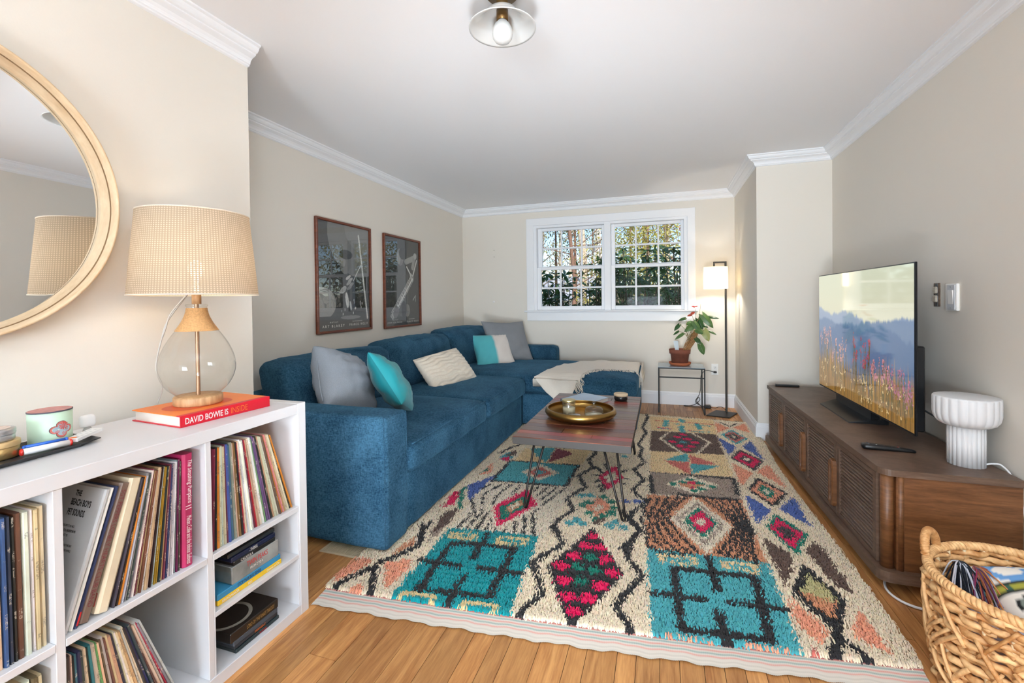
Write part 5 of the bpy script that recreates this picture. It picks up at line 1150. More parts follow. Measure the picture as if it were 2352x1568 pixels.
q = a+e1n*.014+Vector((0, 0, TP+.008)); lettering('lettering', 'DAVID BOWIE IS', q, e1n, (0, 0, 1), M_ink_w, bkb, .140, .020, .012)
q = a+e1n*.164+Vector((0, 0, TP+.008)); lettering('lettering', 'INSIDE', q, e1n, (0, 0, 1), M_ink_o, bkb, .062, .020)
# glass table lamp
M_twine = mat('jute_twine', (206, 160, 108), .85, var=(180, .2), bump=(300, .4)); M_lwood = wood_mat('lamp_wood', (176, 132, 88), (206, 166, 122), .5, (20, 20, 3), .02, .3)
M_rod = mat('brass_rod', (176, 140, 112), .35, .6)
lc = (-1.558, 1.165, TP+bh); tl = thing('table_lamp', lc, 'clear glass teardrop table lamp with woven cream shade, lit, on the art book', 'lamp')
part('base', MB().lathe([(.001, .0005), (.072, .0005), (.074, .004), (.074, .026), (.071, .030), (.001, .030)], lc, 64), M_lwood, tl)
gp = [(.062, .031), (.072, .040), (.094, .062), (.110, .095), (.1155, .128), (.111, .165), (.096, .205), (.076, .240), (.058, .266), (.044, .29), (.034, .315), (.030, .338), (.033, .342), (.033, .348), (.028, .350)]
gp = [(p.x, p.z) for p in cr([(r, 0, z) for r, z in gp], 4)]
M_lglass = mat_glass('lamp_glass', (.955, .955, .94), ior=1.4, boost=1.1)
part('glass_body', MB().lathe(gp, lc, 72), M_lglass, tl)
part('stem', MB().lathe([(.0065, .030), (.0065, .352)], lc, 16), M_rod, tl)
tw = []
for i in range(21):
    z = .258+.077*i/20; r = np.interp(z, [p[1] for p in gp], [p[0] for p in gp])+.0005; tw += [(r, z-.0018), (r+.0022, z), (r, z+.0018)]
part('twine', MB().lathe(tw, lc, 56), M_twine, tl)
part('neck', MB().lathe([(.0, .3505), (.0145, .3505), (.0145, .395), (.0, .395)], lc, 24), M_lwood, tl)
part('bulb', MB().ball((lc[0], lc[1], lc[2]+.475), .024, 10, 1.3).lathe([(.012, .395), (.012, .45)], lc, 12), mat('lamp_bulb', (255, 240, 215), .4, emit=((255, 226, 180), 10)), tl)
def shade_mat(name, c, weave, trans=.5):
    m = bpy.data.materials.new(name); nt, N, L, b = nodes(m); N.remove(b)
    d = N.new('ShaderNodeBsdfDiffuse'); t = N.new('ShaderNodeBsdfTranslucent'); mx = N.new('ShaderNodeMixShader'); mx.inputs[0].default_value = trans
    cc = N.new('ShaderNodeMix'); cc.data_type = 'RGBA'; cc.inputs[6].default_value = (*lin(c), 1); cc.inputs[7].default_value = (*[v*.62 for v in lin(c)], 1)
    if weave:
        tc = N.new('ShaderNodeTexCoord'); sx = N.new('ShaderNodeSeparateXYZ'); L.new(tc.outputs['UV'], sx.inputs[0]); o2 = []
        for k, s in (('X', 135), ('Y', 42)):
            a1 = N.new('ShaderNodeMath'); a1.operation = 'MULTIPLY'; a1.inputs[1].default_value = s*2*math.pi; L.new(sx.outputs[k], a1.inputs[0]); s1 = N.new('ShaderNodeMath'); s1.operation = 'SINE'; L.new(a1.outputs[0], s1.inputs[0])
            gt = N.new('ShaderNodeMapRange'); gt.inputs[1].default_value = -.2; gt.inputs[2].default_value = .5; L.new(s1.outputs[0], gt.inputs[0]); o2.append(gt.outputs[0])
        mxm = N.new('ShaderNodeMath'); mxm.operation = 'MAXIMUM'; L.new(o2[0], mxm.inputs[0]); L.new(o2[1], mxm.inputs[1]); L.new(mxm.outputs[0], cc.inputs[0])
        gap = N.new('ShaderNodeMath'); gap.operation = 'MULTIPLY'; i1 = N.new('ShaderNodeMath'); i1.operation = 'SUBTRACT'; i1.inputs[0].default_value = 1; L.new(mxm.outputs[0], i1.inputs[1]); gap.inputs[1].default_value = .055; L.new(i1.outputs[0], gap.inputs[0])
        tr = N.new('ShaderNodeBsdfTransparent'); m3 = N.new('ShaderNodeMixShader'); L.new(gap.outputs[0], m3.inputs[0]); L.new(mx.outputs[0], m3.inputs[1]); L.new(tr.outputs[0], m3.inputs[2]); L.new(m3.outputs[0], N['Material Output'].inputs[0])
    else: cc.inputs[0].default_value = 0; L.new(mx.outputs[0], N['Material Output'].inputs[0])
    L.new(cc.outputs[2], d.inputs[0]); L.new(cc.outputs[2], t.inputs[0]); L.new(d.outputs[0], mx.inputs[1]); L.new(t.outputs[0], mx.inputs[2])
    return m
def drum(name, c, r0, r1, z0, z1, m, parent, n=96):
    vs = []; fs = []; uv = []
    for j in range(n+1):
        w = 2*math.pi*j/n
        for i in range(9):
            f = i/8; r = r0+(r1-r0)*f; vs.append((c[0]+r*math.cos(w), c[1]+r*math.sin(w), c[2]+z0+(z1-z0)*f)); uv.append((j/n, f))
    fs = [(j*9+i, (j+1)*9+i, (j+1)*9+i+1, j*9+i+1) for j in range(n) for i in range(8)]
    me = MB().add(vs, fs, True).mesh(name); l = me.uv_layers.new(name='UVMap'); vi = np.zeros(len(me.loops), np.int32); me.loops.foreach_get('vertex_index', vi); l.data.foreach_set('uv', np.array(uv)[vi].ravel()); return part(name, me, m, parent)
M_shade = shade_mat('woven_shade', (212, 194, 172), True, .42)
s_ = drum('shade', lc, .192, .166, .382, .664, M_shade, tl)
M_str = mat('shade_trim', (226, 212, 194), .8)
for r_, z_ in ((.192, .382), (.166, .664)): part('trim', MB().tube([(lc[0]+r_*math.cos(w), lc[1]+r_*math.sin(w), lc[2]+z_) for w in [2*math.pi*i/72 for i in range(72)]], .0022, 6, True), M_str, s_)
part('harp', MB().tube([(lc[0]-.165, lc[1], lc[2]+.655), (lc[0], lc[1], lc[2]+.655), (lc[0]+.165, lc[1], lc[2]+.655)], .0015, 6).tube([(lc[0], lc[1], lc[2]+.40), (lc[0]+.04, lc[1], lc[2]+.47), (lc[0]+.03, lc[1], lc[2]+.58), (lc[0], lc[1], lc[2]+.655)], .0015, 6), M_tin, tl)
M_clear = mat('clear_cord', (196, 192, 186), .3)
part('cord', MB().tube(cr([(lc[0]-.012, lc[1]-.01, lc[2]+.40), (lc[0]-.08, lc[1]-.04, lc[2]+.30), (lc[0]-.10, lc[1]-.05, lc[2]+.24), (lc[0]-.135, lc[1]-.05, lc[2]+.13), (lc[0]-.15, lc[1]-.02, lc[2]+.05), (lc[0]-.17, lc[1]-.03, lc[2]-.03), (lc[0]-.185, lc[1]-.03, lc[2]-.2)], 8), .0024, 6).tube(cr([(lc[0]-.012, lc[1]-.01, lc[2]+.40), (lc[0]-.055, lc[1]-.05, lc[2]+.32), (lc[0]-.075, lc[1]-.055, lc[2]+.27), (lc[0]-.10, lc[1]-.05, lc[2]+.235)], 8), .0024, 6), M_clear, tl)
pt = light('table_lamp_bulb', 'POINT', (lc[0], lc[1], lc[2]+.52), .75, (1, .88, .72), shadow_soft_size=.03)
# tray with small things
M_tray = mat('black_tray', (46, 44, 44), .4)
tr = thing('black_tray', (-1.57, .66, TP), 'shallow black tray at left of the shelf top holding candles and pens', 'tray')
to = [(-1.468, .50), (-1.487, .640), (-1.5, .79), (-1.512, .845), (-1.545, .848), (-1.60, .848), (-1.655, .846), (-1.672, .79), (-1.672, .50)]
ti = [(p[0]+(-.014 if p[0] > -1.57 else .014), p[1]-(.030 if p[1] > .8 else -.01)) for p in to]; n = len(to)
vs = [(*p, TP+.0125) for p in to]+[(*p, TP+.0045) for p in ti]+[(*p, TP+.0005) for p in ti]+[(*p, TP+.0105) for p in to]
part('dish', MB().add(vs, [(i, (i+1) % n, n+(i+1) % n, n+i) for i in range(n)]+[(3*n+i, 2*n+i, 2*n+(i+1) % n, 3*n+(i+1) % n) for i in range(n)]+[(i, 3*n+i, 3*n+(i+1) % n, (i+1) % n) for i in range(n)]+[tuple(range(n, 2*n)), tuple(range(2*n, 3*n))[::-1]]), M_tray, tr)
c = (-1.610, .782, TP+.0050); cd = thing('candle', c, 'pale green glass candle with a pink top and flower medallion on the tray', 'candle')
M_mint = mat('mint_glass', (190, 216, 192), .35); M_pk = mat('pink_marbled', (192, 130, 126), .5, var=(60, .25)); M_rim = mat('dark_rim', (64, 62, 74), .4)
part('vessel', MB().lathe([(.001, 0), (.042, 0), (.0445, .004), (.0455, .092), (.001, .092)], c, 56), M_mint, cd)
part('lid', MB().lathe([(.0462, .0915), (.0462, .0945), (.001, .0945)], c, 56), M_rim, cd); part('lid_print', MB().lathe([(.0448, .0949), (.001, .0949)], c, 56), M_pk, cd)
mv = []; va = math.atan2(-c[1], -c[0]-.0)+.50
def onv(s, z, r=.0462): w = va+s/.046; return (c[0]+r*math.cos(w), c[1]+r*math.sin(w), c[2]+z)
def medal(k, r): return [onv(k*(.021*abs(math.cos(w))**.6*np.sign(math.cos(w))+.006*math.cos(w)*math.cos(2*w)**2), .044+k*(.020*abs(math.sin(w))**.6*np.sign(math.sin(w))), r) for w in [2*math.pi*i/48 for i in range(48)]]
def quat(k, r): 
    out = []
    for i in range(64):
        w = 2*math.pi*i/64; q = .0135+.0075*abs(math.cos(2*w))**.8*(1 if abs(math.cos(2*w)) else 1); out.append(onv(k*q*1.15*math.cos(w), .044+k*q*math.sin(w), r))
    return out
def disc(P): cpt = tuple(np.mean(np.array(P), 0)); return MB().add(P+[cpt], [(i, (i+1) % len(P), len(P)) for i in range(len(P))])
M_sal = mat('medal_salmon', (204, 112, 102), .6, var=(300, .25)); M_skyb = mat('medal_blue', (158, 180, 190), .6); M_sred = mat('medal_red', (206, 76, 66), .6)
part('medallion_rim', disc(quat(1.08, .0460)), M_rim, cd); part('medallion_border', disc(quat(1.02, .0464)), M_sal, cd); part('medallion', disc(quat(.80, .0468)), M_skyb, cd)
sb = MB()
for s0, z0, rr, nn in ((.004, .053, .010, 11), (.011, .042, .003, 7), (-.010, .038, .0045, 8), (.004, .033, .0045, 7)):
    for k in range(nn):
        w = 2*math.pi*k/nn; dw = .16; sb.add([onv(s0, z0, .0471), onv(s0+rr*math.cos(w-dw), z0+rr*math.sin(w-dw), .0471), onv(s0+rr*1.15*math.cos(w), z0+rr*1.15*math.sin(w), .0471), onv(s0+rr*math.cos(w+dw), z0+rr*math.sin(w+dw), .0471)], [(0, 1, 2, 3)])
part('suns', sb, M_sred, cd)
c = (-1.588, .665, TP+.0050); tg = thing('tin_candle', c, 'round gold tin with a pale lid beside the pens on the tray', 'tin'); M_gtin = mat('gold_tin', (186, 156, 104), .35, .85, bump=(160, .1))
part('tin', MB().lathe([(.001, 0), (.038, 0), (.041, .004), (.041, .036), (.001, .036)], c, 48), M_gtin, tg); part('lid', MB().lathe([(.0425, .030), (.0425, .042), (.041, .0435), (.001, .0435)], c, 48), mat('tan_lid', (206, 176, 128), .4, .6), tg)
c2 = (c[0]-.003, c[1]-.004, c[2]+.0437); ts = thing('tin_candle', c2, 'small silver tin with a red and white lid stacked on the gold tin', 'tin')
part('tin', MB().lathe([(.001, 0), (.036, 0), (.038, .003), (.038, .020), (.001, .020)], c2, 48), M_tin, ts); part('lid', MB().lathe([(.0392, .016), (.0400, .019), (.0392, .022), (.0400, .025), (.0392, .029), (.036, .031), (.001, .031)], c2, 48), M_tin, ts)
part('lid_label', MB().lathe([(.030, .0314), (.001, .0314)], c2, 40), mat('tin_label', (214, 196, 186), .5, var=(70, .3)), ts)
def pen(p0, p1, r, m, name, label, cat, cap=None):
    p0, p1 = Vector(p0), Vector(p1); t = thing(name, p0, label, cat); d = (p1-p0)
    part('barrel', MB().tube([p0+d*.06, p0+d*.94], r, 10), m, t)
    if cap: part('cap', MB().tube([p0+d*.94, p0+d*.985, p1], [r*1.05, r*1.05, r*.7], 10), cap, t); part('tip', MB().tube([p0, p0+d*.03, p0+d*.06], [r*.7, r*1.1, r*1.1], 10), cap, t)
    return t
M_pw = mat('pen_white', (232, 232, 232), .35); M_pb2 = mat('pen_blue', (40, 96, 190), .35); M_pr = mat('pen_red', (206, 44, 34), .35); M_po = mat('pen_orange', (232, 118, 50), .35)
lighter = pen((-1.549, .690, TP+.0145), (-1.528, .788, TP+.0150), .0085, M_pw, 'lighter_pen', 'white and red pen-shaped lighter lying along the front of the tray', 'lighter', M_pr)
pen((-1.560, .700, TP+.0235), (-1.541, .785, TP+.0240), .0045, M_pb2, 'ballpoint_pen', 'blue pen behind the white and red lighter on the tray', 'pen', M_pb2)
pen((-1.570, .772, TP+.0175), (-1.535, .806, TP+.0195), .005, M_po, 'lighter', 'small orange lighter in front of the green candle', 'lighter', M_tin)
rc = thing('small_remote', (-1.55, .81, TP+.012), 'small white remote propped on the edge of the black tray', 'remote')
A = Vector((-1.537, .790, TP+.0135)); B2 = Vector((-1.572, .868, TP+.020)); d = (B2-A); s = Vector((-d.y, d.x, 0)).normalized()*.016; up = Vector((0, 0, .008)); vs = [A-s, A+s, B2+s, B2-s]; vs = vs+[v+up for v in vs]
part('body', MB().add(vs, [(0, 3, 2, 1), (4, 5, 6, 7), (0, 1, 5, 4), (1, 2, 6, 5), (2, 3, 7, 6), (3, 0, 4, 7)]), M_pw, rc)
for i in range(5):
    for k in (-.5, .5): p = A+d*(.15+.17*i)+s*k+up*1.05; part('button', MB().add([p+d*.05-s*.25, p+d*.05+s*.25, p-d*.05+s*.25, p-d*.05-s*.25], [(0, 1, 2, 3)]), M_sw, rc)
c = (-1.668, .898, TP+.0005); ss = thing('motion_sensor', c, 'little white rounded sensor on a grey foot behind the tray', 'sensor')
part('foot', MB().lathe([(.001, 0), (.013, 0), (.0075, .016), (.001, .017)], c, 24), mat('grey_plastic', (158, 156, 152), .4), ss)
part('head', MB().rbox((c[0], c[1], c[2]+.034), (.012, .0195, .0190), .011, 8), M_pw, ss, w=True)
# ---------------------------------------------------------------- framed posters on the left wall
M_frame = wood_mat('mahogany_frame', (92, 42, 24), (128, 66, 40), .35, (4, 4, 20), .03, .3)
M_print = mat_attr('poster_print', .7)
M_pglass = mat_glass('picture_glass', (1, 1, 1), ior=1.5, boost=1.4)
def seg(U, V, a, b, w):
    d = (b[0]-a[0], b[1]-a[1]); t = np.clip(((U-a[0])*d[0]+(V-a[1])*d[1])/(d[0]**2+d[1]**2), 0, 1); return (U-a[0]-t*d[0])**2+(V-a[1]-t*d[1])**2 < w*w
def ell(U, V, c, rx, ry, ang=0):
    x = U-c[0]; y = V-c[1]; ca, sa = math.cos(ang), math.sin(ang); return ((x*ca+y*sa)/rx)**2+((y*ca-x*sa)/ry)**2 < 1
def poster(y0, y1, z0, z1, paint, label, names):
    t = thing('framed_poster', (XL, (y0+y1)/2, (z0+z1)/2), label, 'picture'); w = .020; xf = XL+.026
    f = MB().bbox(XL+.001, xf, y0, y0+w, z0, z1, .004).bbox(XL+.001, xf, y1-w, y1, z0, z1, .004).bbox(XL+.001, xf, y0+w, y1-w, z0, z0+w, .004).bbox(XL+.001, xf, y0+w, y1-w, z1-w, z1, .004); part('frame', f, M_frame, t)
    nu, nv = 190, 250; U, V = np.meshgrid(np.linspace(0, 1, nu), np.linspace(0, 1, nv)); g = paint(U, V*1.32); g = np.clip(g, .01, .95); lg = np.where(g < .04, g/12.92, ((g+.055)/1.055)**2.4)
    m = MB(); ys = np.linspace(y0+w, y1-w, nu); zs = np.linspace(z0+w, z1-w, nv); m.v = [(XL+.008, float(a), float(b)) for b in zs for a in ys]; ii = np.arange(nu*nv).reshape(nv, nu)
    m.f = [tuple(q) for q in np.stack([ii[:-1, :-1], ii[:-1, 1:], ii[1:, 1:], ii[1:, :-1]], -1).reshape(-1, 4).tolist()]; m.sm = [False]*len(m.f); m.c = np.c_[lg.ravel()*1.0, lg.ravel()*.99, lg.ravel()*.93, np.ones(nu*nv)]
    part('print', m, M_print, t)
    ya, wd = y0+w, y1-y0-2*w
    for s, u, v, ww, h in names: lettering('lettering', s, (XL+.0085, ya+u*wd, z0+w+v), (0, 1, 0), (0, 0, 1), M_ink_w, t, ww*wd, h, spacing=1.5)
    part('glass', MB().box(XL+.012, XL+.014, y0+w, y1-w, z0+w, z1-w), M_pglass, t)
def p1(U, V):
    g = .27+.03*np.sin(U*5+V*3); r = np.random.default_rng(2)
    g[ell(U, V, (.80, 1.22), .62, .55)] = .46; g += .05*ell(U, V, (.9, 1.3), .4, .3)
    g[ell(U, V, (.05, .33), .27, .20)] = .60; g[V < .17] = .26
    g[ell(U, V, (.50, .83), .10, .13)] = .42; g[ell(U, V, (.46, .86), .05, .07)] = .52; g[ell(U, V, (.52, .95), .13, .06)] = .20
    for k, (u, v) in enumerate(((.56, .66), (.60, .63), (.57, .59), (.62, .57), (.58, .53))): g[ell(U, V, (u, v), .055, .020, .5)] = .72-.05*k
    g[ell(U, V, (.46, .50), .07, .035, .6)] = .66; g[seg(U, V, (.66, .62), (.84, .86), .006)] = .8; g[seg(U, V, (.50, .52), (.40, .47), .02)] = .6
    g[ell(U, V, (.53, .37), .03, .10, .15)] = .80; g[ell(U, V, (.60, .30), .018, .06, .2)] = .72
    g[seg(U, V, (.78, 1.22), (.95, .13), .016)] = .74; g[seg(U, V, (.785, 1.22), (.955, .13), .006)] = .9
    g[ell(U, V, (.60, .15), .20, .025)] = .5
    for i in range(14): g[ell(U, V, (r.uniform(.4, .85), r.uniform(.17, .40)), .008, .018)] = r.uniform(.6, .95)
    return g+r.normal(0, .015, g.shape)
def p2(U, V):
    g = .27+.03*np.sin(U*4+1)+0*V; r = np.random.default_rng(3); g[U > .55] -= .02; g[V < .13] = .25
    g[(ell(U, V, (.46, .55), .20, .42))] = .36
    g[ell(U, V, (.43, 1.04), .10, .13)] = .50; g[ell(U, V, (.39, 1.02), .05, .09)] = .60; g[ell(U, V, (.50, 1.10), .10, .09)] = .24
    g[seg(U, V, (.60, .98), (.86, 1.06), .045)] = .62; g[seg(U, V, (.86, 1.08), (.80, .90), .04)] = .58; g[ell(U, V, (.88, 1.09), .05, .05)] = .68
    g[seg(U, V, (.93, 1.02), (.80, .76), .016)] = .78; g[seg(U, V, (.62, .90), (.74, .78), .014)] = .82; g[seg(U, V, (.74, .78), (.80, .72), .03)] = .72
    for i in range(46):
        f = i/45; c = (.80-.62*f, .74-.62*f); g[seg(U, V, (c[0]-.03, c[1]+.03), (c[0]+.03, c[1]-.03), .008)] = .45+.4*r.random()
    g[seg(U, V, (.79, .72), (.22, .15), .010)] = .86; g[seg(U, V, (.72, .74), (.17, .20), .006)] = .75
    g[ell(U, V, (.30, .20), .07, .10, -.6)] = .45; g[ell(U, V, (.62, .22), .08, .10)] = .50; g[ell(U, V, (.52, .24), .07, .13)] = .20
    g[seg(U, V, (.86, .44), (.80, .38), .006)] = .7; g[seg(U, V, (.88, .46), (.88, .36), .006)] = .7
    return g+r.normal(0, .015, g.shape)
poster(2.762, 3.440, .964, 1.858, p1, 'framed black and white drummer poster, the left one above the sofa', [('ARTIST', .20, .058, .15, .011), ('ART BLAKEY', .07, .024, .40, .020), ('PHOTOGRAPHER', .63, .058, .20, .008), ('FRANCIS WOLFF', .57, .026, .38, .020)])
poster(3.636, 4.312, .953, 1.852, p2, 'framed black and white saxophone poster, the right one nearer the corner', [('ARTIST', .20, .050, .15, .010), ('JOHN COLTRANE', .06, .020, .40, .018), ('PHOTOGRAPHER', .66, .050, .18, .008), ('FRANCIS WOLFF', .60, .020, .36, .018)])

# ---------------------------------------------------------------- ceiling lamp
M_enam = mat('white_enamel', (214, 214, 212), .14, spec=.5); M_abr = mat('aged_brass', (128, 100, 62), .35, .9); M_bulb = mat('opal_bulb', (212, 212, 210), .25)
c = (-.572, 1.655, 0); cl = thing('ceiling_light', (c[0], c[1], ZC), 'white enamel dish ceiling light with bare opal bulb and brass socket', 'lamp')
part('canopy', MB().lathe([(.001, ZC-.001), (.062, ZC-.001), (.062, ZC-.012), (.056, ZC-.018), (.022, ZC-.022), (.022, 2.318), (.001, 2.318)], c, 48), M_abr, cl)
part('shade', MB().lathe([(.023, 2.325), (.040, 2.322), (.058, 2.312), (.075, 2.292), (.094, 2.272), (.122, 2.254), (.129, 2.250), (.129, 2.247), (.121, 2.250), (.092, 2.267), (.072, 2.287), (.055, 2.306), (.040, 2.316), (.020, 2.319)], c, 96), M_enam, cl)
part('socket', MB().lathe([(.001, 2.318), (.0225, 2.318), (.0225, 2.276), (.0185, 2.276), (.0185, 2.30), (.001, 2.30)], c, 32), M_abr, cl)
part('bulb', MB().lathe([(.014, 2.30), (.0165, 2.278), (.030, 2.262), (.0385, 2.243), (.040, 2.228), (.037, 2.212), (.028, 2.199), (.015, 2.192), (.001, 2.190)], c, 40), M_bulb, cl)

# ---------------------------------------------------------------- floor lamp
M_iron = mat('dark_bronze', (58, 54, 50), .45, .6)
fl_ = thing('floor_lamp', (.60, 5.12, 0), 'slim dark floor lamp with lit cream drum shade in the far right corner', 'lamp')
part('base', MB().prism([(.427, 4.99), (.640, 4.945), (.742, 5.165), (.548, 5.245)], .001, .011), M_iron, fl_)
px, py = .640, 5.18
part('pole', MB().bbox(px-.010, px+.010, py-.010, py+.010, .011, 1.585, .002).bbox(px-.118, px-.0102, py-.009, py+.009, 1.567, 1.585, .002).bbox(px-.118, px-.102, py-.008, py+.008, 1.50, 1.5668, .002), M_iron, fl_)
M_sh2 = shade_mat('drum_shade', (236, 222, 190), False, .55)
sc_ = (px-.095, py-.0, 0)
drum('shade', sc_, .117, .117, 1.300, 1.530, M_sh2, fl_)
part('bulb', MB().ball((sc_[0], sc_[1], 1.41), .024, 8, 1.3).lathe([(.012, 1.43), (.012, 1.50)], sc_, 10), bpy.data.materials['lamp_bulb'], fl_)
light('floor_lamp_bulb', 'POINT', (sc_[0], sc_[1], 1.375), 5.2, (1, .94, .84), shadow_soft_size=.03)
# ---------------------------------------------------------------- side table, plant
M_blkm = mat('black_metal', (30, 30, 30), .5, .4); M_gtop = mat('grey_glass_top', (150, 166, 178), .12, spec=.7)
st_ = thing('side_table', (.19, 5.19, 0), 'small black metal side table with grey glass top under the window', 'table')
x0, x1, y0, y1, zt, r = -.038, .424, 5.01, 5.365, .485, .012
part('frame', MB().bbox(x0, x1, y0, y0+r, zt-.018, zt-.006, .001).bbox(x0, x1, y1-r, y1, zt-.018, zt-.006, .001).bbox(x0, x0+r, y0, y1, zt-.018, zt-.006, .001).bbox(x1-r, x1, y0, y1, zt-.018, zt-.006, .001), M_blkm, st_)
for yy in (y0,): part('crossbar', MB().bbox(x0+r, x1-r, yy, yy+r, .372, .384, .001), M_blkm, st_)
for xx in (x0, x1-r): part('foot_bar', MB().bbox(xx, xx+r, y0+r, y1-r, .001, .012, .001), M_blkm, st_)
for a in (x0, x1-r):
    for b2 in (y0, y1-r): part('leg', MB().bbox(a, a+r, b2, b2+r, 0, zt-.0182, .001), M_blkm, st_)
part('top', MB().bbox(x0, x1, y0, y1, zt-.006, zt, .001), M_gtop, st_)
M_terra = mat('terracotta', (128, 72, 54), .85, var=(24, .16), bump=(120, .15)); M_terra2 = mat('terracotta_saucer', (176, 98, 62), .8, var=(14, .10)); M_soil = mat('potting_bark', (92, 66, 50), 1, var=(90, .5), bump=(120, 1))
pc = (.186, 5.19, zt); plant = thing('potted_plant', pc, 'anthurium with red flowers in a terracotta pot on the side table', 'plant')
part('saucer', MB().lathe([(.001, .0005), (.092, .0005), (.104, .010), (.114, .026), (.114, .034), (.108, .034), (.098, .014), (.001, .008)], pc, 48), M_terra2, plant)
part('pot', MB().lathe([(.001, .0105), (.080, .0105), (.096, .126), (.1065, .126), (.111, .172), (.102, .172), (.097, .150), (.001, .150)], pc, 48), M_terra, plant)
part('soil', MB().lathe([(.099, .151), (.05, .158), (.001, .16)], pc, 24), M_soil, plant)
M_tagc = mat('plant_tag', (198, 208, 214), .5); M_tgr = mat('tag_print', (90, 130, 100), .6)
tg_ = part('tag', MB().add([(pc[0]-.045, 5.15, zt+.15), (pc[0]-.008, 5.15, zt+.15), (pc[0]-.018, 5.155, zt+.265), (pc[0]-.065, 5.155, zt+.262), (pc[0]-.045, 5.152, zt+.15), (pc[0]-.008, 5.152, zt+.15), (pc[0]-.018, 5.157, zt+.265), (pc[0]-.065, 5.157, zt+.262)], [(0, 1, 2, 3), (7, 6, 5, 4), (0, 4, 5, 1), (1, 5, 6, 2), (2, 6, 7, 3), (3, 7, 4, 0)]), M_tagc, plant, 'pale plastic plant tag stuck in the soil')
def yx(a, b, y=5.17):
    """a 3-D point of the plant, from its measured place across and up (centimetres from the pot foot)"""
    return Vector((pc[0]+a/100, y, zt+b/100))
def leafmesh(base, tip, wdt, nrm, droop=.15, heart=True):
    base, tip = Vector(base), Vector(tip); D = tip-base; Ln = D.length; d = D/Ln; nr = Vector(nrm); nr = (nr-d*nr.dot(d)).normalized(); s = d.cross(nr); m = MB(); P = []
    for i in range(13):
        t = i/12; w = wdt*.5*((t+.06)**.45*(1-t)**.85*1.75 if heart else math.sin(math.pi*t**.8)); bk = -.14*wdt*max(0, 1-t*6) if heart else 0; row = []
        for j in (-1, -.6, -.2, 0, .2, .6, 1):
            back = bk*abs(j)*2.4; row.append(base+d*(Ln*t+back)+s*w*j+nr*(-abs(j)*wdt*.10+.03*wdt*0-droop*Ln*(t-.35)**2+(.02*wdt if j == 0 else 0)))
        P.append(row)
    return m.grid(P)
def leafmat(name, c0, c1, rough=.35):
    m = bpy.data.materials.new(name); nt, N, L, b = nodes(m); tc = N.new('ShaderNodeTexCoord'); no = N.new('ShaderNodeTexNoise'); no.inputs['Scale'].default_value = 14; L.new(tc.outputs['Object'], no.inputs[0])
    mx = N.new('ShaderNodeMix'); mx.data_type = 'RGBA'; mx.inputs[6].default_value = (*lin(c0), 1); mx.inputs[7].default_value = (*lin(c1), 1); L.new(no.outputs[0], mx.inputs[0]); L.new(mx.outputs[2], b.inputs['Base Color']); b.inputs['Roughness'].default_value = rough
    t = N.new('ShaderNodeBsdfTranslucent'); L.new(mx.outputs[2], t.inputs[0]); ms = N.new('ShaderNodeMixShader'); ms.inputs[0].default_value = .22; L.new(b.outputs[0], ms.inputs[1]); L.new(t.outputs[0], ms.inputs[2]); L.new(ms.outputs[0], N['Material Output'].inputs[0]); return m
M_lf = leafmat('anthurium_leaf', (52, 92, 44), (104, 136, 76)); M_lfd = leafmat('anthurium_leaf_dark', (34, 68, 36), (60, 98, 50)); M_lfy = leafmat('anthurium_leaf_yellowing', (150, 164, 110), (176, 178, 110)); M_stem = mat('plant_stem', (128, 116, 70), .6); M_root = mat('aerial_root', (166, 122, 78), .8, var=(60, .3)); M_red = leafmat('anthurium_red', (170, 60, 44), (196, 92, 70)); M_redb = leafmat('anthurium_pink', (206, 60, 66), (220, 90, 90))
k5 = 1/5.225/2.16   # crop px -> cm at the pot's depth
def cpx(a, b, y=5.17): return yx((a-322)*k5*1.0, (842-b)*k5*1.0+.0, y)
LV = [((575, 225), (692, 378), 95, M_lf, 5.12), ((640, 250), (756, 268), 40, M_lfd, 5.16), ((530, 280), (575, 405), 85, M_lfd, 5.15), ((490, 335), (368, 422), 85, M_lf, 5.10), ((475, 305), (565, 452), 80, M_lf, 5.09), ((392, 268), (308, 296), 42, M_lfd, 5.20), ((318, 345), (258, 416), 52, M_lfd, 5.16), ((312, 425), (246, 472), 30, M_lfd, 5.18), ((360, 448), (262, 518), 44, M_lf, 5.10), ((590, 405), (640, 535), 95, M_lfy, 5.10), ((650, 420), (728, 460), 32, M_lf, 5.16), ((545, 578), (582, 690), 82, M_lf, 5.09), ((575, 345), (638, 378), 46, M_lfd, 5.18), ((500, 505), (548, 560), 62, M_lfd, 5.08), ((460, 320), (400, 345), 60, M_lf, 5.22), ((505, 400), (570, 440), 70, M_lf, 5.06)]
for i, ((a, b2), (e, f2), w, m, yy) in enumerate(LV):
    B0 = cpx(a, b2, yy); T0 = cpx(e, f2, yy-.03); part('leaf', leafmesh(B0, T0, w*k5/100*1.15, (.25*random.uniform(-1, 1), -1, .45)), m, plant)
    s0 = cpx(430+random.uniform(-30, 40), 560-random.uniform(0, 80), 5.18); part('stem', MB().tube(cr([s0, s0.lerp(B0, .5)+Vector((0, 0, .025)), B0], 6), .0022, 5), M_stem, plant)
for a, b2, e, f2, w, m in ((455, 225, 404, 240, 34, M_red), (452, 215, 490, 190, 40, M_red), (490, 130, 452, 124, 26, M_redb), (492, 130, 524, 122, 16, M_redb)): part('flower', leafmesh(cpx(a, b2, 5.12), cpx(e, f2, 5.10), w*k5/100, (0, -1, .2)), m, plant)
for a, b2 in ((455, 222), (490, 132), (555, 98)): s0 = cpx(470, 420, 5.16); e0 = cpx(a, b2, 5.12); part('stem', MB().tube(cr([s0, s0.lerp(e0, .5)+Vector((.02, 0, 0)), e0], 6), .0017, 5), M_stem, plant)
rt = MB(); 
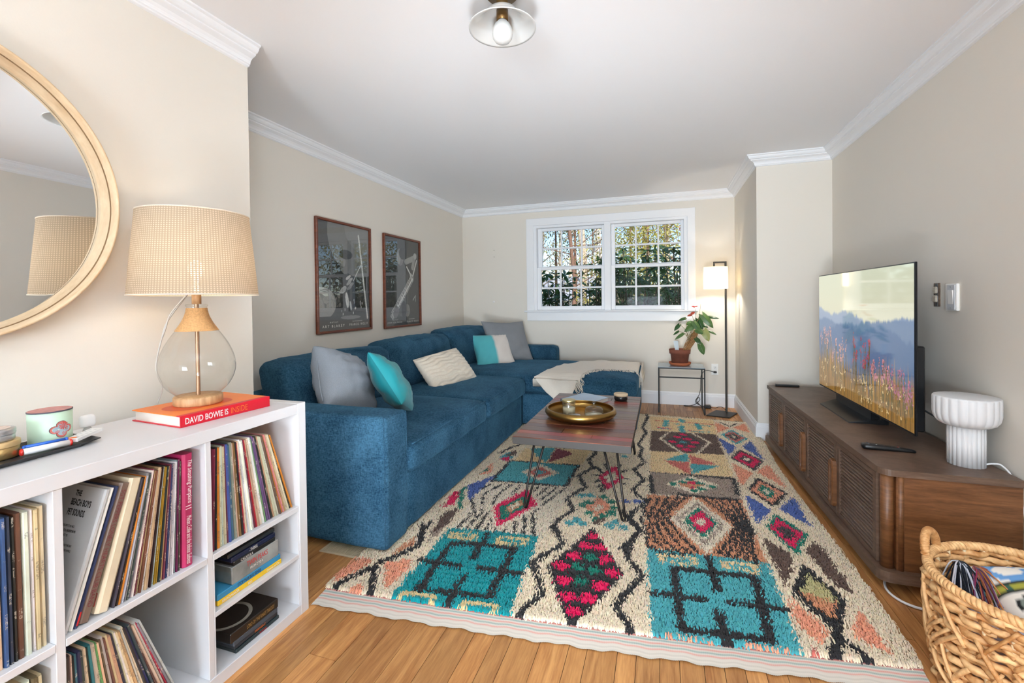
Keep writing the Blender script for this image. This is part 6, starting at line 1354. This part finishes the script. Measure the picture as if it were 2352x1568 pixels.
for i in range(34):
    t = random.random()**.8; bx_ = 385+random.uniform(-28, 40); p0 = cpx(bx_, 655, 5.17+random.uniform(-.03, .03)); p1 = cpx(bx_+35+t*90, 655-60-t*190, 5.17+random.uniform(-.03, .03)); rt.tube(cr([p0, p0.lerp(p1, .5)+Vector((random.uniform(-.015, .015), random.uniform(-.01, .01), 0)), p1], 4), random.uniform(.003, .007), 5)
part('root_stem', rt, M_root, plant)
# ---------------------------------------------------------------- outlet, cords, small wall fittings, floor register
M_slot = mat('outlet_slot', (60, 56, 54), .7)
ou = thing('wall_outlet', (.558, YD, .413), 'white duplex wall outlet with a black plug beside the side table', 'outlet')
part('plate', MB().bbox(.523, .594, YD-.006, YD, .352, .475, .003), M_plate, ou)
for z in (.388, .439): part('socket', MB().bbox(.541, .576, YD-.0085, YD-.006, z-.018, z+.018, .002), M_plate, ou); part('slot', MB().box(.550, .5525, YD-.0088, YD-.0085, z-.006, z+.007).box(.564, .5665, YD-.0088, YD-.0085, z-.006, z+.006).box(.556, .561, YD-.0088, YD-.0085, z-.014, z-.009), M_slot, ou)
cd_ = thing('lamp_cord', (.47, 5.36, 0), 'black lamp cord with inline adapter running from outlet to floor lamp', 'cord')
part('plug', MB().bbox(.543, .576, YD-.030, YD-.0086, .374, .396, .005), M_cord, cd_)
part('wire', MB().tube(cr([(.555, YD-.03, .384), (.52, YD-.035, .395), (.475, YD-.04, .405), (.435, YD-.05, .385), (.41, YD-.055, .33), (.405, YD-.055, .2), (.39, YD-.05, .13), (.355, YD-.06, .07), (.36, YD-.07, .045), (.40, YD-.08, .02), (.43, YD-.09, .008), (.35, YD-.10, .006), (.25, YD-.085, .006), (.235, YD-.06, .006), (.30, YD-.05, .006), (.36, YD-.045, .03), (.40, YD-.04, .075), (.385, YD-.045, .10), (.365, YD-.05, .06), (.40, YD-.07, .02), (.435, 5.345, .014)], 6), .0032, 6), M_cord, cd_)
part('wire', MB().tube(cr([(.505, 5.34, .012), (.55, 5.335, .010), (.58, 5.31, .03), (.61, 5.27, .038), (.632, 5.20, .028)], 6), .0028, 6), M_cord, cd_)
part('adapter', MB().bbox(.434, .507, 5.322, 5.362, .001, .034, .008), M_cord, cd_)
solo('wall_peg', MB().lathe([(.001, 0), (.007, 0), (.006, .006), (.011, .012), (.011, .017), (.006, .021), (.001, .022)], (0, 0, 0), 20).tube([(0, 0, -.001), (0, 0, .001)], .004, 8), M_trim, 'small round white peg on the far wall left of the window', 'hook').matrix_world = Matrix.Translation((-2.043, YD, 1.191)) @ Matrix.Rotation(math.radians(90), 4, 'X')
for z, s in ((1.852, 'upper'), (1.768, 'lower')): solo('screw', MB().tube([(-2.037, YD, z), (-2.037, YD-.004, z)], .004, 8), M_slot, f'{s} of two tiny dark nail holes in the far wall', 'screw', (-2.037, YD, z))  # nail holes, each drawn as a small dark stub
M_reg = mat('register_bronze', (196, 180, 152), .5, .1); rg = thing('floor_register', (-1.48, 1.80, 0), 'slatted metal floor register half under the near sofa arm', 'vent')
part('frame', MB().bbox(-1.575, -1.352, 1.762, 1.772, .0005, .006, .001).bbox(-1.575, -1.352, 1.870, 1.880, .0005, .006, .001).bbox(-1.580, -1.570, 1.762, 1.880, .0004, .006, .001).bbox(-1.357, -1.347, 1.762, 1.880, .0004, .006, .001), M_reg, rg)
part('tray', MB().box(-1.574, -1.353, 1.764, 1.878, .0001, .0004), M_slot, rg)  # dark sheet added to paint the shade between the slats
for i in range(28): x = -1.572+i*.0081; part('slat', MB().bbox(x, x+.004, 1.772, 1.870, .0005, .0055, .0006), M_reg, rg)

# ---------------------------------------------------------------- wicker basket and what is in it
M_wk = bpy.data.materials.new('water_hyacinth'); nt, N, L, b = nodes(M_wk); oi = N.new('ShaderNodeObjectInfo'); g = N.new('ShaderNodeNewGeometry'); no = N.new('ShaderNodeTexNoise'); no.inputs['Scale'].default_value = 45; no.inputs['Detail'].default_value = 5; L.new(g.outputs['Position'], no.inputs[0])
ad = N.new('ShaderNodeMath'); ad.operation = 'MULTIPLY_ADD'; ad.inputs[1].default_value = .45; L.new(oi.outputs['Random'], ad.inputs[0]); L.new(no.outputs[0], ad.inputs[2]); rp = N.new('ShaderNodeValToRGB'); rp.color_ramp.elements[0].position = .45; rp.color_ramp.elements[1].position = .95; rp.color_ramp.elements[0].color = (*lin((176, 122, 68)), 1); rp.color_ramp.elements[1].color = (*lin((240, 198, 142)), 1); L.new(ad.outputs[0], rp.inputs[0]); L.new(rp.outputs[0], b.inputs['Base Color']); b.inputs['Roughness'].default_value = .6
bp = N.new('ShaderNodeBump'); bp.inputs['Strength'].default_value = .3; bp.inputs['Distance'].default_value = .003; L.new(no.outputs[0], bp.inputs['Height']); L.new(bp.outputs[0], b.inputs['Normal'])
M_pale = mat('pale_wicker_stake', (222, 202, 164), .6)
BCX, BCY, BH, BR0, BR1 = 1.028, 1.700, .348, .215, .236
bas = thing('wicker_basket', (BCX, BCY, 0), 'round woven wicker basket with rope handles in front of the console', 'basket')
def bp_(w, z, dr=0): r = BR0+(BR1-BR0)*(z/BH)+dr; return (BCX+r*math.cos(w), BCY+r*math.sin(w), z)
NS = 26
for k in range(NS):
    w = 2*math.pi*(k+.5)/NS; part('stake', MB().tube([bp_(w+.01*math.sin(z*40), z, .004*math.cos(z*80+k)) for z in [.004+i*(BH-.006)/10 for i in range(11)]], .0052, 6), M_pale, bas)
rows_ = 21
for rI in range(rows_):
    z = .014+rI*(BH-.034)/(rows_-1); nseg = 7; off = random.random()*6
    for sgm in range(nseg):
        a0 = off+2*math.pi*sgm/nseg; a1 = a0+2*math.pi/nseg*1.12; dz = random.uniform(-.012, .012); q = []
        for i in range(19):
            f = i/18; w = a0+(a1-a0)*f; q.append(bp_(w, max(.008, z+dz*(f-.5)+.003*math.sin(w*NS)), .0105*math.cos(NS*w/2+math.pi*(rI % 2))+(.007 if f < .08 or f > .92 else 0)))
        part('weaver', MB().tube(q, [random.uniform(.0085, .0125)*(.75+.25*math.sin(math.pi*i/18)) for i in range(19)], 6, sq=.72), M_wk, bas)
for k in range(60):
    w = random.uniform(0, 2*math.pi); z0 = random.uniform(.03, .22); dw = random.choice([-1, 1])*random.uniform(.15, .5); z1 = min(BH-.02, z0+random.uniform(.06, .14)); part('strand', MB().tube([bp_(w+dw*f, z0+(z1-z0)*f, .013+.006*math.sin(math.pi*f)) for f in [i/10 for i in range(11)]], random.uniform(.006, .009), 6, sq=.7), M_wk, bas)
def rope(path, r, rs, turns, name, parent, ns=2):
    m = MB(); n_ = len(path)
    for s in range(ns):
        q = []
        for i, p in enumerate(path):
            a_, b_ = Vector(path[max(0, i-1)]), Vector(path[min(n_-1, i+1)]); t = (b_-a_).normalized(); nx = t.cross(Vector((0, 0, 1))); nx = nx.normalized() if nx.length > .1 else t.orthogonal().normalized(); bn = t.cross(nx); w = 2*math.pi*(turns*i/n_+s/ns); q.append(Vector(p)+nx*math.cos(w)*r+bn*math.sin(w)*r)
        m.tube(q, rs, 9)
    return part(name, m, M_wk, parent)
rope([bp_(2*math.pi*i/1000, BH, .002) for i in range(1001)], .0065, .0078, 60, 'rim', bas)
for wc in (math.radians(141), math.radians(-39)):
    hp = [bp_(wc+.22*math.cos(math.pi*i/200), BH+.006+.062*math.sin(math.pi*i/200)**.8, .006) for i in range(201)]; rope(hp, .006, .0068, 13, 'handle', bas)
part('bottom', MB().lathe([(.001, .004), (BR0, .004), (BR0, .009), (.001, .009)], (BCX, BCY, 0), 40), M_wk, bas)
M_lav = mat('grey_lavender_cloth', (166, 164, 178), .95, var=(20, .1), bump=(200, .2))
solo('folded_blanket', MB().rbox((BCX+.01, BCY, .125), (.150, .150, .11), .07, 14, lambda p, q: p+Vector((.012*noise2(p.y*9, p.z*9, 4), .012*noise2(p.x*9, p.z*9, 6), (.030*noise2(p.x*10, p.y*10, 2) if q.z > 0 else 0)))), M_lav, 'grey lavender folded blanket deep inside the wicker basket', 'blanket', (BCX, BCY, .02), w=True)
def cpaint(u, v, sg):
    x, y = u+.30, v
    if y > .32:
        if y > .50 and x > -.75 and x < .35:
            d = math.hypot((x+.2)*1.1, (y-.76)*1.9); return (104, 154, 206) if .24 < d < .46 and not (.0 < x+.0 and y > .8 and x < .16) else (232, 226, 216)
        if y < .35 or (.47 < y < .50): return (40, 42, 40)
        k = abs(((x*3.2+y*2.4) % 1)-.5); k2 = abs(((x*3.2-y*2.4) % 1)-.5); return (58, 92, 76) if min(k, k2) < .1 else (158, 154, 62)
    d = ((x-.15)/.75)**2+((y-.10)/(.20*max(.12, 1-max(0, (x+.1))*.85)))**2
    if d < 1 and x > -.58:
        if d > .86: return (36, 36, 36)
        if x < -.42: return (120, 128, 120)
        for s in (-.08, .01, .10):
            if x > -.1 and abs(y-.10-s*(1-(x+.1))*.9) < .014: return (36, 36, 36)
        return (206, 92, 86)
    return (226, 220, 210)
M_emb = mat_attr('embroidered_cotton', .95)
pillow('embroidered_cushion', (1.135, 1.725, .245), (1, .15, .02), (-.1, .95, .30), .345, .38, .15, M_emb, 'embroidered cushion with red leaf and blue ring on top of the basket', seed=17, wr=.003, two=cpaint, n=56, pinch=.04)
def tassel(p, dirs, n_, cols, label, ln, spread):
    m = MB(); cc = []
    for i in range(n_):
        k = len(m.v); a_ = Vector(p); d = Vector(dirs)+Vector((random.gauss(0, spread), random.gauss(0, spread), random.gauss(0, spread*.6))); l = ln*random.uniform(.7, 1.15); e = a_+d.normalized()*l; m.tube(cr([a_, a_.lerp(e, .4)+Vector((random.gauss(0, .004), random.gauss(0, .004), .016)), e+Vector((0, 0, -.012))], 4), .0021, 5); cc += [(*lin(random.choice(cols)), 1)]*(len(m.v)-k)
    m.c = cc; solo('yarn_tassel', m, M_yarn, label, 'tassel', p)
tassel((.925, 1.865, .325), (-.12, -.55, -.42), 110, [(30, 34, 44), (36, 40, 52), (190, 194, 206), (24, 28, 36)], 'black and white yarn tassel hanging inside the basket by its handle', .12, .16)
tassel((.962, 1.862, .315), (.02, -.75, -.42), 120, [(150, 80, 60), (110, 60, 96), (96, 130, 150), (186, 120, 70), (130, 40, 70), (150, 150, 170)], 'multicoloured yarn tassel between the black tassel and the cushion', .13, .20)
# ---------------------------------------------------------------- the garden outside the far window
M_gnd = mat('leaf_litter', (176, 156, 124), 1, var=(1.5, .3))
struct('ground', MB().grid([[(x, y, -.45+max(0, (y-24))*.06+.0*x) for x in (-60, -30, 0, 30, 60)] for y in (5.7, 12, 24, 60, 110)], False), M_gnd)
M_rl = leafmat('rhododendron_leaf', (38, 66, 36), (84, 114, 66), .28); M_rtw = mat('shrub_twig', (86, 74, 58), .9)
lm = leafmesh((0, 0, 0), (0, .135, -.01), .046, (0, 0, 1), .25, False).mesh('leaf'); lm.materials.append(M_rl)
def rhodo(x0, x1, z0, z1, y0, y1, nwh, label, dens=None):
    t = thing('rhododendron', ((x0+x1)/2, (y0+y1)/2, -.45), label, 'shrub', 'evergreen shrubs outside the window'); tw = MB(); tip = []; base_ = Vector(((x0+x1)/2, (y0+y1)/2, -.45)); cnt = 0
    for i in range(nwh):
        for _ in range(40):
            p = Vector((random.uniform(x0, x1), random.uniform(y0, y1), random.uniform(z0, z1)))
            if (dens is None or random.random() < dens(p)): break
        tw.tube(cr([base_+Vector((random.uniform(-.1, .1), 0, 0)), base_.lerp(p, .6)+Vector((0, 0, -.1)), p], 4), [.008]*4+[.006]*4+[.004], 5); k = random.randint(6, 8); ph = random.random()*6
        for j in range(k):
            if cnt >= 290: break
            o = bpy.data.objects.new('leaf', lm); COL.objects.link(o); o.parent = t; w = ph+2*math.pi*j/k; s = random.uniform(.75, 1.25)
            o.matrix_world = Matrix.Translation(p) @ Matrix.Rotation(w, 4, 'Z') @ Matrix.Rotation(random.uniform(-.75, .25), 4, 'X') @ Matrix.Rotation(random.uniform(-.5, .5), 4, 'Y') @ Matrix.Diagonal((s, s, s, 1))
            o.location = p-t.location; cnt += 1
    part('stem', tw, M_rtw, t)
    LV_ = np.array([v.co[:] for v in lm.vertices]); LF = [tuple(p.vertices) for p in lm.polygons]; m = MB()      # the many further leaves, too many to pick apart
    for i in range(nwh*9):
        for _ in range(30):
            p = Vector((random.uniform(x0-.1, x1+.1), random.uniform(y0, y1+.35), random.uniform(z0-.2, z1)))
            if (dens is None or random.random() < dens(p)): break
        M4 = Matrix.Translation(p) @ Matrix.Rotation(random.uniform(0, 6.28), 4, 'Z') @ Matrix.Rotation(random.uniform(-1.0, .5), 4, 'X') @ Matrix.Rotation(random.uniform(-.8, .8), 4, 'Y') @ Matrix.Scale(random.uniform(.7, 1.1), 4)
        a = np.array(M4); m.add((LV_ @ a[:3, :3].T+a[:3, 3]).tolist(), LF, True)
    part('foliage', m, M_rl, t, kind='stuff')
rhodo(-1.85, -1.25, .85, 1.72, 6.3, 6.9, 38, 'dark evergreen shrub filling the lower left of the window', lambda p: 1-.8*max(0, (p.z-1.35))/.4)
rhodo(-1.10, -.62, .85, 1.85, 6.3, 6.8, 34, 'dark evergreen shrub behind the middle post of the window', lambda p: 1 if p.x > -1.1+(p.z-1.1)*.3 else .15)
rhodo(-.70, .0, .85, 2.02, 6.3, 7.0, 42, 'tall dark evergreen shrub behind the left half of the right sash', lambda p: 1 if p.z < 1.85 else .25)
rhodo(-.12, .60, .85, 2.0, 6.25, 7.0, 42, 'tall dark evergreen shrub behind the right edge of the right sash', lambda p: 1 if p.z < 1.85 else .25)
M_bk1 = mat('pale_bark', (186, 168, 148), .9, var=(18, .2), bump=(30, .6)); M_bk2 = mat('red_brown_bark', (122, 92, 76), .9, var=(30, .35), bump=(40, .8)); M_bk3 = mat('birch_bark', (214, 204, 190), .8, var=(22, .2))
def ux(u, y): return (u-1506)*y*.967/1037.3        # across at distance y
def gtree(x, y, r, h, m, label, lean=0, nb=26, z0=-.5, spread=.5, first=.3, tw=.4):
    t = thing('tree', (x, y, z0), label, 'tree', 'trees in the garden'); tr = [Vector((x+lean*k*h/8+.05*math.sin(k*2+x), y, z0+h*k/8)) for k in range(9)]; part('trunk', MB().tube(tr, [r*(1-.07*k) for k in range(9)], 9), m, t); b_ = MB()
    for i in range(nb):
        k = random.uniform(first, 1)*7.9; a = tr[int(k)].lerp(tr[int(k)+1], k-int(k)); w = random.uniform(0, 6.28); l = h*spread*random.uniform(.3, .8)*(1.1-k/10); e = a+Vector((math.cos(w)*l, math.sin(w)*l, l*random.uniform(.2, .9))); mid = a.lerp(e, .5)+Vector((0, 0, -.06*l)); b_.tube([a, mid, e], [r*.30, r*.20, r*.05], 4)
        for q in range(5):
            p = mid.lerp(e, random.random()); e2 = p+Vector((random.gauss(0, tw), random.gauss(0, tw), random.uniform(0, tw*1.4)))*l*.5; b_.tube([p, p.lerp(e2, .5)+Vector((0, 0, .03)), e2], [r*.12, r*.08, r*.03], 3)
    part('branches', b_, m, t); return t
gtree(ux(1331, 14), 14, .135, 11, M_bk1, 'thick pale grey trunk in the left half of the window', -.012, 18, first=.45)
gtree(ux(1309, 11), 11, .055, 9, M_bk2, 'slim red brown trunk left of the thick pale trunk', -.02, 34, first=.2, spread=.25)
for i, (u, y, r, l) in enumerate(((1362, 17, .08, .02), (1376, 19, .07, -.02), (1350, 21, .06, .05), (1385, 24, .09, .0))): gtree(ux(u, y), y, r, 11, M_bk3, f'white birch, {ORD[i]} of four behind the right side of the left sash', l, 22, first=.2)
gtree(ux(1526, 12), 12, .075, 9, M_bk1, 'pale slender tree in the top right of the right sash', -.02, 24, first=.3)
for i in range(9): u = 1225+i*42+random.uniform(-14, 14); y = random.uniform(24, 42); gtree(ux(u, y), y, random.uniform(.08, .16), random.uniform(9, 15), random.choice([M_bk2, M_bk1]), f'bare woodland tree far outside, {ORD[i]} from the left', random.uniform(-.03, .03), 30, first=.15)
def bushy(c, rad, n_, m, label, name='conifer', cat='tree', leaf=.10, grp='trees in the garden'):
    t = thing(name, (c[0], c[1], -.5), label, cat, grp); part('trunk', MB().tube([(c[0], c[1], -.5), (c[0], c[1], c[2]+rad[2]*.7)], [.07, .02], 6), M_bk2, t); r_ = np.random.default_rng(int(c[0]*100) % 999)
    P = r_.normal(0, .45, (n_, 3))*np.array(rad)+np.array(c); A = r_.normal(0, 1, (n_, 3)); A /= np.linalg.norm(A, axis=1)[:, None]; B = np.cross(A, r_.normal(0, 1, (n_, 3))); B /= np.linalg.norm(B, axis=1)[:, None]; s = leaf*r_.uniform(.6, 1.3, (n_, 1))
    V = np.stack([P-A*s, P+B*s*.35, P+A*s, P-B*s*.35], 1).reshape(-1, 3); me = bpy.data.meshes.new('foliage'); me.from_pydata(V.tolist(), [], (np.arange(n_*4).reshape(-1, 4)).tolist()); part('foliage', me, m, t, kind='stuff')
M_yg = leafmat('yellow_green_leaf', (146, 138, 58), (178, 168, 88), .6); M_ol = leafmat('olive_leaf', (104, 104, 62), (140, 132, 82), .6); M_dg = leafmat('dark_conifer', (38, 62, 44), (70, 98, 66), .6); M_pkt = leafmat('pink_twig', (176, 120, 110), (206, 160, 150), .7)
bushy((ux(1478, 11), 11, 2.7), (1.1, 1, 1.5), 3400, M_yg, 'yellow green tree behind the dark shrubs in the right sash', leaf=.045)
bushy((ux(1425, 12), 12, 1.6), (1.6, 1, 1.3), 3600, M_yg, 'low yellow green bush behind the dark shrubs', 'garden_bush', 'shrub', .05)
bushy((ux(1265, 16), 16, 4.0), (2.2, 1.5, 2.6), 3600, M_ol, 'olive conifer at the top left of the window', leaf=.05)
bushy((ux(1312, 15), 15, 4.4), (1.1, 1, 2.4), 900, M_dg, 'thin dark conifer foliage behind the red brown trunk', leaf=.06)
bushy((ux(1440, 15), 15, 4.0), (1.8, 1.5, 2.0), 1900, M_ol, 'olive tree top at the upper left of the right sash', leaf=.055)
bushy((ux(1556, 14), 14, 4.0), (.9, 1, 1.4), 900, M_pkt, 'pinkish bare twiggy tree at the top right corner of the window', leaf=.06)
bushy((ux(1500, 9), 9, 1.1), (1.2, .5, .8), 1800, M_dg, 'dark green bush low behind the right sash', 'garden_bush', 'shrub', .07)
ho = thing('neighbour_house', (-5.2, 25, -.5), 'low white house with a pale roof seen through the left sash', 'house'); M_sid = mat('white_siding', (214, 214, 214), .8); M_roof = mat('pale_shingle', (172, 172, 176), .9, var=(6, .1)); M_wd = mat('dark_window', (60, 66, 76), .2)
part('wall', MB().box(-8, -3.2, 25, 30, -.5, 1.15), M_sid, ho); part('roof', MB().prism([(-8.3, 24.6), (-2.9, 24.6), (-2.9, 30.4), (-8.3, 30.4)], 1.15, 1.22).add([(-8.3, 24.6, 1.22), (-2.9, 24.6, 1.22), (-2.9, 30.4, 1.22), (-8.3, 30.4, 1.22), (-8.3, 27.5, 2.6), (-2.9, 27.5, 2.6)], [(0, 1, 5, 4), (2, 3, 4, 5), (1, 2, 5), (3, 0, 4)]), M_roof, ho)
for x in (-7, -5.6, -4.2): part('window', MB().bbox(x, x+.7, 24.97, 25, .1, .9, .01), M_wd, ho)
for x, y, l in ((3.2, 11.5, 'yellow green garden tree to the right of the view, mirrored in the posters'), (6.2, 14.5, 'tall yellow green tree further right of the view, mirrored in the posters')): bushy((x, y, 2.9), (1.9, 1.5, 1.9), 3000, M_yg, l, leaf=.06)
